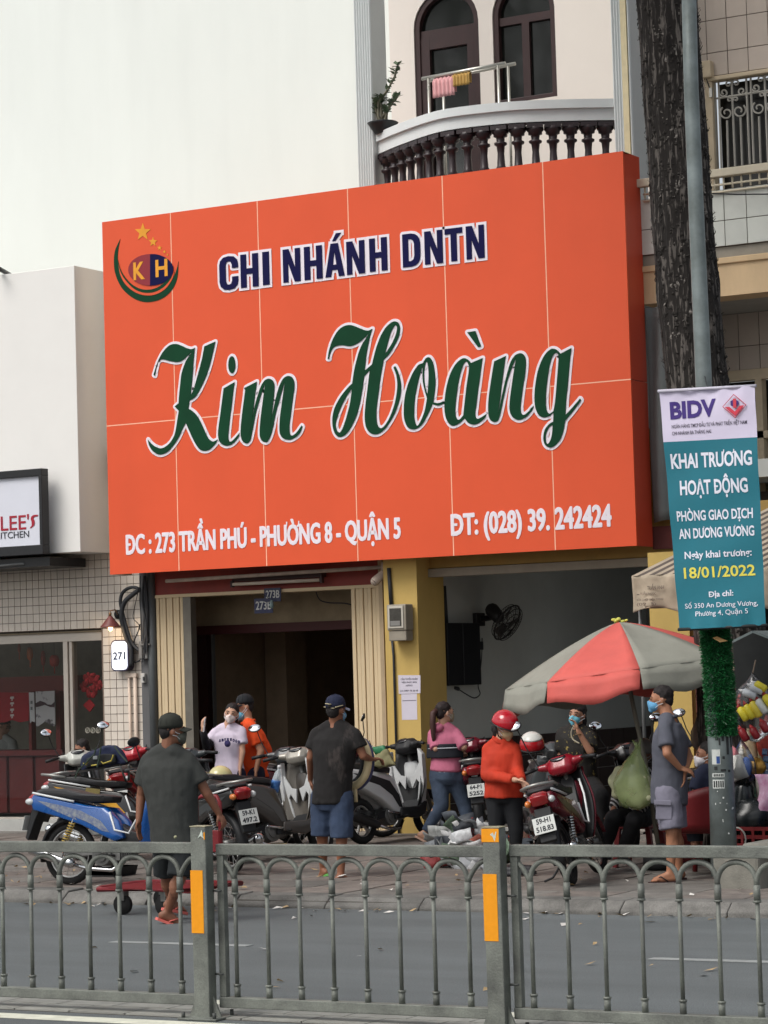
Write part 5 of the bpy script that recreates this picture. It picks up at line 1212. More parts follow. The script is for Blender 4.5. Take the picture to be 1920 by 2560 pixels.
# ================================================================ awning behind the banner
aw = thing('canvas_awning', 'dirty pale canvas awning with striped roof behind the banner', 'awning', P(1700, 1520, Y=24))
AY = 23.6
cw = M('canvas_dirty', (178, 164, 144), .9, var=.28, scale=3.5, bump=.3, bscale=12)
a, b = P(1579, 1440, Y=AY), P(1960, 1426, Y=AY); za0 = P(1584, 1532, Y=AY).z
MB().grid(lambda u, v: (a.x+(b.x-a.x)*u, AY+.03*math.sin(u*19+v*3)*v+.015*math.sin(u*41), a.z+(za0-a.z)*v+(.05*math.sin(u*11))*(v > .9)), 60, 10).build('valance', cw, aw, solid=.008)
stp = M('canvas_stripe', (96, 86, 80), .9, var=.2)
apx = P(1690, 1375, Y=25.2)
n = 26
for i in range(n):
    u0, u1 = i/n, (i+1)/n
    MB().grid(lambda u, v: (a.x+(b.x-a.x)*(u0+(u1-u0)*u)+(1.3)*v, AY+1.9*v, a.z+.0+.95*v), 1, 4).build('roof_stripe', (stp if i % 2 else cw), aw)
for (s, x0, x1, y, h, wg_) in (('TUẤN ANH', 1618, 1660, 1474, 9, .02), ('▬ TUẤN NGỌC', 1592, 1640, 1488, 6, .01), ('SỬA CHỮA ĐIỆN THOẠI', 1592, 1658, 1502, 5, .01), ('(0908)', 1592, 1640, 1514, 7, .01)):
    ptext(s, x0, y, x1, y-1, h, AY-.035, weight=wg_, ext=.002).build('lettering', M('faded_print', (120, 108, 98), .9), aw)
for x in (1600, 1900): q = P(x, 1530, Y=AY+.1); MB().tube([(q.x, AY+.1, SZ), (q.x, AY+.1, a.z)], .02, 6).build('strut', M('steel_dull', (110, 112, 112)), aw)

# ================================================================ street parasol
UY = 22.0
um = thing('street_parasol', 'large faded red and grey street parasol tilted over the pavement', 'parasol', P(1640, 2110, Y=UY))
apex = P(1547, 1555, Y=UY); 
footp = P(1652, 2150, Y=UY); topd = (apex-P(1612, 2020, Y=UY)).normalized()
RU = 1.12; sag = .47; ax_ = Vector((-.11, -.03, 1)).normalized(); Ru = ax_.to_track_quat('Z', 'Y').to_matrix()
ured = M('parasol_red', (204, 94, 86), .7, var=.10, scale=5, bump=.6, bscale=7, dirt=.6, dscale=2.5, dcol=.82); ugr = M('parasol_grey', (140, 140, 130), .75, var=.10, scale=5, bump=.6, bscale=7, dirt=.6, dscale=2.5, dcol=.82)
def upt(a, t, fold=0):
    rad = RU*t; z = -sag*(t**1.3)
    return apex+Ru @ Vector((rad*math.cos(a), rad*math.sin(a), z))
a0_ = math.radians(-97)
for k in range(8):
    aa = a0_+2*PI*k/8-PI/8
    def panel(u, v, aa=aa):
        A_ = upt(aa, v); B_ = upt(aa+PI/4, v); p = A_.lerp(B_, u); bul = -.025*math.sin(PI*v)*math.sin(PI*u); return p+Vector((0, 0, bul))
    m_ = ured if k % 2 == 0 else ugr
    MB().grid(panel, 8, 12).build('canopy_panel', m_, um, solid=.002)
    def val(u, v, aa=aa):
        p = panel(u, 1, aa); q = p+Ru @ Vector((math.cos(aa+PI/8)*.04*v, math.sin(aa+PI/8)*.04*v, 0)); return q+Vector((0, .01*math.sin(u*14+v), -.185*v-.05*v*math.sin(PI*u)+.02*v*math.sin(u*9)))
    MB().grid(val, 10, 3).build('valance', m_, um, solid=.002)
    MB().tube([upt(aa, t)-Vector((0, 0, .012)) for t in (0.03, .25, .5, .75, 1)], .006, 5).build('rib', M('rib_steel', (120, 120, 116), .4, .5), um)
MB().tube([apex-Vector((0, 0, .02)), P(1578, 1740, Y=UY), P(1612, 1900, Y=UY), P(1652, 2155, Y=UY)], .022, 8).build('pole', M('parasol_pole', (128, 124, 112), .5, .2, var=.2), um)
MB().lathe(P(1652, 2165, Y=UY), [(.16, -.02), (.16, .08), (.05, .12), (.04, .2)], 12).build('base', M('base_black', (40, 40, 42), .7), um)
yf = thing('yellow_flower', 'crumpled pale yellow bag tied on top of the parasol', 'bag', apex)
mb = MB()
for k in range(7): mb.ell(apex+Vector((rnd(-.07, .07), rnd(-.02, .02), rnd(0, .025))), (.026, .02, .016), n=6, k=4)
mb.build('crumple', M('bag_yellow', (206, 204, 96), .6, var=.3, scale=30), yf, disp=(.04, .03))

# ================================================================ vendor stall at the right edge
stall = thing('stall_frame', 'dark vendor stall with a grey metal roof at the right edge', 'stall', P(1880, 2150, Y=21.6))
VY = 21.4
rfz = M('roof_metal', (120, 130, 130), .5, .3)
p1, p2, p3 = P(1832, 1607, Y=VY), P(1882, 1582, Y=VY), P(1960, 1612, Y=VY)
for (u, v_) in ((p1, p2), (p2, p3)):
    d = v_-u; nrm = Vector((-d.z, 0, d.x)).normalized()*.02
    MB().loft([[u, v_, v_+nrm, u+nrm], [q+Vector((0, 1.6, 0)) for q in (u, v_, v_+nrm, u+nrm)]], sm=False).build('roof_sheet', rfz, stall)
MB().add([p1, p2, p3, Vector((p3.x, VY+.02, p3.z-.5)), Vector((p1.x, VY+.02, p1.z-.42))], [(0, 1, 2, 3, 4)]).build('gable_cloth', M('cloth_dark', (40, 42, 42), .9, var=.3), stall)
wdd = M('batten_wood', (146, 128, 112), .8, var=.2)
MB().tube([P(1828, 1658, Y=VY+.05), P(1876, 1652, Y=VY+.05)], .022, 6).build('batten', wdd, stall); MB().tube([P(1832, 1670, Y=VY+.1), P(1872, 1694, Y=VY+.1)], .015, 6).build('batten', wdd, stall)
for px in (1850, 1905, 1945): q = P(px, 2100, Y=VY+.5); MB().bb(q.x-.02, q.x+.02, VY+.5, VY+.54, SZ, p1.z).build('post', M('post_dark', (70, 64, 58), .7), stall)
MB().bb(P(1838, 1700, Y=VY+.9).x, -7.0, VY+.9, VY+.95, SZ, p1.z).build('back_board', M('board_dark', (36, 34, 33), .9, var=.3), stall)
MB().bb(P(1838, 1700, Y=VY+.6).x, -7.0, VY+.3, VY+.85, .95, 1.0).build('shelf', M('shelf_wood', (96, 74, 56), .8), stall)
# net bag of yellow and white bottles
nb_ = thing('bottle_bag', 'clear plastic bag full of yellow and white squeeze bottles hung on the stall', 'bag', P(1880, 1760, Y=VY-.1))
filmm = glass('poly_film', (.86, .88, .9), 1.6, rough=.25)
bc = P(1884, 1755, Y=VY-.1)
def bottle(x0, y0, x1, y1, col, capc=(150, 40, 44)):
    a_ = P(x0, y0, Y=VY-.2); b_ = P(x1, y1, Y=VY-.2); d = (b_-a_); L = d.length; R_ = d.to_track_quat('Z', 'Y').to_matrix()
    t = MB().lathe(a_, [(.022, 0), (.034, .01), (.034, L*.78), (.022, L*.84), (.020, L*.86)], 12, R_).build('bottle', M('bottle%d' % col[2], col, .4, var=.06), nb_)
    MB().lathe(a_+d*.86, [(.020, 0), (.016, L*.1), (.004, L*.28)], 10, R_).build('bottle_cap', M('cap%d' % capc[0], capc, .5), t)
Yc, Wc = (222, 206, 60), (214, 216, 210)
for q in ((1868, 1801, 1845, 1764, Yc), (1884, 1796, 1861, 1757, Yc), (1900, 1792, 1876, 1748, (226, 204, 72)), (1916, 1782, 1890, 1744, Wc), (1932, 1770, 1908, 1733, Yc)): bottle(*q[:4], q[4])
for q in ((1891, 1742, 1852, 1726, (196, 200, 204)), (1908, 1730, 1872, 1712, (200, 204, 208)), (1915, 1724, 1884, 1706, Yc)): bottle(*q[:4], q[4], (200, 200, 200))
for q in ((1868, 1852, 1848, 1818), (1895, 1846, 1877, 1816), (1918, 1830, 1902, 1800)): bottle(*q[:4], (140, 30, 38), (190, 60, 60))
MB().loft([[bc+Vector((r*math.cos(2*PI*i/16)*1.0, r*.55*math.sin(2*PI*i/16), z)) for i in range(16)] for r, z in ((.01, .26), (.06, .2), (.16, .1), (.2, -.04), (.19, -.16), (.14, -.27), (.04, -.33))]).build('film', filmm, nb_, disp=(.08, .05))
MB().tube([P(1889, 1650, Y=VY-.1), bc+Vector((0, 0, .24))], .006, 4).build('string', wdd, nb_)
# bag with cups, pink cloth, dark bin bag, crates
cb_ = thing('cup_bag', 'white stack of cups in a plastic bag beside the pole', 'bag', P(1845, 1930, Y=VY-.1))
MB().lathe(P(1853, 1948, Y=VY-.1), [(.07, 0), (.075, .05), (.072, .06), (.078, .11), (.074, .12), (.08, .18), (.05, .22)], 14, Euler((0, -.35, 0)).to_matrix()).build('cups', M('cup_white', (206, 204, 198), .6, var=.05), cb_)
MB().lathe(P(1838, 1905, Y=VY-.1), [(.06, 0), (.05, .1), (.01, .16)], 12, Euler((0, -.3, 0)).to_matrix()).build('pink_wrap', M('wrap_pink', (214, 132, 140), .6), cb_)
MB().ell(P(1866, 1918, Y=VY-.05), (.05, .05, .09)).build('blue_wrap', M('wrap_blue', (50, 90, 160), .5), cb_)
MB().loft([[P(1856, 1905, Y=VY-.1)+Vector((r*math.cos(2*PI*i/14), r*.6*math.sin(2*PI*i/14), z)) for i in range(14)] for r, z in ((.01, .2), (.05, .12), (.12, 0), (.13, -.12), (.06, -.2))]).build('film', filmm, cb_, disp=(.08, .04))
sn = thing('snack_packet', 'crinkled gold snack packet on the stall shelf', 'packet', P(1890, 1925, Y=VY))
MB().ell(P(1890, 1918, Y=VY), (.09, .05, .08), n=10, k=6).build('foil', M('foil_gold', (160, 120, 52), .3, .5, var=.5, scale=25), sn, disp=(.04, .05)); MB().box(P(1876, 1932, Y=VY), (.05, .04, .1)).build('label', M('label_brown', (110, 70, 40), .6), sn)
sgn = thing('price_card', 'small cream card with dark letters behind the stall', 'sign', P(1908, 1900, Y=VY+.3))
fx_ = MB(); fbox(fx_, 1893, 1868, 1917, 1915, VY+.3, .01); fx_.build('card', M('card_cream', (170, 160, 126), .8), sgn)
ptext('VIL', 1904, 1886, 1917, 1885, 7, VY+.298, weight=.02, ext=.002).build('lettering', dk, sgn); ptext('VIE', 1904, 1900, 1917, 1899, 7, VY+.298, weight=.02, ext=.002).build('lettering', dk, sgn)
pk = P(1886, 1936, Y=VY-.15)
def pc(u, v): return (pk.x+.34*u+.03*math.sin(v*5), VY-.15+.03*math.sin(u*9+v*4), pk.z-.4*v)
tag(MB().grid(pc, 14, 14).build('pink_cloth', M('pink_print', (222, 150, 190), .8, var=.25, scale=14, rgb2=(226, 200, 220)), loc=(pk.x, VY-.15, pk.z-.4), solid=.006), 'pink and white printed cloth hanging at the right edge', 'cloth')
bb_ = P(1880, 2050, Y=VY-.05)
mb = MB(); mb.ell(bb_, (.24, .2, .2), n=18, k=12); mb.ell(bb_+Vector((-.08, 0, .16)), (.12, .1, .2), n=14, k=10)
tag(mb.build('bin_bag', M('bin_black', (26, 30, 32), .25, var=.3), loc=bb_, disp=(.09, .09)), 'shiny black bin bag behind the lamp pole', 'bag')
hoop = P(1840, 2098, Y=VY-.3); tag(MB().tube([hoop+Vector((.09*math.cos(a), 0, .10*math.sin(a))) for a in [2*PI*i/20 for i in range(20)]], .008, 6, closed=True).build('hoop', M('hoop', (160, 158, 150), .5), loc=hoop), 'pale wire hoop beside the foot of the lamp pole', 'hoop')
crm_ = M('crate_red', (120, 32, 34), .5, var=.15)
def crate(x, y, z, lab, s=(.42, .3, .26)):
    t = thing('plastic_crate', lab, 'crate', (x, y, z)); 
    for sx, sy, w_, d_ in ((0, -1, s[0], .012), (0, 1, s[0], .012), (-1, 0, .012, s[1]-.024), (1, 0, .012, s[1]-.024)):
        mb = MB()
        for k in range(4): mb.box((x+sx*(s[0]/2-.006), y+sy*(s[1]/2-.006), z+.03+k*(s[2]-.05)/3), (w_, d_, .032))
        for k in range(5):
            if sx == 0: mb.box((x-s[0]/2+.012+k*(s[0]-.024)/4, y+sy*(s[1]/2-.003), z+s[2]/2), (.022, .012, s[2]-.01))
            else: mb.box((x+sx*(s[0]/2-.003), y-s[1]/2+.03+k*(s[1]-.06)/4, z+s[2]/2), (.012, .022, s[2]-.01))
        mb.build('crate_side', crm_, t)
    MB().box((x, y, z+.01), (s[0]-.03, s[1]-.03, .015)).build('crate_floor', crm_, t)
for (px, py, lab) in ((1895, 2190, 'red plastic crate on the pavement at the right edge'), (1672, 2165, 'red plastic crate standing behind the man in grey shorts')):
    q = P(px, py, Z=SZ); crate(q.x, q.y+.5, SZ, lab)
q = P(1900, 2125, Y=VY-.1); crate(q.x, VY-.1, q.z-.05, 'red crate lifted on the stall under the black bin bag')
br_ = P(1996, 2130, Y=VY-.4); tag(MB().lathe((br_.x, VY-.4, SZ), [(.2, 0), (.22, .05), (.23, .4), (.22, .8), (.2, .82)], 18).build('blue_barrel', M('barrel_blue', (30, 62, 128), .4), loc=(br_.x, VY-.4, SZ)), 'blue plastic barrel cut off by the right edge', 'barrel')
hg = P(1757, 1835, Y=22.6)
tag(MB().loft([[hg+Vector((r*math.cos(2*PI*i/14), r*.6*math.sin(2*PI*i/14), z)) for i in range(14)] for r, z in ((.01, .24), (.06, .16), (.12, .02), (.12, -.1), (.05, -.18))]).build('hanging_bag', M('film_brown', (110, 92, 84), .5, alpha=.75), loc=hg, disp=(.08, .05)), 'brownish plastic bag hanging above the masked seated vendor', 'bag')
# green bag hung on the parasol pole
gbg = thing('green_bag', 'big translucent green plastic bag tied to the parasol pole', 'bag', P(1588, 1980, Y=21.7))
GYb = 21.72
prof = [(1595, 1868, 5), (1590, 1885, 12), (1586, 1905, 28), (1582, 1930, 40), (1580, 1955, 48), (1584, 1980, 48), (1588, 1998, 45), (1588, 2012, 40), (1588, 2020, 22)]
rg = []
for x, y, hw in prof:
    c = P(x, y, Y=GYb); r = hw*(c-O0).dot(FW)/CF; rg.append([c+Vector((r*math.cos(2*PI*i/26)*(1+.06*math.sin(i*2.3)), r*.7*math.sin(2*PI*i/26), 0)) for i in range(26)])
gbm = M('green_film', (176, 196, 132), .14, alpha=.5, var=.2, scale=7, spec=.7)
MB().loft(rg).build('film', gbm, gbg, disp=(.07, .05))
mb = MB(); random.seed(4)
for k in range(16):
    c = P(rnd(1550, 1616), rnd(1940, 2008), Y=GYb+.02); mb.caps(c, c+Vector((rnd(-.1, .1), rnd(-.05, .05), rnd(-.08, .08))), rnd(.04, .08))
mb.build('contents', M('bag_content', (196, 198, 160), .7, var=.35, scale=8), gbg, remesh=.02, smooth=2)
mb = MB(); q = P(1595, 1872, Y=GYb); 
for d in ((-.05, 0, .08), (.03, 0, .09), (.0, -.03, .06)): mb.tube([q, q+Vector(d)], [.02, .008], 6)
mb.build('handle', gbm, gbg)

# more goods crowding the stall
random.seed(77)
goods = [((1905, 1660), (150, 40, 40), 'red'), ((1872, 1880), (170, 150, 120), 'tan'), ((1912, 1960), (196, 190, 180), 'white'), ((1846, 1985), (120, 116, 112), 'grey'), ((1900, 2085), (70, 90, 70), 'green'), ((1868, 1975), (60, 60, 66), 'black'), ((1850, 2030), (150, 120, 90), 'brown'), ((1918, 1845), (160, 60, 50), 'orange')]
for k, ((px, py), col_, cn) in enumerate(goods):
    c = P(px, py, Y=VY+.12+.04*(k % 3)); r = rnd(.07, .11)
    tag(MB().loft([[c+Vector((rr*r*math.cos(2*PI*i/14), rr*r*.6*math.sin(2*PI*i/14), z)) for i in range(14)] for rr, z in ((.1, .2), (.3, .14), (.9, .06), (1.1, -.05), (.9, -.14), (.4, -.18))]).build('hanging_packet', M('goods_'+cn, col_, .35, var=.35, scale=18), loc=c, disp=(.06, .05)), cn+' filled plastic packet among the goods of the stall at the right edge', 'packet')
for k in range(5):
    c = P(1835+k*19, 2120, Y=VY+.35); tag(MB().lathe((c.x, VY+.35, SZ), [(.10, 0), (.12, .02), (.12, .28+.05*(k % 2)), (.05, .36), (.045, .42)], 12).build('jar', M('jar%d' % k, [(90, 60, 50), (60, 74, 84), (120, 110, 90), (70, 40, 44), (52, 60, 56)][k], .3, var=.2), loc=(c.x, VY+.35, SZ)), ('brown', 'blue grey', 'cream', 'maroon', 'dark green')[k]+' jar standing at the back under the stall shelf', 'jar')

random.seed(55)
for k, (px, py, n_, cs) in enumerate(((1838, 1712, 4, (170, 60, 50)), (1898, 1642, 4, (186, 84, 40)), (1912, 1652, 5, (120, 30, 34)), (1846, 1872, 4, (196, 190, 180)), (1905, 1872, 4, (70, 96, 130)), (1836, 1995, 5, (150, 140, 60)), (1876, 1968, 4, (60, 110, 80)))):
    q0 = P(px, py, Y=VY+.05+.03*(k % 2)); t_ = thing('sachet_strip', ('rust red', 'orange', 'dark red', 'white', 'blue', 'mustard', 'green')[k]+' strip of small sachets hanging in the stall at the right edge', 'sachets', q0)
    for i in range(n_):
        MB().grid(lambda u, v: (q0.x+.05*u+.004*math.sin(i*2.1), q0.y+.008*math.sin(u*5+i)+.006*math.sin(v*6), q0.z-.062*i-.056*v), 4, 4).build('sachet', M('sachet%d' % k, cs, .3, var=.5, scale=45, spec=.6), t_, solid=.006)

q0 = P(1690, 1612, Y=22.9); q1 = P(1762, 1730, Y=22.9)
def dcl(u, v): return (q0.x+(q1.x-q0.x)*u, 22.9+.03*math.sin(u*9)+.02*math.sin(v*7), q0.z+(q1.z-q0.z)*v*(1-.22*math.sin(u*3.1+.6))+.12*u)
tag(MB().grid(dcl, 14, 10).build('black_cloth', M('cloth_dark', (40, 42, 42)), loc=(q0.x, 22.9, q1.z), solid=.006), 'black cloth hanging between the parasol and the lamp pole', 'cloth')
# ================================================================ motorbikes
rub = M('tyre_rubber', (30, 30, 30), .85, var=.2); rimm = M('rim_silver', (186, 186, 184), .3, .7, var=.08); rimb = M('rim_black', (34, 34, 36), .4, .3)
engm = M('engine_alloy', (112, 112, 110), .45, .6, var=.25, scale=20); blk = M('black_plastic', (30, 31, 33), .55, var=.15); seatm = M('seat_vinyl', (36, 36, 38), .5, var=.12, bump=.15, bscale=120)
chrm = M('chrome', (190, 192, 194), .12, 1., var=.03); redl = M('tail_lens', (150, 20, 26), .15, var=.1, spec=.8); clr = M('clear_lens', (196, 200, 200), .12, var=.05, spec=.8); ambl = M('amber_lens', (206, 118, 50), .2, spec=.8)
mirg = M('mirror_glass', (236, 240, 244), .03, 1., var=0); plw = M('plate_white', (206, 208, 204), .5, var=.04, scale=20); plt_ = M('plate_ink', (40, 42, 48), .6)
def rotz(a, c=(1.04, 0)): return Matrix.Translation((c[0], c[1], 0)) @ Matrix.Rotation(a, 4, 'Z') @ Matrix.Translation((-c[0], -c[1], 0))
def wheel(t, x, R_, tw, cast, steer=None, rimmat=None):
    S = steer if steer is not None else Matrix.Identity(4); rmt = rimmat or rimm
    c = Vector((x, 0, R_))
    def ring(r, rr, mat_, nm, par, sq=1.):
        mb = MB(); n = 28
        vs = [(c.x+(r+rr*math.cos(b))*math.cos(a), rr*sq*math.sin(b), c.z+(r+rr*math.cos(b))*math.sin(a)) for a in [2*PI*i/n for i in range(n)] for b in [2*PI*j/8 for j in range(8)]]
        fs = [(i*8+j, ((i+1) % n)*8+j, ((i+1) % n)*8+(j+1) % 8, i*8+(j+1) % 8) for i in range(n) for j in range(8)]
        mb.add(vs, fs, 0, True).xf(S); return mb.build(nm, mat_, par, world=False)
    w_ = ring(R_-tw, tw, rub, 'wheel', t)
    ring(R_-tw*2+.004, .014, rmt, 'rim', w_, 1.6)
    hb_ = MB().tube([(x, -.07, R_), (x, .07, R_)], .045 if not cast else .055, 12).xf(S).build('hub', engm, w_, world=False)
    sp_ = MB()
    if cast:
        for k in range(5):
            a = 2*PI*k/5+.3; sp_.tube([(x+.04*math.cos(a), 0, R_+.04*math.sin(a)), (x+(R_-tw*2)*math.cos(a+.12), 0, R_+(R_-tw*2)*math.sin(a+.12))], .016, 5)
    else:
        for k in range(18):
            a = 2*PI*k/18; b = a+(.5 if k % 2 else -.5); sp_.tube([(x+.04*math.cos(b), .03*(-1)**k, R_+.04*math.sin(b)), (x+(R_-tw*2)*math.cos(a), 0, R_+(R_-tw*2)*math.sin(a))], .0025, 3)
    sp_.xf(S).build('spokes', rmt, w_, world=False)
    return w_
def mirror_pair(t, S, x, z, h=.20, out=.30, sides=(-1, 1), tint=None, ang=0.):
    for s_ in sides:
        m = MB().tube([(x, s_*.20, z), (x+.01, s_*(out-.03), z+h*.5), (x-.01, s_*out, z+h)], .006, 5)
        c = Vector((x-.02, s_*(out+.02), z+h+.03)); Rm = Euler((0, math.radians(-64), s_*.10+ang)).to_matrix()
        m.lathe(c, [(.01, -.03), (.062, -.012), (.066, 0), (.062, .004)], 16, Rm @ Matrix.Diagonal((.74, 1.12, 1)).to_3x3())
        o = m.xf(S).build('mirror', blk, t, world=False)
        MB().lathe(c+Rm @ Vector((0, 0, .005)), [(.058, 0), (.056, .002), (.0, .003)], 16, Rm @ Matrix.Diagonal((.74, 1.12, 1)).to_3x3()).xf(S).build('mirror_glass', mirg, o, world=False)
def plate_on(t, x, z, txt, tilt=.25, w_=.19, h_=.14, turn=0):
    Rl = Matrix.Translation((x, 0, z)) @ Euler((0, tilt, 0)).to_matrix().to_4x4()
    p_ = MB().box((0, 0, 0), (.004, w_, h_)).xf(Rl).build('number_plate', plw, t, world=False, bevel=.002)
    toX = Matrix(((0, 1, 0, 0), (-1, 0, 0, 0), (0, 0, 1, 0), (0, 0, 0, 1)))
    for i, s in enumerate(txt):
        if not s: continue
        mb = text_mb(s, 0, (.016 if i == 0 else -.052), -.0025, w_*(.66 if i == 0 else .8), .042, weight=.03, ext=.001, align='C'); mb.xf(Rl @ toX).build('plate_lettering', plt_, p_, world=False)
def headfront(t, S, kind, body, acc, cowl, bars=True, mir=(-1, 1), mh=.2, mang=0.):
    z = 1.02 if kind == 'under' else 1.04
    c_ = MB().prism([(.86, z-.02), (.92, z+.08), (1.04, z+.085), (1.15, z-.0), (1.13, z-.08), (1.0, z-.10), (.88, z-.08)], -.115, .115, 'y', inset=.28)
    for s_ in (-1, 1): c_.caps((1.0, s_*.08, z+.0), (.95, s_*.20, z+.015), .055, .03, 10)
    c_.xf(S).build('handlebar_cowl', cowl, t, world=False, remesh=.012, smooth=4)
    h_ = MB().tube([(.98, -.11, z+.02), (.98, .11, z+.02)], .011, 8)
    for s_ in (-1, 1): h_.tube([(.98, s_*.1, z+.02), (.93, s_*.22, z+.02), (.87, s_*.36, z+.0)], .011, 8)
    h_ = h_.xf(S).build('handlebar', blk, t, world=False)
    for s_ in (-1, 1):
        MB().tube([(.925, s_*.235, z+.018), (.868, s_*.365, z+.0)], .018, 8).xf(S).build('grip', blk, t, world=False)
        MB().tube([(.96, s_*.21, z+.01), (.955, s_*.30, z+.005), (.925, s_*.37, z-.005)], .006, 5).xf(S).build('brake_lever', chrm, t, world=False)
    MB().lathe((.925, 0, z+.055), [(.05, 0), (.052, .012), (.045, .018)], 14, Euler((0, -.6, 0)).to_matrix() @ Matrix.Diagonal((.8, 1.5, 1)).to_3x3()).xf(S).build('speedometer', M('dial_dark', (24, 26, 30), .1, spec=.8), t, world=False)
    if mir: mirror_pair(t, S, .94, z+.03, mh, sides=mir, ang=mang)
def bike(name, label, kind, px, py, yaw, lean=-7, steer=-14, body=None, acc=None, cowl=None, inner=None, seat=None, plate=('', ''), mir=(-1, 1), mh=.2, mang=0., group='motorbikes parked on the pavement', grip_rail=True, front_panel=None, shockm=None, cast=None, rimmat=None, at=None, tailc=None):
    q = at if at is not None else P(px, py, Z=SZ)
    t = thing(name, label, 'motorbike' if kind == 'under' else 'scooter', (q.x, q.y, SZ), (math.radians(lean), 0, math.radians(yaw)), group)
    cast = (kind != 'under') if cast is None else cast
    acc = acc or body; cowl = cowl or body; inner = inner or blk; seat = seat or seatm; tailc = tailc or body
    R_, tw = (.285, .036) if kind == 'under' else (.255, .046); WB = 1.22
    S = rotz(math.radians(steer))
    wheel(t, 0, R_, tw, cast, rimmat=rimmat); wheel(t, WB, R_, tw*.9, cast, S, rimmat)
    # forks and fenders
    fk = MB()
    for s_ in (-1, 1): fk.tube([(1.06, s_*.065, .74), (1.15, s_*.065, .50), (WB, s_*.068, R_)], [.018, .018, .024], 8)
    fk.tube([(1.04, 0, .6), (1.0, 0, .98)], .025, 8); fk.xf(S).build('fork', engm, t, world=False)
    def fender(cx, a0, a1, rad, w_, mat_, nm, S_=None):
        mb = MB(); rings = []
        for i in range(13):
            a = math.radians(a0+(a1-a0)*i/12); rr = rad
            rings.append([(cx+(rr+dr)*math.cos(a), y, R_+(rr+dr)*math.sin(a)) for y, dr in ((-w_, -.03), (-w_*.75, .004), (0, .016), (w_*.75, .004), (w_, -.03), (0, -.002))])
        mb.loft(rings)
        if S_ is not None: mb.xf(S_)
        mb.build(nm, mat_, t, world=False)
    fender(WB, 12, 150, R_+.02, .058, body if kind == 'under' else blk, 'front_fender', S)
    fender(0, 95, 195, R_+.03, .06, blk, 'rear_fender')
    # engine, swing arm, exhaust, shocks
    e_ = MB(); e_.tube([(.42, -.11, .28), (.42, .11, .28)], .105, 16); e_.tube([(.42, -.125, .28), (.42, .125, .28)], .07, 14); e_.box((.50, 0, .30), (.22, .17, .15))
    for k in range(6): e_.box((.60+k*.022, 0, .31), (.008, .15-.006*k, .15))
    e_.caps((.58, 0, .31), (.75, 0, .34), .055)
    e_.build('engine', engm, t, world=False, bevel=.006)
    a_ = MB()
    for s_ in (-1, 1): a_.prism([(-.06, R_-.02), (-.04, R_+.03), (.36, .35), (.38, .28), (0, R_-.035)], s_*.085-.012, s_*.085+.012, 'y')
    a_.build('swing_arm', blk if kind != 'under' else engm, t, world=False)
    MB().tube([(.66, -.07, .22), (.55, -.11, .14), (.3, -.13, .15), (.12, -.135, .19)], .018, 8).build('exhaust_pipe', chrm, t, world=False)
    m_ = MB().caps((.1, -.14, .2), (-.32, -.15, .32), .047, .055, 12).build('muffler', blk if kind != 'under' else chrm, t, world=False)
    MB().prism([(.05, .25), (-.28, .35), (-.3, .385), (-.1, .36), (.06, .29)], -.205, -.19, 'y').build('heat_shield', chrm, t, world=False)
    for s_ in ((-1, 1) if kind == 'under' else (1,)):
        p0, p1 = Vector((-.02, s_*.115, R_+.03)), Vector((.12, s_*.115, .62))
        sh_ = MB().tube([p0, p1], .012, 6).build('shock_absorber', engm, t, world=False)
        d = (p1-p0); u = d.normalized(); ref = u.cross(Vector((0, 1, 0))).normalized(); b = u.cross(ref)
        MB().tube([p0+d*(.1+.75*i/70)+(ref*math.cos(i*.9)+b*math.sin(i*.9))*.028 for i in range(71)], .006, 4).build('spring', shockm or chrm, sh_, world=False)
    # bodywork
    if kind == 'under':
        for s_ in (-1, 1):
            w0, w1 = (.035, .125) if s_ > 0 else (-.125, -.035)
            MB().prism([(-.40, .76), (-.36, .82), (-.05, .775), (.25, .72), (.46, .70), (.60, .58), (.66, .43), (.56, .40), (.40, .46), (.20, .54), (-.10, .62), (-.36, .68)], w0, w1, 'y', inset=.12).build('side_panel', body, t, world=False, bevel=.006)
            o_ = s_*.1285
            MB().prism([(-.30, .765), (-.05, .725), (.2, .67), (.42, .58), (.52, .48), (.44, .49), (.30, .56), (.12, .62), (.16, .585), (-.12, .68)], min(o_, o_-s_*.012), max(o_, o_-s_*.012), 'y').build('stripe', acc, t, world=False)
            MB().tube([(-.36, s_*.118, .835), (-.15, s_*.127, .80), (.12, s_*.13, .755)], .011, 6).build('trim', M('trim_white', (214, 216, 216), .3), t, world=False)
        MB().prism([(-.36, .85), (-.28, .875), (-.02, .875), (.2, .83), (.42, .815), (.52, .80), (.50, .745), (.30, .74), (.0, .79), (-.34, .825)], -.13, .13, 'y', inset=.16).build('seat', seat, t, world=False, bevel=.012)
        MB().prism([(.50, .42), (.56, .56), (.66, .50), (.80, .46), (.90, .62), (1.0, .92), (1.06, .90), (.98, .6), (.92, .38), (.80, .30), (.62, .30)], -.06, .06, 'y', inset=.1).build('leg_tunnel', inner, t, world=False, bevel=.01)
        for s_ in (-1, 1): MB().tube([(.52, s_*.13, .66), (.58, s_*.13, .50), (.74, s_*.135, .47), (.90, s_*.13, .72), (.96, s_*.11, .86)], .010, 6).build('edge_trim', M('trim_white', (214, 216, 216)), t, world=False)
    else:
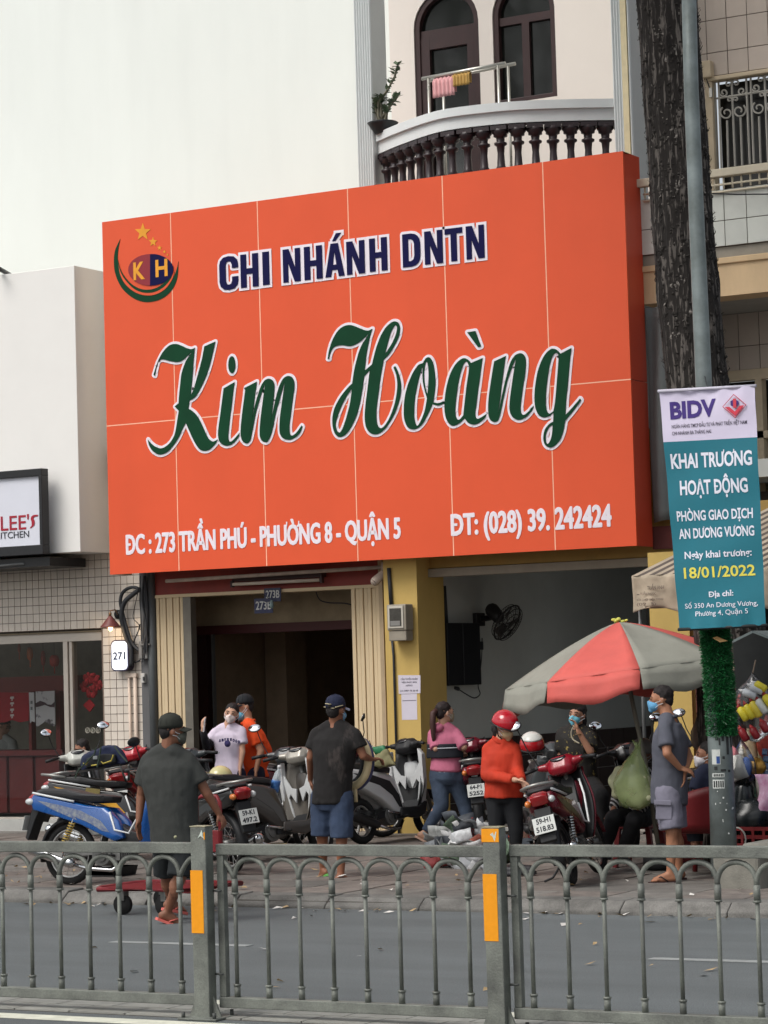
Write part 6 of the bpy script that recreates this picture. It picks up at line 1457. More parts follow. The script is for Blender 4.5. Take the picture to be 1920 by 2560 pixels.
        for s_ in (-1, 1):
            w0, w1 = (.03, .165) if s_ > 0 else (-.165, -.03)
            MB().prism([(-.40, .80), (-.34, .845), (0, .80), (.35, .755), (.50, .70), (.60, .46), (.62, .33), (.52, .27), (.40, .34), (.22, .46), (-.05, .58), (-.34, .70)], w0, w1, 'y', inset=.14).build('side_panel', body, t, world=False, bevel=.01)
            o_ = s_*.1675
            MB().prism([(-.25, .775), (.10, .735), (.38, .66), (.52, .50), (.56, .36), (.50, .37), (.40, .50), (.2, .62), (-.02, .68)], min(o_, o_-s_*.014), max(o_, o_-s_*.014), 'y').build('side_accent', acc, t, world=False)
            MB().prism([(.50, .27), (.52, .36), (.84, .36), (.95, .42), (1.0, .40), (.95, .28), (.80, .22)], s_*.17-.02, s_*.17+.02, 'y', inset=.1).build('floor_side', acc if front_panel else body, t, world=False, bevel=.006)
        MB().prism([(.44, .24), (.46, .345), (.86, .345), (.95, .44), (1.0, .42), (.94, .26)], -.155, .155, 'y').build('floorboard', blk, t, world=False, bevel=.01)
        MB().prism([(-.38, .86), (-.28, .89), (-.02, .885), (.16, .84), (.40, .83), (.52, .80), (.50, .745), (.2, .77), (-.36, .825)], -.145, .145, 'y', inset=.18).build('seat', seat, t, world=False, bevel=.014)
        MB().prism([(-.06, .24), (-.02, .36), (.30, .44), (.42, .3), (.3, .18), (.02, .18)], .08, .15, 'y', inset=.15).build('transmission_cover', blk, t, world=False, bevel=.008)
    # leg shield, curved sheet wide in the middle
    wid = .20 if kind == 'under' else .235
    def shield(off, sc):
        def fn(u, v):
            s_ = (u-.5)*2; w_ = wid*(.45+.55*math.sin(min(1, .12+v*1.0)*PI*.78))*sc; z = .34+.62*v if kind == 'under' else .30+.68*v
            x = (.95+.12*v)-.13*s_*s_*(1-.3*v)+off; return (x, w_*s_, z)
        return fn
    MB().grid(shield(.03, 1.), 12, 10).build('leg_shield', body if not front_panel else acc, t, world=False, solid=.012)
    MB().grid(shield(.008, .93), 12, 10).build('inner_shield', inner, t, world=False, solid=.01)
    if front_panel:
        for s_ in (-1, 1):
            MB().prism([(s_*.02, .70), (s_*.10, .72), (s_*.235, .93), (s_*.215, .99), (s_*.17, .62), (s_*.12, .40), (s_*.10, .42), (s_*.15, .62), (s_*.12, .66), (s_*.05, .56)], .955, .975, 'x').xf(Matrix.Translation((-.03, 0, 0)) @ Matrix.Shear('YZ', 4, (0, 0)) ).build('inner_trim', front_panel, t, world=False, bevel=.004)
            MB().prism([(s_*.235, .62), (s_*.25, .93), (s_*.19, 1.0), (s_*.20, .60), (s_*.15, .34), (s_*.17, .33)], .90, .965, 'x').build('shield_wing', front_panel, t, world=False, bevel=.01)
    n_ = MB().prism([(.98, .86), (1.14, .88), (1.20, .78), (1.12, .62), (1.0, .56), (.97, .7)], -.10, .10, 'y', inset=.3).build('nose', body, t, world=False, bevel=.01)
    MB().ell((1.14, 0, .80) if kind != 'under' else (1.13, 0, 1.0), (.05, .085, .055)).xf(S if kind == 'under' else Matrix.Identity(4)).build('headlight', clr, t, world=False)
    headfront(t, S, kind, body, acc, cowl, mir=mir, mh=mh, mang=mang)
    for s_ in (-1, 1):
        MB().tube([(.95, s_*.22, 1.03), (1.06, s_*.16, 1.09), (1.14, s_*.06, 1.0), (1.08, s_*.03, .82)], .005, 4).xf(S).build('brake_cable', blk, t, world=False)
    MB().box((1.19, 0, .62) if kind == 'under' else (1.16, 0, .66), (.03, .05, .05)).xf(S).build('horn', engm, t, world=False)
    # tail
    MB().prism([(-.46, .80), (-.40, .835), (-.30, .80), (-.30, .72), (-.42, .72)], -.075, .075, 'y', inset=.2).build('tail_light', redl, t, world=False, bevel=.008)
    for s_ in (-1, 1): MB().ell((-.40, s_*.105, .755), (.05, .028, .03), n=10, k=6).build('indicator', clr if s_ < 0 else ambl, t, world=False)
    MB().prism([(-.30, .70), (-.40, .70), (-.47, .42), (-.44, .40), (-.36, .60)], -.07, .07, 'y').build('mud_flap', blk, t, world=False, bevel=.006)
    plate_on(t, -.478 if kind == 'under' else -.475, .56, plate, tilt=.24)
    if grip_rail:
        MB().tube([(-.16, .13, .86), (-.34, .14, .885), (-.46, .07, .895), (-.48, 0, .898), (-.46, -.07, .895), (-.34, -.14, .885), (-.16, -.13, .86)], .014, 8).build('grab_rail', M('rail_alloy', (150, 150, 146), .35, .6), t, world=False)
    MB().tube([(.38, .10, .22), (.33, .22, .10), (.31, .30, .012+.30*math.sin(math.radians(-lean)))], .011, 6).build('side_stand', blk, t, world=False)
    MB().tube([(.55, -.24, .27), (.55, .24, .27)], .013, 6).build('footrest', rub, t, world=False)
    MB().caps((.50, -.16, .30), (.30, -.17, .33), .016, .012).build('kick_lever', chrm, t, world=False)
    return t
blue = M('paint_blue', (8, 76, 146), .28, var=.06, coat=.4, spec=.6); blueS = M('decal_silver', (170, 174, 170), .35, var=.25, scale=30, rgb2=(60, 80, 130))
pyel = M('paint_black', (28, 28, 28), .3, coat=.4); decy = M('decal_yellow', (206, 150, 34), .35, var=.1)
gry = M('paint_taupe', (72, 67, 63), .35, .2, var=.06, coat=.3); slv = M('paint_silver', (150, 145, 136), .3, .3, coat=.3); whp = M('paint_white', (200, 202, 202), .3, var=.03, coat=.4)
marn = M('paint_maroon', (104, 18, 34), .28, var=.1, coat=.4); redp = M('paint_red', (168, 26, 40), .3, coat=.4); dgry = M('paint_darkgrey', (62, 66, 68), .35, coat=.3)
yspr = M('spring_yellow', (186, 158, 84), .45)
B1 = bike('blue_motorbike', 'blue underbone motorbike with silver decals parked sideways behind the walking man', 'under', 138, 2214, 0, lean=-4, steer=-4, body=blue, acc=blueS, seat=seatm, shockm=yspr, plate=('59-F1', '27.61'), grip_rail=False, at=Vector((-14.58, 19.55, SZ)), mir=(-1, 1))
B2 = bike('black_motorbike', 'black motorbike with yellow lightning decals loaded with a carrying board', 'under', 0, 0, 12, lean=-5, body=pyel, acc=decy, plate=('', ''), at=Vector((-16.45, 22.3, SZ)), mir=())
B3 = bike('white_fronted_motorbike', 'motorbike with white handlebar cowl and two round mirrors, leftmost of those facing the shops', 'under', 0, 0, 119, lean=-6, steer=10, body=pyel, cowl=M('paint_cream', (190, 192, 184), .35, coat=.3), acc=pyel, plate=('', ''), at=Vector((-17.2, 23.2, SZ)), mh=.26, mang=.3)
B4 = bike('red_fronted_motorbike', 'red and black motorbike standing right behind the delivery bag', 'under', 0, 0, 116, lean=-8, steer=-20, body=redp, acc=pyel, cowl=redp, at=Vector((-17.5, 24.7, SZ)), mir=())
B13 = bike('dark_motorbike', 'dark motorbike half hidden by the walking man, its plate inside the red trolley handle', 'under', 0, 0, 150, lean=-6, body=pyel, acc=dgry, plate=('59-K1', '497.2'), at=Vector((-13.72, 20.95, SZ)), mir=())
B5 = bike('taupe_scooter', 'taupe grey scooter with silver handlebar cowl and a blue bottle in its leg shield', 'scooter', 596, 2158, 74, lean=-9, steer=20, body=gry, acc=gry, cowl=slv, inner=M('inner_grey', (92, 87, 80), .5), front_panel=whp, plate=('59-C2', '315.08'), mir=(-1,), mh=.12, mang=.4)
B7 = bike('white_black_scooter', 'white and black scooter with yellow pillar behind it', 'scooter', 908, 2112, 82, lean=-6, steer=-6, body=whp, acc=blk, cowl=blk, inner=blk, front_panel=whp, plate=('', ''), mir=(), grip_rail=False)
B8 = bike('maroon_handlebar_motorbike', 'motorbike with maroon handlebar cowl behind the man in the black shirt', 'under', 0, 0, 66, lean=-5, steer=-10, body=marn, cowl=marn, at=Vector((-15.5, 24.9, SZ)), mir=(-1, 1), mh=.27, mang=-.3)
B14 = bike('chrome_fronted_motorbike', 'motorbike with white rimmed headlight cowl left of the man in the black shirt', 'under', 0, 0, 74, lean=-6, steer=24, body=dgry, cowl=dgry, at=Vector((-15.1, 22.9, SZ)), mh=.26, plate=('59-N1', '115'), mir=(1,))
B15 = bike('small_black_scooter', 'black scooter behind the walking man with a cream helmet on its seat', 'scooter', 0, 0, 117, lean=-6, steer=-12, body=pyel, cowl=dgry, at=Vector((-15.25, 22.5, SZ)), mir=())
B9 = bike('tan_tail_motorbike', 'maroon motorbike with plate 64-P1 5252 parked behind the woman in the orange jacket', 'under', 0, 0, 118, lean=-5, body=marn, acc=marn, plate=('64-P1', '5252'), at=P(1205, 2098, Z=SZ), mir=())
B10 = bike('maroon_motorbike', 'leaning maroon motorbike with plate 59-H1 518.83 nearest the kerb', 'under', 1433, 2214, 105, lean=-14, steer=-8, body=marn, acc=M('paint_plum', (62, 16, 26), .3), cowl=M('paint_crimson', (138, 20, 36), .28, coat=.4), plate=('59-H1', '518.83'), mir=(1,), mh=.38, rimmat=rimb)
B11 = bike('grey_scooter', 'dark grey scooter facing the street with a red and white helmet on its bars', 'scooter', 0, 0, -58, lean=-6, steer=10, body=dgry, cowl=dgry, at=Vector((-12.18, 24.34, SZ)), mir=())
B12 = bike('black_motorbike', 'black motorbike under the parasol that the woman in flecked blouse sits on', 'under', 0, 0, 150, lean=-6, body=pyel, cowl=pyel, at=Vector((-9.9, 23.2, SZ)), mir=(-1, 1), mh=.24)
B16 = bike('black_scooter', 'black scooter behind the parasol pole with a bright mirror', 'scooter', 0, 0, 110, lean=-6, body=pyel, cowl=pyel, at=Vector((-10.1, 24.3, SZ)), mir=(-1, 1), mh=.3)
for b_ in (B12, B16): pass
# luggage board and delivery bag on the black and yellow bike
def mk(px, py, Y): return P(px, py, Y=Y)
MB().loft([[mk(148, 1941, 22.200), mk(342, 1908, 22.350), mk(342, 1908, 22.700), mk(148, 1941, 22.550)], [q+Vector((0, 0, .025)) for q in (mk(148, 1941, 22.200), mk(342, 1908, 22.350), mk(342, 1908, 22.700), mk(148, 1941, 22.550))]], sm=False).build('carrying_board', M('board_black', (44, 42, 42), .7), B2)
for a, b in (((175, 1936), (190, 1975)), ((300, 1915), (318, 1960)), ((322, 1912), (322, 1950))): MB().tube([mk(*a, 22.300), mk(*b, 22.450)], .012, 6).build('board_strut', engm, B2)
MB().prism([(0, 0), (.19, .02), (.20, .14), (.02, .13)], 0, .008, 'y').xf(Matrix.Translation(mk(208, 2000, 22.150)) @ Matrix.Rotation(.15, 4, 'Y')).build('brass_panel', M('panel_khaki', (112, 100, 56), .6), B2)
db = thing('delivery_bag', 'navy and black delivery bag with yellow straps lashed to the carrying board', 'bag', mk(250, 1925, 22.300))
bgn = M('bag_navy', (26, 34, 62), .8, var=.25, bump=.2); bgk = M('bag_blackcloth', (30, 32, 34), .85, var=.2)
def quad(pts, Y0, Y1): return [[mk(x, y, Y) for x, y in pts] for Y in (Y0, Y1)]
MB().loft(quad([(204, 1927), (318, 1908), (313, 1893), (300, 1875), (290, 1863), (262, 1866), (225, 1880), (206, 1890)], 22.280, 22.600), sm=False).build('body', bgn, db, remesh=.02, smooth=3, disp=(.12, .05))
MB().loft(quad([(214, 1922), (292, 1908), (290, 1885), (260, 1884), (216, 1895)], 22.240, 22.300), sm=False).build('front_pocket', bgk, db, remesh=.02, smooth=2)
ys = M('strap_yellow', (176, 160, 70), .7)
for pts in ([(208, 1908), (215, 1912), (219, 1904)], [(253, 1904), (258, 1909), (278, 1902), (282, 1892), (283, 1887)], [(228, 1914), (242, 1912)]): MB().tube([mk(x, y, 22.220) for x, y in pts], .007, 5).build('strap', ys, db)
for pts in ([(240, 1870), (236, 1885), (196, 1925), (188, 1945)], [(252, 1868), (248, 1895), (243, 1918)], [(286, 1866), (300, 1885), (318, 1905)]): MB().tube([mk(x, y, 22.200) for x, y in pts], .009, 5).build('tie_cord', M('cord_green', (52, 66, 56), .8), db)
MB().box(mk(238, 1894, 22.230), (.055, .004, .035)).build('label', M('label_grey', (150, 156, 158), .6), db)
# helmets and small loads
def helmet(px, py, Y, r, col, label, yaw=0., name='helmet', tilt=0., col2=None):
    c = mk(px, py, Y); t = thing(name, label, 'helmet', c); Rh = Euler((tilt, 0, yaw)).to_matrix(); hm = M('helm%d_%d' % (col[0], col[1]), col, .2, var=.05, coat=.5)
    MB().ell(c, (r, r*1.12, r*1.0), Rh, n=20, k=12, z0=-.25).build('shell', hm, t)
    MB().tube([c+Rh @ Vector((r*1.01*math.cos(a), r*1.13*math.sin(a), -.25*r)) for a in [2*PI*i/20 for i in range(20)]], r*.06, 6, closed=True).build('rim', blk, t)
    if col2: MB().ell(c+Rh @ Vector((0, 0, .004)), (r*1.01, r*1.1, r*1.02), Rh, n=20, k=8, z0=.5).build('top_decal', M('helm%d_%d' % (col2[0], col2[1]), col2, .25), t)
    MB().tube([c+Rh @ Vector((-r*.8, 0, -.2*r)), c+Rh @ Vector((0, .02, -1.2*r)), c+Rh @ Vector((r*.8, 0, -.2*r))], .006, 4).build('chin_strap', blk, t)
    return t
helmet(551, 1944, 22.7, .125, (196, 188, 136), 'cream helmet resting on a scooter seat behind the walking man')
helmet(1330, 1862, 23.2, .125, (170, 26, 34), 'red and white helmet hung on the grey scooter handlebar', .4, col2=(206, 206, 200), tilt=.3)
helmet(1328, 1815, 23.2, .001 or .1, (34, 36, 38), 'dark helmet perched behind the red helmet of the woman in orange', .2) if False else None
wbt = thing('water_bottle', 'clear water bottle with a blue label tucked in the taupe scooter', 'bottle', mk(688, 2000, 22.7))
Rb = Euler((0, .28, 0)).to_matrix(); bq = mk(681, 1998, 22.75)
MB().lathe(bq, [(.0, 0), (.042, .005), (.045, .05), (.043, .22), (.035, .27), (.016, .31), (.016, .33)], 14, Rb).build('bottle_body', M('pet', (196, 206, 210), .1, alpha=.5, spec=.7), wbt)
MB().lathe(bq, [(.0455, .08), (.0465, .10), (.0465, .19), (.0455, .2)], 14, Rb).build('bottle_label', M('label_blue', (36, 84, 170), .4, var=.4, scale=25, rgb2=(90, 140, 200)), wbt)
MB().lathe(bq, [(.019, .325), (.02, .35), (.016, .355)], 10, Rb).build('bottle_cap', M('cap_white', (210, 210, 210), .5), wbt)
hb2 = thing('loaded_bag', 'cream and grey folded paper bag lying on the scooter footwell', 'bag', mk(660, 1970, 22.9))
MB().loft(quad([(632, 1955), (665, 1953), (672, 1985), (640, 1990)], 22.9, 23.1), sm=False).build('paper', M('paper_pattern', (190, 182, 140), .8, var=.3, scale=30, rgb2=(110, 110, 90)), hb2, remesh=.02, smooth=1, disp=(.05, .03))

# red trolley (flat cart) behind the walking man
tc = thing('platform_trolley', 'red folding platform trolley with perforated deck pulled by the walking man', 'trolley', P(400, 2225, Z=.02))
trm = M('trolley_red', (122, 34, 40), .45, var=.12)
TYc = 18.25
d0_, d1_ = P(286, 2198, Y=TYc), P(560, 2180, Y=TYc)
zc = .215
mb = MB(); X0_, X1_ = d0_.x, P(528, 2190, Y=TYc).x
mb.tube([(X0_+.06, TYc-.32, zc), (X0_, TYc-.2, zc), (X0_, TYc+.3, zc), (X0_+.06, TYc+.45, zc), (X1_, TYc+.45, zc), (X1_, TYc-.32, zc)], .022, 8, closed=True)
mb.build('deck_rim', trm, tc)
n = 12
for i in range(n):
    x = X0_+.04+(X1_-X0_-.08)*(i+.5)/n; MB().tube([(x-.03, TYc-.31, zc+.005), (x+.03, TYc+.1, zc+.01), (x-.03, TYc+.44, zc+.005)], .017, 5, flat=.5).build('deck_slat', trm, tc)
for y in (-.05, .1, .25): MB().tube([(X0_+.02, TYc+y, zc-.006), (X1_-.02, TYc+y, zc-.006)], .014, 5).build('deck_bar', trm, tc)
for x in (P(345, 2230, Y=TYc).x, X1_-.32):
    for y in (-.22, .36):
        w_ = MB().tube([(x, TYc+y-.022, .085), (x, TYc+y+.022, .085)], .083, 16).build('caster_wheel', rub, tc); MB().box((x+.01, TYc+y, .16), (.05, .075, .08)).build('caster_fork', engm, w_)
hx0, hx1 = P(507, 2100, Y=TYc+.1).x, P(560, 2100, Y=TYc+.1).x; hz = P(545, 1990, Y=TYc+.1).z
MB().tube([(hx0-.02, TYc+.05, zc), (hx0-.02, TYc+.05, hz-.03), (hx0+.03, TYc+.05, hz), (hx1-.03, TYc+.05, hz), (hx1, TYc+.05, hz-.05), (hx1, TYc+.05, zc)], .018, 8).build('handle_frame', trm, tc)
MB().bb(hx0-.04, hx1-.01, TYc+.04, TYc+.07, hz-.46, hz-.28).build('handle_plate', trm, tc, bevel=.006)
# loose stone under the blue bike and rubbish heap
bk_ = thing('black_tray', 'small black plastic tray on the pavement under the blue motorbike', 'tray', P(285, 2185, Z=SZ))
q = P(280, 2188, Z=SZ); MB().loft([[(q.x+a*w_, q.y+b*.15, q.z+h) for a, b in ((-1, -1), (1, -1), (1, 1), (-1, 1))] for w_, h in ((.17, 0), (.20, .09), (.18, .085), (.15, .01))], sm=False).build('tray', blk, bk_); MB().tube([(q.x-.1, q.y, q.z+.07), (q.x+.1, q.y-.02, q.z+.1)], .02, 6).build('tool', engm, bk_)
th_ = thing('rubbish_heap', 'heap of crumpled magazines, white plastic bags and packaging on the pavement', 'rubbish', P(1160, 2170, Z=SZ))
random.seed(21)
hc_ = P(1165, 2168, Z=SZ)
cols = [(150, 152, 150), (196, 198, 200), (92, 98, 106), (170, 96, 80), (60, 64, 70), (120, 124, 128), (206, 206, 206), (140, 60, 60), (110, 130, 110)]
for k in range(70):
    a = rnd(0, 2*PI); rr = rnd(0, .36)**.8; q = hc_+Vector((rr*math.cos(a)*1.0, rr*math.sin(a)*.6, rnd(.02, .50)*(1-rr*1.5)+.03)); cc2 = cols[k % len(cols)]
    d1 = Vector((rnd(-1, 1), rnd(-.4, .4), rnd(-.6, .6))).normalized()*rnd(.07, .15); d2 = d1.cross(Vector((rnd(-.4, .4), 1, rnd(-.3, .9)))).normalized()*rnd(.05, .09); nn = d1.cross(d2).normalized()*.01
    MB().grid(lambda u, v: q+d1*(u-.5)*2+d2*(v-.5)*2+nn*math.sin(u*7+k)*2.2+nn*math.cos(v*6+k), 4, 3).build('paper_scrap', M('scrap%d' % (k % len(cols)), cc2, .6, var=.35, scale=22), th_, solid=.003)
for k, (dx, dz, r) in enumerate(((.16, .12, .12), (-.1, .1, .1), (.05, .05, .14), (.3, .04, .1))):
    MB().ell(hc_+Vector((dx, -.12, dz)), (r, r*.8, r*.75), n=16, k=10).build('plastic_bag', M('bag_white', (200, 204, 208), .35, var=.1, alpha=.92), th_, disp=(.05, .07))
t2h = thing('book_stack', 'low stack of worn books and red boxes behind the woman in orange', 'stack', P(1330, 2130, Z=SZ))
random.seed(5)
for k in range(16):
    q = P(1335, 2122, Z=SZ)+Vector((rnd(-.3, .3), rnd(-.1, .2), .03+.035*(k % 6))); c4 = [(130, 36, 40), (150, 150, 146), (70, 76, 84), (150, 60, 50), (96, 70, 60)][k % 5]
    MB().box(q, (rnd(.14, .24), rnd(.1, .18), .032), Euler((0, rnd(-.1, .1), rnd(-.5, .5))).to_matrix()).build('book', M('book%d' % (k % 5), c4, .7, var=.2, scale=20), t2h)
t3h = thing('carton_heap', 'small heap of cartons and papers under the plate 64-P1 motorbike', 'rubbish', P(1215, 2085, Z=SZ))
for k in range(18):
    q = P(1212, 2100, Z=SZ)+Vector((rnd(-.3, .25), rnd(-.1, .2), .03+.03*(k % 6))); c4 = [(170, 96, 76), (150, 146, 140), (90, 80, 70), (180, 170, 160), (120, 70, 56)][k % 5]
    MB().box(q, (rnd(.12, .22), rnd(.1, .16), .03), Euler((rnd(-.3, .3), rnd(-.3, .3), rnd(-.8, .8))).to_matrix()).build('carton', M('carton%d' % (k % 5), c4, .8, var=.25, scale=20), t3h)
# fallen leaves and litter
random.seed(31)
lf1 = MB(); lf2 = MB()
for k in range(230):
    if k < 150: x, y = rnd(-17.5, -6), KY-rnd(0, .35)**1.3-.02 if random.random() < .6 else rnd(13.5, KY); z = .006
    else: x, y = rnd(-17, -7.5), rnd(KY+.4, 21.5); z = SZ+.012
    s = rnd(.02, .055); a = rnd(0, 2*PI); u = Vector((math.cos(a), math.sin(a), 0))*s; v = Vector((-math.sin(a), math.cos(a), 0))*s*.5; c = Vector((x, y, z))
    (lf1 if random.random() < .72 else lf2).add([c-u, c+v+Vector((0, 0, rnd(0, .02))), c+u+Vector((0, 0, rnd(0, .03))), c-v+Vector((0, 0, rnd(0, .012)))], [(0, 1, 2, 3)])
tag(lf1.build('fallen_leaves', M('leaf_dry', (164, 140, 104), .8, var=.4, scale=4)), 'dry fallen leaves scattered along the kerb and on the road', 'leaves', kind='stuff')
tag(lf2.build('paper_litter', M('litter_pale', (206, 202, 196), .8, var=.15)), 'scraps of pale paper litter along the kerb', 'litter', kind='stuff')
# ================================================================ people
def V3(*a): return Vector(a)
SK = {}
def skin(c): return M('skin%d' % c[0], c, .55, var=.08, scale=12, spec=.35)
def frame(fwd, up=Vector((0, 0, 1))):
    f = Vector(fwd).normalized(); r = f.cross(up).normalized(); u = r.cross(f).normalized()
    return Matrix((r, f, u)).transposed()        # columns: right, forward, up
class Person:
    def __init__(s, label, feet, Y0, J, face, sk=(150, 104, 80), group=None, k=1.0, chest=(.165, .112), waist=(.135, .105), hip=(.155, .12), belly=0., limb=1., up=(0, 0, 1), vox=.0095):
        s.t = thing('person', label, 'person', feet, group=group); s.k = k; s.sk = skin(sk)
        s.J = {n: P(v[0], v[1], Y=Y0+(v[2] if len(v) > 2 else 0)) for n, v in J.items()}
        s.face = Vector(face).normalized(); s.H = frame(s.face, Vector(up)); s.chest, s.waist, s.hip, s.belly, s.limb = chest, waist, hip, belly, limb
        J = s.J; s.lat = (J['shR']-J['shL']).normalized(); s.hl = (J['hipR']-J['hipL']).normalized()
        s.vox = vox
        b = MB(); s.torso(b, 0); s.body_limbs(b); s.headmesh(b); s.body = b
    def torso(s, b, inf, z0=0., z1=1., low=0., flare=0., close=True):
        J, k = s.J, s.k; hp = (J['hipL']+J['hipR'])/2; shp = (J['shL']+J['shR'])/2; up = (shp-hp); L = up.length; u = up.normalized()
        prof = [(-.22, s.hip[0]*.75, s.hip[1]*.75), (-.08, s.hip[0], s.hip[1]), (.12, s.hip[0]*.97, s.hip[1]), (.38, s.waist[0], s.waist[1]+s.belly*.75), (.55, (s.waist[0]+s.chest[0])/2, s.waist[1]+s.belly*.5), (.75, s.chest[0], s.chest[1]+s.belly*.1), (.92, s.chest[0]*1.02, s.chest[1]*.86), (1.02, s.chest[0]*.8, s.chest[1]*.62), (1.10, s.chest[0]*.42, s.chest[1]*.5)]
        rings = []
        pts = [p for p in prof if z0-.001 <= p[0] <= z1+.2]
        if low: pts = [(-low, pts[0][1]+flare, pts[0][2]+flare)]+[p for p in pts if p[0] > -low+.03]
        for t, w_, d_ in pts:
            c = hp+up*t; a = s.hl.lerp(s.lat, max(0, min(1, t))).normalized(); f = u.cross(a).normalized()
            if f.dot(s.face) < -.0: pass
            bo = s.fw(f)*s.belly*.55*max(0, 1-abs(t-.38)/.35)
            w_ = w_*k+inf; d_ = d_*k+inf
            if t < 0 and low: w_ = max(w_, s.hip[0]*k+inf); d_ = max(d_, s.hip[1]*k+inf)
            rings.append([c+bo+a*w_*math.cos(q)*(1-.0*abs(math.sin(q)))+f*d_*math.sin(q) for q in [2*PI*i/20 for i in range(20)]])
        b.loft(rings)
    def fw(s, f): return f if (f.x*s.bf.x+f.y*s.bf.y) > 0 else -f
    bf = Vector((0, -1, 0))
    def body_limbs(s, b):
        J, k = s.J, s.k; m = s.limb
        b.caps(J['neck'], (J['shL']+J['shR'])/2*.5+J['neck']*.5, .060*k, .08*k); b.caps(J['neck'], J['head']+s.H @ V3(0, -.02, -.02), .060*k, .056*k)
        for q in 'LR':
            b.caps(J['neck']+(J['sh'+q]-J['neck'])*.12, J['sh'+q], .048*k, .046*k*m)
            b.caps(J['sh'+q], (J['shL']+J['shR'])/2, .058*k*m, .07*k)
            b.caps(J['sh'+q], J['el'+q], .054*k*m, .038*k*m); b.caps(J['el'+q], J['wr'+q], .040*k*m, .026*k*m)
            b.caps(J['hip'+q], J['kn'+q], .088*k, .056*k); b.caps(J['kn'+q], J['an'+q], .055*k, .034*k)
            c_ = J['kn'+q].lerp(J['an'+q], .32); b.ell(c_+ (-s.bfw())*.018, (.050*k, .050*k, .085*k), n=10, k=6)
    def bfw(s): return s.bf
    def headmesh(s, b):
        c, H, k = s.J['head'], s.H, s.k
        def e(x, y, z, r): b.ell(c+H @ (V3(x, y, z)*k), [q*k for q in r], H, n=16, k=10)
        e(0, -.012, .025, (.074, .094, .092)); e(0, .022, -.045, (.056, .066, .062)); e(0, .05, -.085, (.026, .026, .02)); e(0, .055, .005, (.058, .035, .05))
        b.caps(c+H @ (V3(0, .088, .005)*k), c+H @ (V3(0, .108, -.028)*k), .009*k, .014*k, 8); 
        for x in (-.013, .013): e(x, .098, -.032, (.009, .01, .008))
        e(0, .088, -.058, (.024, .012, .008)); e(0, .086, -.067, (.02, .012, .008))
        for x in (-1, 1): e(x*.076, -.008, -.008, (.010, .020, .032)); e(x*.030, .078, .028, (.022, .014, .008))
    def hand(s, q, d, n, curl=.5, spread=1., grip=False, side=1):
        """d: direction of the hand, n: palm normal, side: which side the thumb leaves"""
        b, k = s.body, s.k*1.0; w0 = s.J['wr'+q]; d = Vector(d).normalized(); n = Vector(n); n = (n-d*n.dot(d)).normalized(); l = d.cross(n).normalized()*side
        R_ = Matrix((l, n, d)).transposed()
        b.ell(w0+d*.045*k, (.038*k, .017*k, .052*k), R_, n=10, k=6)
        for i, (ln, off) in enumerate(((.066, .030), (.074, .011), (.070, -.009), (.056, -.028))):
            p = w0+d*.082*k+l*off*k; a = curl*(.7 if not grip else 1.3); dd = d
            seg = ln*k/3*1.15
            for j in range(3):
                dd = (dd*math.cos(a*.8)+n*math.sin(a*.8)).normalized() if j else (dd*math.cos(a*.45)+n*math.sin(a*.45)+l*off*2.2*spread).normalized()
                p2 = p+dd*seg; b.caps(p, p2, .0092*k-.0007*j, .0088*k-.0007*j, 6); p = p2
        p = w0+d*.02*k+l*.028*k; dd = (d*.75+l*.75+n*.25).normalized(); p2 = p+dd*.042*k; b.caps(p, p2, .013*k, .011*k, 6); dd = (d*1.0+l*.25+n*.45*curl).normalized(); b.caps(p2, p2+dd*.036*k, .0105*k, .009*k, 6)
    def foot(s, q, d, drop=.0):
        a = s.J['an'+q]; d = Vector(d).normalized(); b = s.body; k = s.k
        l = d.cross(Vector((0, 0, 1))).normalized(); up = l.cross(d).normalized()
        b.caps(a, a-up*.045*k-d*.02*k, .036*k, .034*k); b.caps(a-up*.05*k-d*.03*k, a-up*.062*k+d*.13*k, .034*k, .028*k); b.caps(a-up*.02*k, a-up*.05*k+d*.10*k, .034*k, .028*k)
        for i in range(5): o = l*(-.032+.016*i)*k; b.caps(a-up*.066*k+d*.125*k+o, a-up*.070*k+d*(.172-.006*abs(i-1))*k+o, .0125*k, .0095*k, 6)
        s.sole = a-up*.085*k; return a, d, l, up
    def sandal(s, q, d, col, nm='sandal', strapc=None):
        a, d, l, up = s.foot(q, d); k = s.k; base = a-up*.088*k
        out = [(-.075, 0), (-.06, .032), (0, .034), (.09, .046), (.16, .042), (.195, .012), (.19, -.02), (.15, -.044), (.08, -.044), (0, -.034), (-.06, -.030)]
        mt = M('sandal%d' % col[0], col, .6)
        o = MB().loft([[base+d*x*k+l*y*k+up*h for x, y in out] for h in (-.012, .010)], sm=False).build('sandal', mt, s.t)
        for e in (-.04, .04): MB().tube([base+d*.13*k+l*0+up*.03, base+d*.09*k+l*e*.7+up*.055*k, base+d*.03*k+l*e+up*.012], .008, 6, flat=.6).build('sandal_strap', M('sandal%d' % (strapc or col)[0], strapc or col, .5), o)
    def shoe(s, q, d, col):
        a, d, l, up = s.foot(q, d); k = s.k; b = MB(); base = a-up*.085*k
        b.caps(base+up*.045-d*.03, base+up*.035+d*.13, .042, .036); b.box(base+d*.05+up*.0, (.26, .09, .03), Matrix((d, l, up)).transposed()); b.build('shoe', M('shoe%d' % col[0], col, .5), s.t, remesh=.012, smooth=2)
    def finish(s): s.body.build('body', s.sk, s.t, remesh=s.vox, smooth=2)
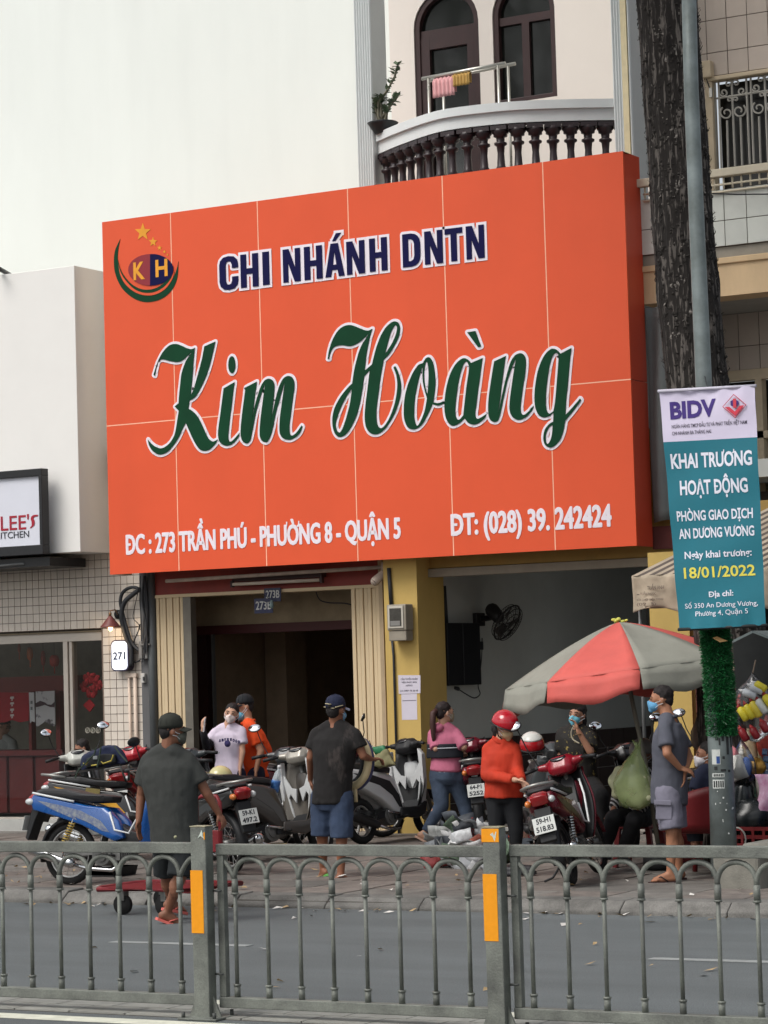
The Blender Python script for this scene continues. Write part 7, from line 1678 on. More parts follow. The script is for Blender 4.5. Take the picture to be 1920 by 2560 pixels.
    # -- clothing
    def shirt(s, mat_, sleeve=.55, sr=(.072, .078), inf=.022, low=.22, flare=.01, fold=.02, nm='shirt', collar=False, vox=.013, neck=False, long=None):
        b, J, k = MB(), s.J, s.k; s.torso(b, inf, -.3, 1.0 if sleeve else .2, low=low, flare=flare)
        for q in ('LR' if sleeve else ''):
            b.caps(J['sh'+q], (J['shL']+J['shR'])/2+Vector((0, 0, -.02)), (sr[0]-.004)*k, .085*k)
            b.caps(J['neck'].lerp(J['sh'+q], .25)+Vector((0, 0, -.012)), J['sh'+q], .056*k+inf*.55, (sr[0]-.002)*k)
            if sleeve:
                e = J['sh'+q].lerp(J['el'+q], min(1, sleeve)); st = J['sh'+q]
                b.caps(st, st.lerp(e, .1), sr[0]*k, sr[0]*k); b.tube([st, st.lerp(e, .5), e], [sr[0]*k, (sr[0]+sr[1])/2*k, sr[1]*k], 14)
                if sleeve > 1: e2 = J['el'+q].lerp(J['wr'+q], sleeve-1); b.caps(J['el'+q], J['el'+q].lerp(e2, .1), sr[1]*k, sr[1]*k*.96); b.tube([J['el'+q], e2], [sr[1]*k*.97, sr[1]*k*.72], 14)
        o = b.build(nm, mat_, s.t, remesh=vox, smooth=5, disp=(.09, fold*.42))
        if collar:
            c = J['neck']+Vector((0, 0, -.02)); MB().tube([c+s.H @ V3(.068*math.cos(a), .07*math.sin(a)-.01, .012*math.sin(a)*-1) for a in [2*PI*i/20 for i in range(20)]], .016, 8, closed=True, flat=1.).build('collar', mat_, s.t)
        return o
    def trousers(s, mat_, to=.5, r=(.105, .082), nm='trousers', inf=.014, fold=.015, rl=None, vox=.013, low=None):
        """to: 0..1 thigh, 1..2 shin"""
        b, J, k = MB(), s.J, s.k; s.torso(b, inf, -.3, .15)
        for q in 'LR':
            t_ = to if not isinstance(to, dict) else to[q]
            h, kn, an = J['hip'+q], J['kn'+q], J['an'+q]
            b.caps(h, h.lerp(kn, .15), r[0]*k*1.0, r[0]*k)
            e = h.lerp(kn, min(1, t_)); b.tube([h, h.lerp(e, .5), e], [r[0]*k, (r[0]+r[1])/2*k, r[1]*k], 14)
            if t_ > 1:
                e2 = kn.lerp(an, t_-1); rr = rl or r[1]*.75; b.caps(kn, kn.lerp(e2, .05), r[1]*k, r[1]*k*.98); b.tube([kn, kn.lerp(e2, .5), e2], [r[1]*k, (r[1]+rr)/2*k, rr*k], 14)
        return b.build(nm, mat_, s.t, remesh=vox, smooth=2, disp=(.09, fold))
    def hair(s, col=(28, 24, 24), short=True, nm='hair', sc=1.):
        c, H, k = s.J['head'], s.H, s.k*sc; b = MB(); hm = M('hair%d' % col[0], col, .7, var=.3, scale=60, bump=.5, bscale=160)
        b.ell(c+H @ (V3(0, -.022, .045)*k), (.079*k, .094*k, .085*k), H, n=18, k=12, z0=-.15); b.ell(c+H @ (V3(0, -.052, .0)*k), (.068*k, .058*k, .072*k), H, n=14, k=10)
        for x in (-1, 1): b.ell(c+H @ (V3(x*.066, -.012, .022)*k), (.013*k, .035*k, .035*k), H, n=10, k=6)
        if not short:
            b.ell(c+H @ (V3(0, -.06, -.06)*k), (.075*k, .05*k, .10*k), H, n=14, k=8)
        b.build(nm, hm, s.t, remesh=.01, smooth=1, disp=(.03, .012))
    def eyes(s):
        c, H, k = s.J['head'], s.H, s.k
        for x in (-1, 1):
            MB().ell(c+H @ (V3(x*.030, .086, .008)*k), (.013*k, .007*k, .006*k), H, n=10, k=6).build('eye', M('eye_dark', (34, 26, 24), .2), s.t)
            MB().tube([c+H @ (V3(x*.014, .092, .030)*k), c+H @ (V3(x*.032, .090, .035)*k), c+H @ (V3(x*.050, .078, .028)*k)], .0035*k, 5).build('eyebrow', M('brow', (30, 24, 22), .8), s.t)
    def mask(s, col, below=False, big=False):
        c, H, k = s.J['head'], s.H, s.k; dz = -.045 if below else 0; m = M('mask%d' % col[0], col, .8, var=.06, bump=.15, bscale=90)
        b = MB(); b.ell(c+H @ (V3(0, .052, -.048+dz)*k), (.060*k, .060*k, .050*k), H, n=18, k=12); b.caps(c+H @ (V3(0, .10, -.02+dz)*k), c+H @ (V3(0, .085, -.085+dz)*k), .020*k, .024*k)
        b.build('face_mask', m, s.t, remesh=.008, smooth=3)
        for x in (-1, 1):
            for z in (-.022, -.065): MB().tube([c+H @ (V3(x*.055, .05, z+dz)*k), c+H @ (V3(x*.075, .02, (z+dz)*.6)*k), c+H @ (V3(x*.082, -.012, .012 if z > -.05 else -.03)*k)], .0028, 4).build('mask_loop', M('loop_white', (206, 208, 210), .7), s.t)
    def cap(s, col, visor=True, nm='cap', yaw=0., col2=None):
        c, H, k = s.J['head'], s.H, s.k; m = M('cap%d_%d' % (col[0], col[2]), col, .85, var=.12, bump=.2, bscale=120); Hc = H @ Matrix.Rotation(yaw, 3, 'Z')
        cc = c+H @ (V3(0, -.014, .045)*k)
        o = MB().lathe(cc, [(.088*k, -.02), (.090*k, .01), (.086*k, .045), (.070*k, .078), (.040*k, .096), (.0, .102)], 22, Hc @ Matrix.Diagonal((1, 1.13, 1)).to_3x3()).build(nm, m, s.t, smooth=1)
        MB().ell(cc+Hc @ V3(0, 0, .103), (.008, .008, .005)).build('cap_button', m, o)
        for i in range(6):
            a = PI*i/6; MB().tube([cc+Hc @ V3(.091*k*math.cos(t)*math.cos(a), 1.13*.091*k*math.cos(t)*math.sin(a), .010+.094*math.sin(t)) for t in [PI*j/12 for j in range(13)]], .0016, 3).build('cap_seam', m, o)
        if visor:
            def fn(u, v):
                a = (u-.5)*2.1; r0 = .088*k; x = math.sin(a)*r0*(1+.05*v); y = math.cos(a)*r0*1.13+v*.075*math.cos(a*.8); return cc+Hc @ V3(x, y, -.012-.020*v-.030*abs(math.sin(a))**2*1.0)
            MB().grid(fn, 14, 5).build('visor', M('cap%d_%d' % ((col2 or col)[0], (col2 or col)[2]), col2 or col, .85), o, solid=.004)
        return o
def F_(d): return Vector(d)
crt = Vector((.868, .496, 0)); cfw = Vector((-.496, .868, 0))     # image right / away from the viewer

# 1. walking man
j = dict(head=(431, 1828), neck=(420, 1868, -.02), shL=(371, 1903, -.03), shR=(471, 1903, .05), elL=(353, 1990, 0), elR=(518, 1985, .12), wrL=(347, 2052, -.05), wrR=(547, 2034, .20), hipL=(414, 2082), hipR=(462, 2082, .02), knL=(416, 2186, .10), knR=(450, 2192, -.06), anL=(427, 2248, .28), anR=(420, 2277, .0))
Person.bf = (crt*.5+cfw*.85)
p = Person('man in dark grey T-shirt and black cap walking on the road, seen from behind', P(428, 2312, Z=0), 17.45, j, crt*.93+cfw*.25, sk=(128, 86, 66), waist=(.165, .13), chest=(.195, .125), hip=(.165, .13), limb=1.05)
p.hand('L', F_((.05, -.1, -1)), crt*.6-cfw*.3, curl=.35, side=1); p.hand('R', crt*.5+F_((0, 0, -.9)), cfw*.4-crt*.6, curl=.9, grip=True, side=-1)
p.sandal('R', crt*.85+cfw*.25+F_((0, 0, -.38)), (214, 106, 96)); p.sandal('L', crt*.6+cfw*.6+F_((0, 0, -.2)), (214, 106, 96)); p.finish()
gt = M('tee_charcoal', (54, 56, 54), .9, var=.16, scale=3, bump=1.0, bscale=12, stretch=(1, 1, .4))
p.shirt(gt, sleeve=.66, sr=(.070, .086), inf=.046, low=.26, flare=.02, fold=.03); p.trousers(M('shorts_black', (26, 30, 32), .85, var=.15), to=1.0, r=(.115, .105), nm='shorts')
p.hair(); p.cap((44, 46, 40), col2=(50, 52, 46)); p.mask((86, 88, 80)); p.eyes()
MB().caps(P(438, 2093, Y=17.2), P(439, 2092, Y=17.2), .012).build('shirt_tag', M('tag_pale', (150, 150, 120), .7), p.t)
# 2. woman taking the photo
j = dict(head=(579, 1785, 0), neck=(572, 1812, 0), shL=(541, 1832, 0), shR=(601, 1830, .03), elL=(517, 1868, -.12), elR=(606, 1880, 0), wrL=(507, 1826, -.28), wrR=(600, 1920, -.05), hipL=(556, 1935), hipR=(592, 1935), knL=(558, 2010), knR=(592, 2010), anL=(560, 2090), anR=(592, 2090))
Person.bf = -cfw
p = Person('woman in white T-shirt and white mask raising a phone for a selfie', P(575, 2110, Z=SZ), 23.7, j, -cfw*.93-crt*.12, sk=(196, 152, 128), k=.95, waist=(.125, .10), chest=(.15, .105), up=(.16, 0, 1), limb=.9)
p.hand('L', F_((0, -.1, 1)), crt*.8+cfw*.3, curl=.8, side=-1); p.hand('R', F_((0, 0, -1)), crt*-1, curl=.3); p.foot('L', -cfw); p.foot('R', -cfw); p.finish()
wt_ = M('tee_white', (208, 196, 212), .85, var=.05, scale=4, bump=1.0, bscale=12, stretch=(1, 1, .4))
p.shirt(wt_, sleeve=.62, sr=(.070, .074), inf=.03, low=.1, fold=.035); p.trousers(M('trouser_navy', (34, 36, 58), .85), to=1.9, nm='trousers'); p.hair(short=False); p.eyes(); p.mask((216, 200, 196))
b = MB(); J = p.J; e0 = J['shL'].lerp(J['elL'], .55); b.tube([e0, J['elL']], [.058, .048], 12); b.tube([J['elL'], J['wrL']], [.050, .036], 12); b.build('sun_sleeve', M('sleeve_black', (24, 22, 28), .8), p.t)
ph = P(511, 1812, Y=23.35); tag(MB().box(ph, (.012, .075, .15), Euler((.1, .15, .5)).to_matrix()).build('phone', M('phone_white', (200, 196, 196), .3), loc=ph, bevel=.004), 'pale smartphone held up by the woman in the white T-shirt', 'phone')
yz = 23.7-.155
for i, ch in enumerate('ABERWOOD'):
    q = P(549+i*6.8, 1853+1.1*abs(i-3.5)**1.15-3+i*.5, Y=yz-.01); text_mb(ch, q.x, q.z, yz-.012, .022, .03, weight=.03, ext=.012).build('print', M('print_navy', (50, 44, 90), .8), p.t)
q = P(571, 1859, Y=yz); MB().lathe(q+Vector((0, -.01, 0)), [(.036, 0), (.036, .014)], 18, Matrix.Rotation(PI/2, 3, 'X')).build('print_disc', M('print_navy', (50, 44, 90)), p.t)
# 3. man in orange
j = dict(head=(610, 1768), neck=(618, 1800, 0), shL=(632, 1828, -.18), shR=(628, 1826, .18), elL=(652, 1878, -.20), elR=(622, 1880, .2), wrL=(640, 1925, -.26), wrR=(598, 1905, .12), hipL=(640, 1935, -.09), hipR=(638, 1935, .09), knL=(632, 2015, -.09), knR=(632, 2015, .09), anL=(630, 2095, -.09), anR=(636, 2095, .1))
Person.bf = -crt
p = Person('stout man in orange polo shirt and black cap standing beside the selfie woman', P(632, 2115, Z=SZ), 24.1, j, -crt*.9-cfw*.35, sk=(176, 128, 102), k=1.0, waist=(.15, .14), chest=(.17, .125), belly=.17, up=(-.2, 0, 1))
p.hand('L', F_((0, -.1, -1)), -crt, curl=.4); p.hand('R', -crt+F_((0, 0, -.3)), F_((0, 0, -1)), curl=.5); p.foot('L', -crt); p.foot('R', -crt); p.finish()
oj = M('polo_orange', (228, 78, 24), .8, var=.08, bump=1.0, bscale=12, stretch=(1, 1, .4)); p.shirt(oj, sleeve=.7, sr=(.066, .078), inf=.026, low=.10, fold=.03, collar=True); p.trousers(M('trouser_navy', (34, 36, 58)), to=1.9)
p.hair(); p.cap((26, 28, 32)); p.mask((104, 172, 200), below=True); p.eyes()
# 4. man in black tee and jeans
j = dict(head=(841, 1776, 0), neck=(838, 1806, 0), shL=(792, 1836, 0), shR=(886, 1838, .02), elL=(776, 1895, -.02), elR=(908, 1890, .05), wrL=(776, 1950, .12), wrR=(928, 1898, .22), hipL=(806, 1992), hipR=(854, 1992), knL=(806, 2092, .02), knR=(854, 2098, -.02), anL=(808, 2172, .1), anR=(852, 2186, -.04))
Person.bf = cfw
p = Person('man in black T-shirt, denim shorts and green flip-flops seen from behind', P(835, 2200, Z=SZ), 20.75, j, cfw*.75+crt*.6, sk=(134, 90, 68), waist=(.155, .12), chest=(.185, .12), hip=(.16, .125))
p.hand('L', F_((.1, .2, -1)), crt, curl=.5); p.hand('R', crt*.8+cfw*.4, F_((0, 0, -1)), curl=.8, grip=True)
p.sandal('L', cfw*.6-crt*.35+F_((0, 0, -.35)), (96, 170, 84)); p.sandal('R', crt*.75+cfw*.5+F_((0, 0, -.15)), (96, 190, 84)); p.finish()
p.shirt(M('tee_black_worn', (32, 30, 30), .9, var=.1, scale=3.5, bump=1.0, bscale=12, rgb2=(64, 58, 56), cut=.60, stretch=(1, 1, .4)), sleeve=.62, sr=(.066, .080), inf=.036, low=.12, flare=.01, fold=.03)
den = M('denim', (54, 68, 92), .9, var=.25, scale=5, bump=.3, bscale=120); p.trousers(den, to=.97, r=(.112, .108), nm='shorts', inf=.026)
p.hair(); c_ = p.cap((28, 34, 58), nm='cap', col2=(150, 160, 180)); p.mask((120, 170, 200)); p.eyes()
H = p.H; cc = p.J['head']; 
for a, b_ in (((-.03, -.115, .065), (.035, -.118, .058)), ((-.07, -.09, .035), (.06, -.1, .02)), ((.06, -.09, .03), (.095, -.02, .045))): MB().tube([cc+H @ V3(*a), cc+H @ V3(*b_)], .010, 6, flat=.5).build('cap_patch', M('patch_cream', (170, 160, 130), .8, var=.3, scale=40), c_)
sb = thing('shoulder_bag', 'curved cream and navy bag held by the man in the black T-shirt', 'bag', P(900, 1900, Y=20.9))
ba = catmull([(884, 1848), (904, 1852), (918, 1880), (920, 1910), (912, 1940), (895, 1960), (880, 1966)], 4, False)
MB().tube([P(x, y, Y=20.95) for x, y in ba], .038, 8, flat=1.).build('cream_edge', M('bag_cream', (206, 190, 150), .7), sb); MB().tube([P(x+7, y+3, Y=21.05) for x, y in ba], .035, 8).build('navy_side', M('bag_side', (70, 74, 110), .7), sb); MB().tube([P(888, 1965, Y=20.95), P(890, 2005, Y=20.95)], .02, 6).build('strap', M('bag_cream', (206, 190, 150)), sb)
MB().tube([P(x-6, y, Y=21.1) for x, y in ba[4:-4]], .05, 8).build('dark_fill', M('bag_blackcloth', (30, 32, 34)), sb)
# green plastic tray / paper bag on the white scooter
gp2 = thing('paper_bag', 'olive paper bag and green plastic lying on the white scooter', 'bag', P(960, 1895, Y=25.3))
MB().loft(quad([(936, 1890), (968, 1872), (990, 1912), (950, 1920), (925, 1912)], 24.9, 25.2)).build('paper', M('paper_olive', (120, 116, 84), .7, var=.3), gp2, remesh=.02, smooth=2, disp=(.06, .03)); MB().loft(quad([(930, 1868), (962, 1862), (966, 1880), (938, 1888)], 25.0, 25.3)).build('green_plastic', M('plastic_green', (44, 110, 74), .4), gp2, remesh=.02, smooth=2)
# 5. woman in pink
j = dict(head=(1112, 1782, 0), neck=(1108, 1810, 0), shL=(1084, 1836, 0), shR=(1138, 1834, .05), elL=(1090, 1872, -.12), elR=(1160, 1868, .0), wrL=(1125, 1885, .12), wrR=(1152, 1884, .2), hipL=(1098, 1938, 0), hipR=(1136, 1940, .06), knL=(1104, 2015, -.05), knR=(1160, 2010, .12), anL=(1062, 2080, -.15), anR=(1176, 2078, .12))
Person.bf = crt*.85+cfw*.5
p = Person('woman in pink hooded top and jeans striding past the yellow pillar', P(1100, 2100, Z=SZ), 25.55, j, crt*.85+cfw*.45, sk=(190, 148, 124), k=1.0, waist=(.135, .11), chest=(.165, .115), hip=(.16, .14), limb=.95)
p.hand('L', crt, F_((0, 0, -1)), curl=.6); p.hand('R', crt*.4+cfw, F_((0, 0, -1)), curl=.6); p.sandal('L', crt*.8+F_((0, 0, -.45)), (196, 160, 140)); p.foot('R', crt); p.finish()
pink = M('hoodie_pink', (176, 98, 122), .85, var=.1, bump=1.0, bscale=12, stretch=(1, 1, .4)); p.shirt(M('tee_under', (206, 204, 214), .85), sleeve=0, inf=.016, low=.05, nm='undershirt'); p.shirt(pink, sleeve=1.0, sr=(.070, .068), inf=.030, low=-.08, fold=.02, nm='hoodie')
den2 = M('jeans_dark', (46, 56, 74), .9, var=.2, scale=5, bump=.2, bscale=100, rgb2=(74, 88, 108)); p.trousers(den2, to=1.97, r=(.115, .082), rl=.05, inf=.018, fold=.008)
p.hair((34, 24, 24)); J = p.J; hd = J['head']
MB().tube([hd+p.H @ V3(0, -.10, .03), hd+p.H @ V3(0, -.145, -.0), hd+p.H @ V3(-.0, -.155, -.12), hd+p.H @ V3(0, -.15, -.26), hd+p.H @ V3(0, -.145, -.36)], [.03, .036, .034, .026, .006], 10).build('ponytail', M('hair_brown', (62, 36, 32), .6, var=.3, scale=40, stretch=(1, 1, .2)), p.t, disp=(.04, .015))
b = MB(); hp = (J['hipL']+J['hipR'])/2; shp = (J['shL']+J['shR'])/2
mid_ = hp.lerp(shp, .60); a_ = p.lat; f2 = Vector((0, 0, 1)).cross(a_).normalized()
MB().loft([[mid_+Vector((0, 0, z))+a_*.205*math.cos(q)+f2*.165*math.sin(q) for q in [2*PI*i/24 for i in range(24)]] for z in (-.075, -.06, .06, .075)]).build('jacket_band', M('jacket_black', (26, 28, 36), .8, var=.2), p.t, disp=(.08, .03))
MB().tube([mid_+Vector((0, 0, .03))+a_*.208*math.cos(q)+f2*.168*math.sin(q) for q in [PI+PI*i/14 for i in range(3, 13)]], .006, 4).build('band_stripe', M('stripe_white', (180, 184, 190), .7), p.t)
MB().ell(J['neck']+F_((0, 0, -.04))-p.face*.07, (.075, .06, .05), n=14, k=8).build('hood', pink, p.t, disp=(.06, .02)); p.mask((150, 140, 120)); p.eyes()
# 6. woman in orange jacket and red helmet
j = dict(head=(1262, 1818, 0), neck=(1254, 1846, .02), shL=(1222, 1874, 0), shR=(1284, 1874, .05), elL=(1218, 1938, -.10), elR=(1294, 1928, .0), wrL=(1290, 1950, -.24), wrR=(1304, 1952, -.2), hipL=(1238, 1984, 0), hipR=(1280, 1984, .04), knL=(1242, 2078, -.02), knR=(1290, 2074, .04), anL=(1248, 2162, 0), anR=(1290, 2160, .06))
Person.bf = (crt*.6-cfw*.8)
p = Person('woman in orange jacket and red helmet looking down at her hands', P(1270, 2190, Z=SZ), 21.05, j, crt*.62-cfw*.7+F_((0, 0, -.42)), sk=(190, 146, 122), k=.95, waist=(.13, .11), chest=(.155, .11), hip=(.15, .12))
p.hand('L', crt*.8+F_((0, 0, -.25)), cfw*-.3+F_((0, 0, -1)), curl=.8, side=-1); p.hand('R', crt*.3-cfw*.4+F_((0, 0, -.6)), -crt, curl=.8); p.shoe('L', crt*.7-cfw*.5, (34, 34, 38)); p.shoe('R', crt*.9-cfw*.2, (34, 34, 38)); p.finish()
orj = M('jacket_orange', (182, 50, 24), .8, var=.12, bump=1.0, bscale=12, stretch=(1, 1, .4)); p.shirt(orj, sleeve=1.92, sr=(.068, .066), inf=.034, low=.10, fold=.035, nm='jacket', collar=True)
p.trousers(M('leggings_black', (22, 24, 28), .85), to={'L': 1.9, 'R': 1.45}, r=(.098, .074), rl=.056, inf=.012, fold=.006); p.hair(short=False, sc=.96); p.mask((176, 150, 116)); p.eyes()
J = p.J; H = p.H; c_ = J['head']+H @ V3(0, -.01, .035)
hm_ = M('helmet_red', (176, 22, 38), .16, var=.04, coat=.6); o = MB().ell(c_, (.118, .132, .122), H, n=24, k=14, z0=-.12).build('helmet', hm_, p.t)
MB().tube([c_+H @ V3(.119*math.cos(a), .133*math.sin(a), -.016) for a in [2*PI*i/24 for i in range(24)]], .006, 5, closed=True).build('helmet_rim', blk, o)
for x in (-1, 1): MB().tube([c_+H @ V3(x*.1, .0, -.03), c_+H @ V3(x*.07, .03, -.11), c_+H @ V3(0, .06, -.15)], .007, 5).build('chin_strap', blk, o)
MB().ell(J['head']+H @ V3(-.03, -.11, -.06), (.06, .05, .07), H, n=12, k=8).build('hair_bun', M('hair28', (28, 24, 24)), p.t, disp=(.03, .02))
# 7. woman in flecked blouse on a motorbike
j = dict(head=(1443, 1787, 0), neck=(1442, 1815, .02), shL=(1408, 1836, 0), shR=(1474, 1842, .03), elL=(1402, 1890, -.05), elR=(1476, 1880, -.15), wrL=(1420, 1935, -.2), wrR=(1446, 1828, -.22), hipL=(1430, 1960, 0), hipR=(1474, 1962, .03), knL=(1440, 1985, -.45), knR=(1500, 1990, -.4), anL=(1450, 2085, -.45), anR=(1510, 2090, -.4))
Person.bf = -cfw
p = Person('woman in black blouse with yellow flecks holding a hand to her blue mask', P(1470, 2100, Z=SZ), 23.5, j, -cfw*.8-crt*.5, sk=(172, 126, 102), waist=(.15, .12), chest=(.165, .115), k=.98, up=(.1, 0, 1))
p.hand('R', F_((-.35, 0, 1)), -crt, curl=.9, side=-1); p.hand('L', F_((.3, -.5, -.6)), F_((0, 0, -1)), curl=.5); p.shoe('L', -cfw, (34, 34, 38)); p.shoe('R', -cfw, (34, 34, 38)); p.finish()
p.shirt(M('blouse_flecked', (30, 27, 24), .8, var=.1, scale=26, rgb2=(150, 132, 74), cut=.60, bump=.2), sleeve=.85, sr=(.074, .078), inf=.034, low=.16, fold=.03, nm='blouse')
p.trousers(M('trouser_black', (24, 24, 26), .85, var=.2, scale=22, rgb2=(120, 116, 104), cut=.70), to=1.9, r=(.11, .09), nm='trousers'); p.hair((30, 24, 24), short=False, sc=1.06); p.mask((110, 186, 206)); p.eyes()
MB().tube([p.J['wrR']+F_((.03*math.cos(a), .03*math.sin(a), -.03)) for a in [2*PI*i/14 for i in range(14)]], .006, 5, closed=True).build('bracelet', M('bracelet', (120, 90, 50), .4), p.t)
MB().tube([P(x, y, Y=23.2) for x, y in catmull([(1436, 1812), (1428, 1830), (1432, 1848), (1448, 1858)], 4, False)], .007, 5).build('neck_cord', M('cord_white', (170, 160, 140), .6), p.t)
# 8. man in grey polo
j = dict(head=(1652, 1750, 0), neck=(1668, 1788, 0), shL=(1662, 1824, -.17), shR=(1688, 1820, .17), elL=(1668, 1884, -.24), elR=(1722, 1892, .15), wrL=(1700, 1920, -.12), wrR=(1712, 1930, -.02), hipL=(1668, 1980, -.08), hipR=(1678, 1980, .09), knL=(1680, 2080, -.10), knR=(1688, 2078, .10), anL=(1676, 2180, -.10), anR=(1698, 2172, .12))
Person.bf = -crt
p = Person('man in grey polo shirt and shorts standing with hands clasped behind his back', P(1680, 2205, Z=SZ), 20.85, j, -crt*.98+cfw*.05, sk=(160, 112, 86), waist=(.14, .115), chest=(.165, .12), hip=(.155, .125))
p.hand('L', crt*.8+F_((0, .2, -.3)), -crt, curl=.7); p.hand('R', -crt*.1+F_((0, -.1, -1)), -crt, curl=.6)
p.sandal('L', -crt*.95-cfw*.1, (60, 40, 42), strapc=(34, 34, 38)); p.sandal('R', -crt*.7-cfw*.5, (60, 40, 42), strapc=(34, 34, 38)); p.finish()
p.shirt(M('polo_grey', (82, 84, 94), .9, var=.08, bump=1.0, bscale=12, stretch=(1, 1, .4)), sleeve=.72, sr=(.064, .076), inf=.034, low=.20, flare=.005, fold=.025, collar=True, nm='polo_shirt')
sh2 = M('shorts_grey', (120, 118, 132), .9, var=.12, bump=.9, bscale=11); p.trousers(sh2, to=.93, r=(.118, .112), nm='shorts', inf=.03)
q = P(1660, 2030, Y=20.645); MB().box(q, (.14, .016, .13), Euler((0, .06, .25)).to_matrix()).build('cargo_pocket', sh2, p.t, bevel=.012); MB().box(q+F_((0, -.018, .08)), (.15, .014, .045), Euler((0, .06, .25)).to_matrix()).build('pocket_flap', sh2, p.t, bevel=.008)
p.hair((30, 30, 32)); p.mask((96, 156, 196)); p.eyes()
# 9. seated vendor in navy
j = dict(head=(1766, 1888, 0), neck=(1772, 1918, .0), shL=(1752, 1938, -.12), shR=(1778, 1938, .15), elL=(1738, 1985, -.15), elR=(1790, 1985, .1), wrL=(1722, 2005, -.2), wrR=(1750, 2010, .0), hipL=(1770, 2030, -.08), hipR=(1778, 2030, .1), knL=(1730, 2040, -.12), knR=(1735, 2040, .08), anL=(1738, 2120, -.12), anR=(1742, 2120, .08))
Person.bf = -crt
p = Person('vendor in navy shirt and white mask sitting on a red chair behind the lamp pole', P(1750, 2150, Z=SZ), 21.55, j, -crt*.95-cfw*.1, sk=(150, 106, 84), k=.98, waist=(.15, .13), chest=(.165, .12))
p.hand('L', F_((-.5, -.1, -.7)), crt, curl=.5); p.hand('R', F_((-.5, 0, -.6)), crt, curl=.5); p.foot('L', -crt); p.foot('R', -crt); p.finish()
p.shirt(M('shirt_navy', (30, 36, 58), .85, var=.12), sleeve=.8, inf=.032, low=.1); p.trousers(M('trouser_dark', (40, 44, 54), .9), to=1.8, nm='trousers'); p.hair(); p.mask((206, 202, 206)); p.eyes()
ch = thing('plastic_chair', 'dark red plastic chair under the seated vendor', 'chair', P(1768, 2150, Z=SZ)+F_((0, .3, 0)))
crd = M('chair_red', (112, 26, 30), .45, var=.1); cq = P(1768, 2040, Y=21.6)
MB().prism([(cq.x-.24, 21.35), (cq.x+.22, 21.35), (cq.x+.22, 21.85), (cq.x-.24, 21.85)], cq.z-.14, cq.z-.11, 'z').build('seat', crd, ch, bevel=.01)
MB().grid(lambda u, v: (cq.x+.24-.16*math.sin(PI*u)*0-.05*v*0+.03, 21.33+.54*u, cq.z-.12+.42*v*(.72+.28*math.sin(PI*u))), 10, 6).build('backrest', crd, ch, solid=.012)
MB().grid(lambda u, v: (cq.x-.3+.56*u, 21.30, cq.z-.12+(.24+.16*math.sin(PI*.5*u))*v), 8, 5).build('side_panel', crd, ch, solid=.012)
for sx in (-.2, .2):
    for yy in (21.38, 21.82): MB().tube([(cq.x+sx*1.15, yy, SZ), (cq.x+sx, yy, cq.z-.12)], .022, 6).build('leg', crd, ch)
# 10. person with striped sleeves behind the green bag
j = dict(head=(1606, 1888, 0), neck=(1600, 1916, 0), shL=(1562, 1940, 0), shR=(1626, 1940, .02), elL=(1545, 1992, -.15), elR=(1618, 2000, -.15), wrL=(1532, 2028, -.35), wrR=(1590, 2038, -.35), hipL=(1575, 2040, 0), hipR=(1612, 2040, 0), knL=(1534, 2046, -.42), knR=(1585, 2050, -.42), anL=(1512, 2120, -.35), anR=(1560, 2124, -.35))
Person.bf = -cfw
p = Person('seated person with black and white striped sleeves hidden behind the green bag', P(1560, 2150, Z=SZ), 22.2, j, -cfw*.9-crt*.3, sk=(150, 110, 90), k=.97)
p.hand('L', F_((-.1, -.6, -.6)), F_((0, 0, -1)), curl=.4, side=-1); p.hand('R', F_((-.1, -.6, -.6)), F_((0, 0, -1)), curl=.4); p.shoe('L', -cfw, (34, 34, 38)); p.shoe('R', -cfw, (34, 34, 38)); p.finish()
def stripes(nm, a, b_, fr):
    m = bpy.data.materials.new(nm); m.use_nodes = True; n = m.node_tree.nodes; L = m.node_tree.links; bs_ = n['Principled BSDF']; bs_.inputs['Roughness'].default_value = .85
    w_ = n.new('ShaderNodeTexWave'); w_.inputs['Scale'].default_value = fr; w_.inputs['Distortion'].default_value = 1.2; w_.bands_direction = 'DIAGONAL'; g_ = n.new('ShaderNodeNewGeometry'); L.new(g_.outputs['Position'], w_.inputs[0])
    r = n.new('ShaderNodeValToRGB'); r.color_ramp.interpolation = 'CONSTANT'; r.color_ramp.elements[0].color = (*[lin(x) for x in a], 1); r.color_ramp.elements[1].color = (*[lin(x) for x in b_], 1); r.color_ramp.elements[1].position = .6
    L.new(w_.outputs[1], r.inputs[0]); L.new(r.outputs[0], bs_.inputs[0]); return m
p.shirt(stripes('stripe_shirt', (24, 24, 28), (186, 186, 186), 9), sleeve=1.8, sr=(.072, .066), inf=.03, low=.1, nm='shirt'); p.trousers(M('trouser_black2', (24, 24, 27), .85), to=1.9, nm='trousers'); p.hair(); p.eyes(); p.mask((150, 160, 170))
c_ = p.J['head']+p.H @ V3(0, -.01, .035); MB().ell(c_, (.125, .14, .125), p.H, n=22, k=12, z0=-.15).build('helmet', M('helmet_grey', (112, 108, 104), .4), p.t)
st_ = thing('plastic_stool', 'dark red plastic stool under the person with striped sleeves', 'stool', P(1590, 2150, Z=SZ)+F_((0, .5, 0)))
sq = P(1596, 2062, Y=22.3); MB().prism([(sq.x-.17, 22.15), (sq.x+.17, 22.15), (sq.x+.17, 22.5), (sq.x-.17, 22.5)], sq.z-.03, sq.z, 'z').build('seat', crd, st_, bevel=.01)
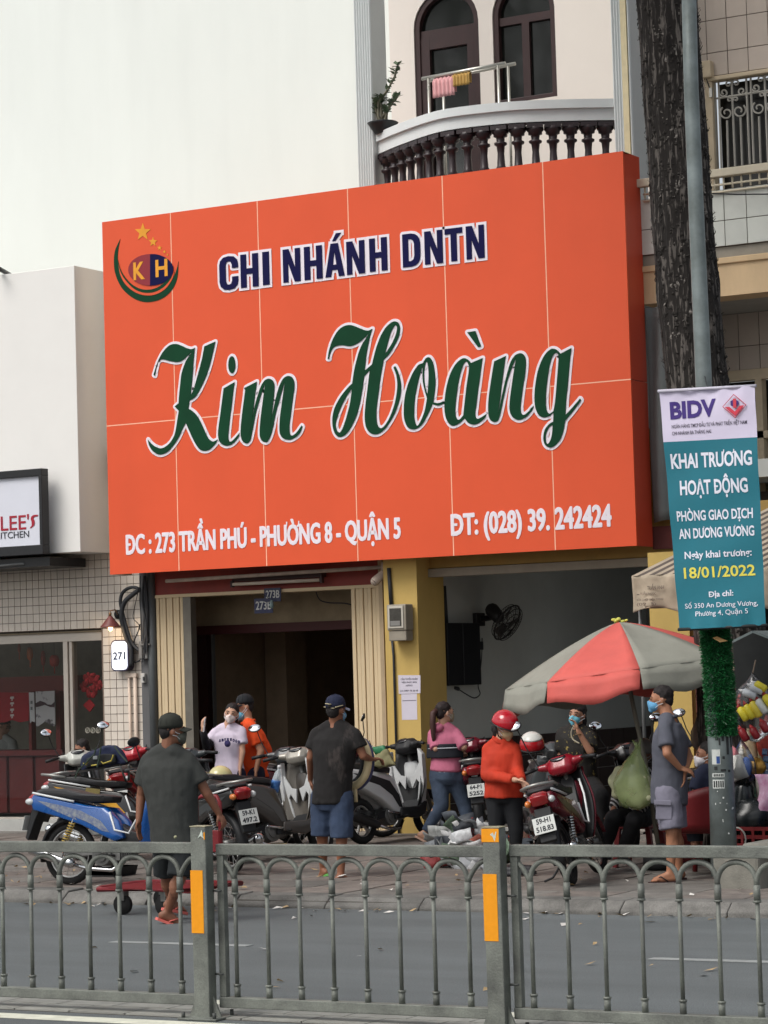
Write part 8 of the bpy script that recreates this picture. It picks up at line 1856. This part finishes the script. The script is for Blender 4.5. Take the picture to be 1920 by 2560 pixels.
for sx in (-1, 1):
    for yy in (22.18, 22.47): MB().prism([(sq.x+sx*.15-.025, sq.z-.03), (sq.x+sx*.15+.025, sq.z-.03), (sq.x+sx*.19+.02, SZ), (sq.x+sx*.19-.02, SZ)], yy-.02, yy+.02, 'y').build('leg', crd, st_)
# 11. crouching person by the restaurant
j = dict(head=(205, 1872, 0), neck=(210, 1900, 0), shL=(185, 1920, 0), shR=(235, 1920, 0), elL=(180, 1970, -.1), elR=(240, 1970, -.1), wrL=(195, 2005, -.3), wrR=(225, 2005, -.3), hipL=(200, 2010, 0), hipR=(226, 2010, 0), knL=(190, 1995, -.4), knR=(235, 1995, -.4), anL=(192, 2060, -.35), anR=(232, 2060, -.35))
Person.bf = -cfw
p = Person('dark haired person sitting low outside the restaurant window, only the head showing', P(210, 2085, Z=SZ), 26.0, j, -cfw*.3-crt*.9+F_((0, 0, -.3)), sk=(150, 110, 90), k=.95)
p.hand('L', F_((0, -.5, -.6)), crt); p.hand('R', F_((0, -.5, -.6)), -crt); p.foot('L', -cfw); p.foot('R', -cfw); p.finish(); p.shirt(M('shirt_dim', (60, 62, 66), .85), sleeve=.8); p.trousers(M('trouser_black2', (24, 24, 27)), to=1.8); p.hair(); p.eyes()
# cook behind the glass
j = dict(head=(12, 1815, 0), neck=(8, 1838, 0), shL=(-18, 1858, 0), shR=(32, 1858, 0), elL=(-22, 1900, -.1), elR=(38, 1900, -.1), wrL=(-5, 1920, -.2), wrR=(20, 1920, -.2), hipL=(-8, 1960), hipR=(26, 1960), knL=(-8, 2010), knR=(26, 2010), anL=(-8, 2050), anR=(26, 2050))
p = Person('cook in white shirt dimly seen behind the restaurant counter', P(8, 2050, Y=29.2), 29.2, j, -cfw*.5+crt*.6+F_((0, 0, -.4)), sk=(150, 110, 90), k=.95)
p.hand('L', F_((.5, -.5, -.2)), F_((0, 0, -1))); p.hand('R', F_((-.5, -.5, -.2)), F_((0, 0, -1))); p.foot('L', -cfw); p.foot('R', -cfw); p.finish(); p.shirt(M('shirt_cook', (160, 160, 158), .85), sleeve=.9); p.trousers(M('trouser_black2', (24, 24, 27)), to=1.8); p.hair(); p.eyes()
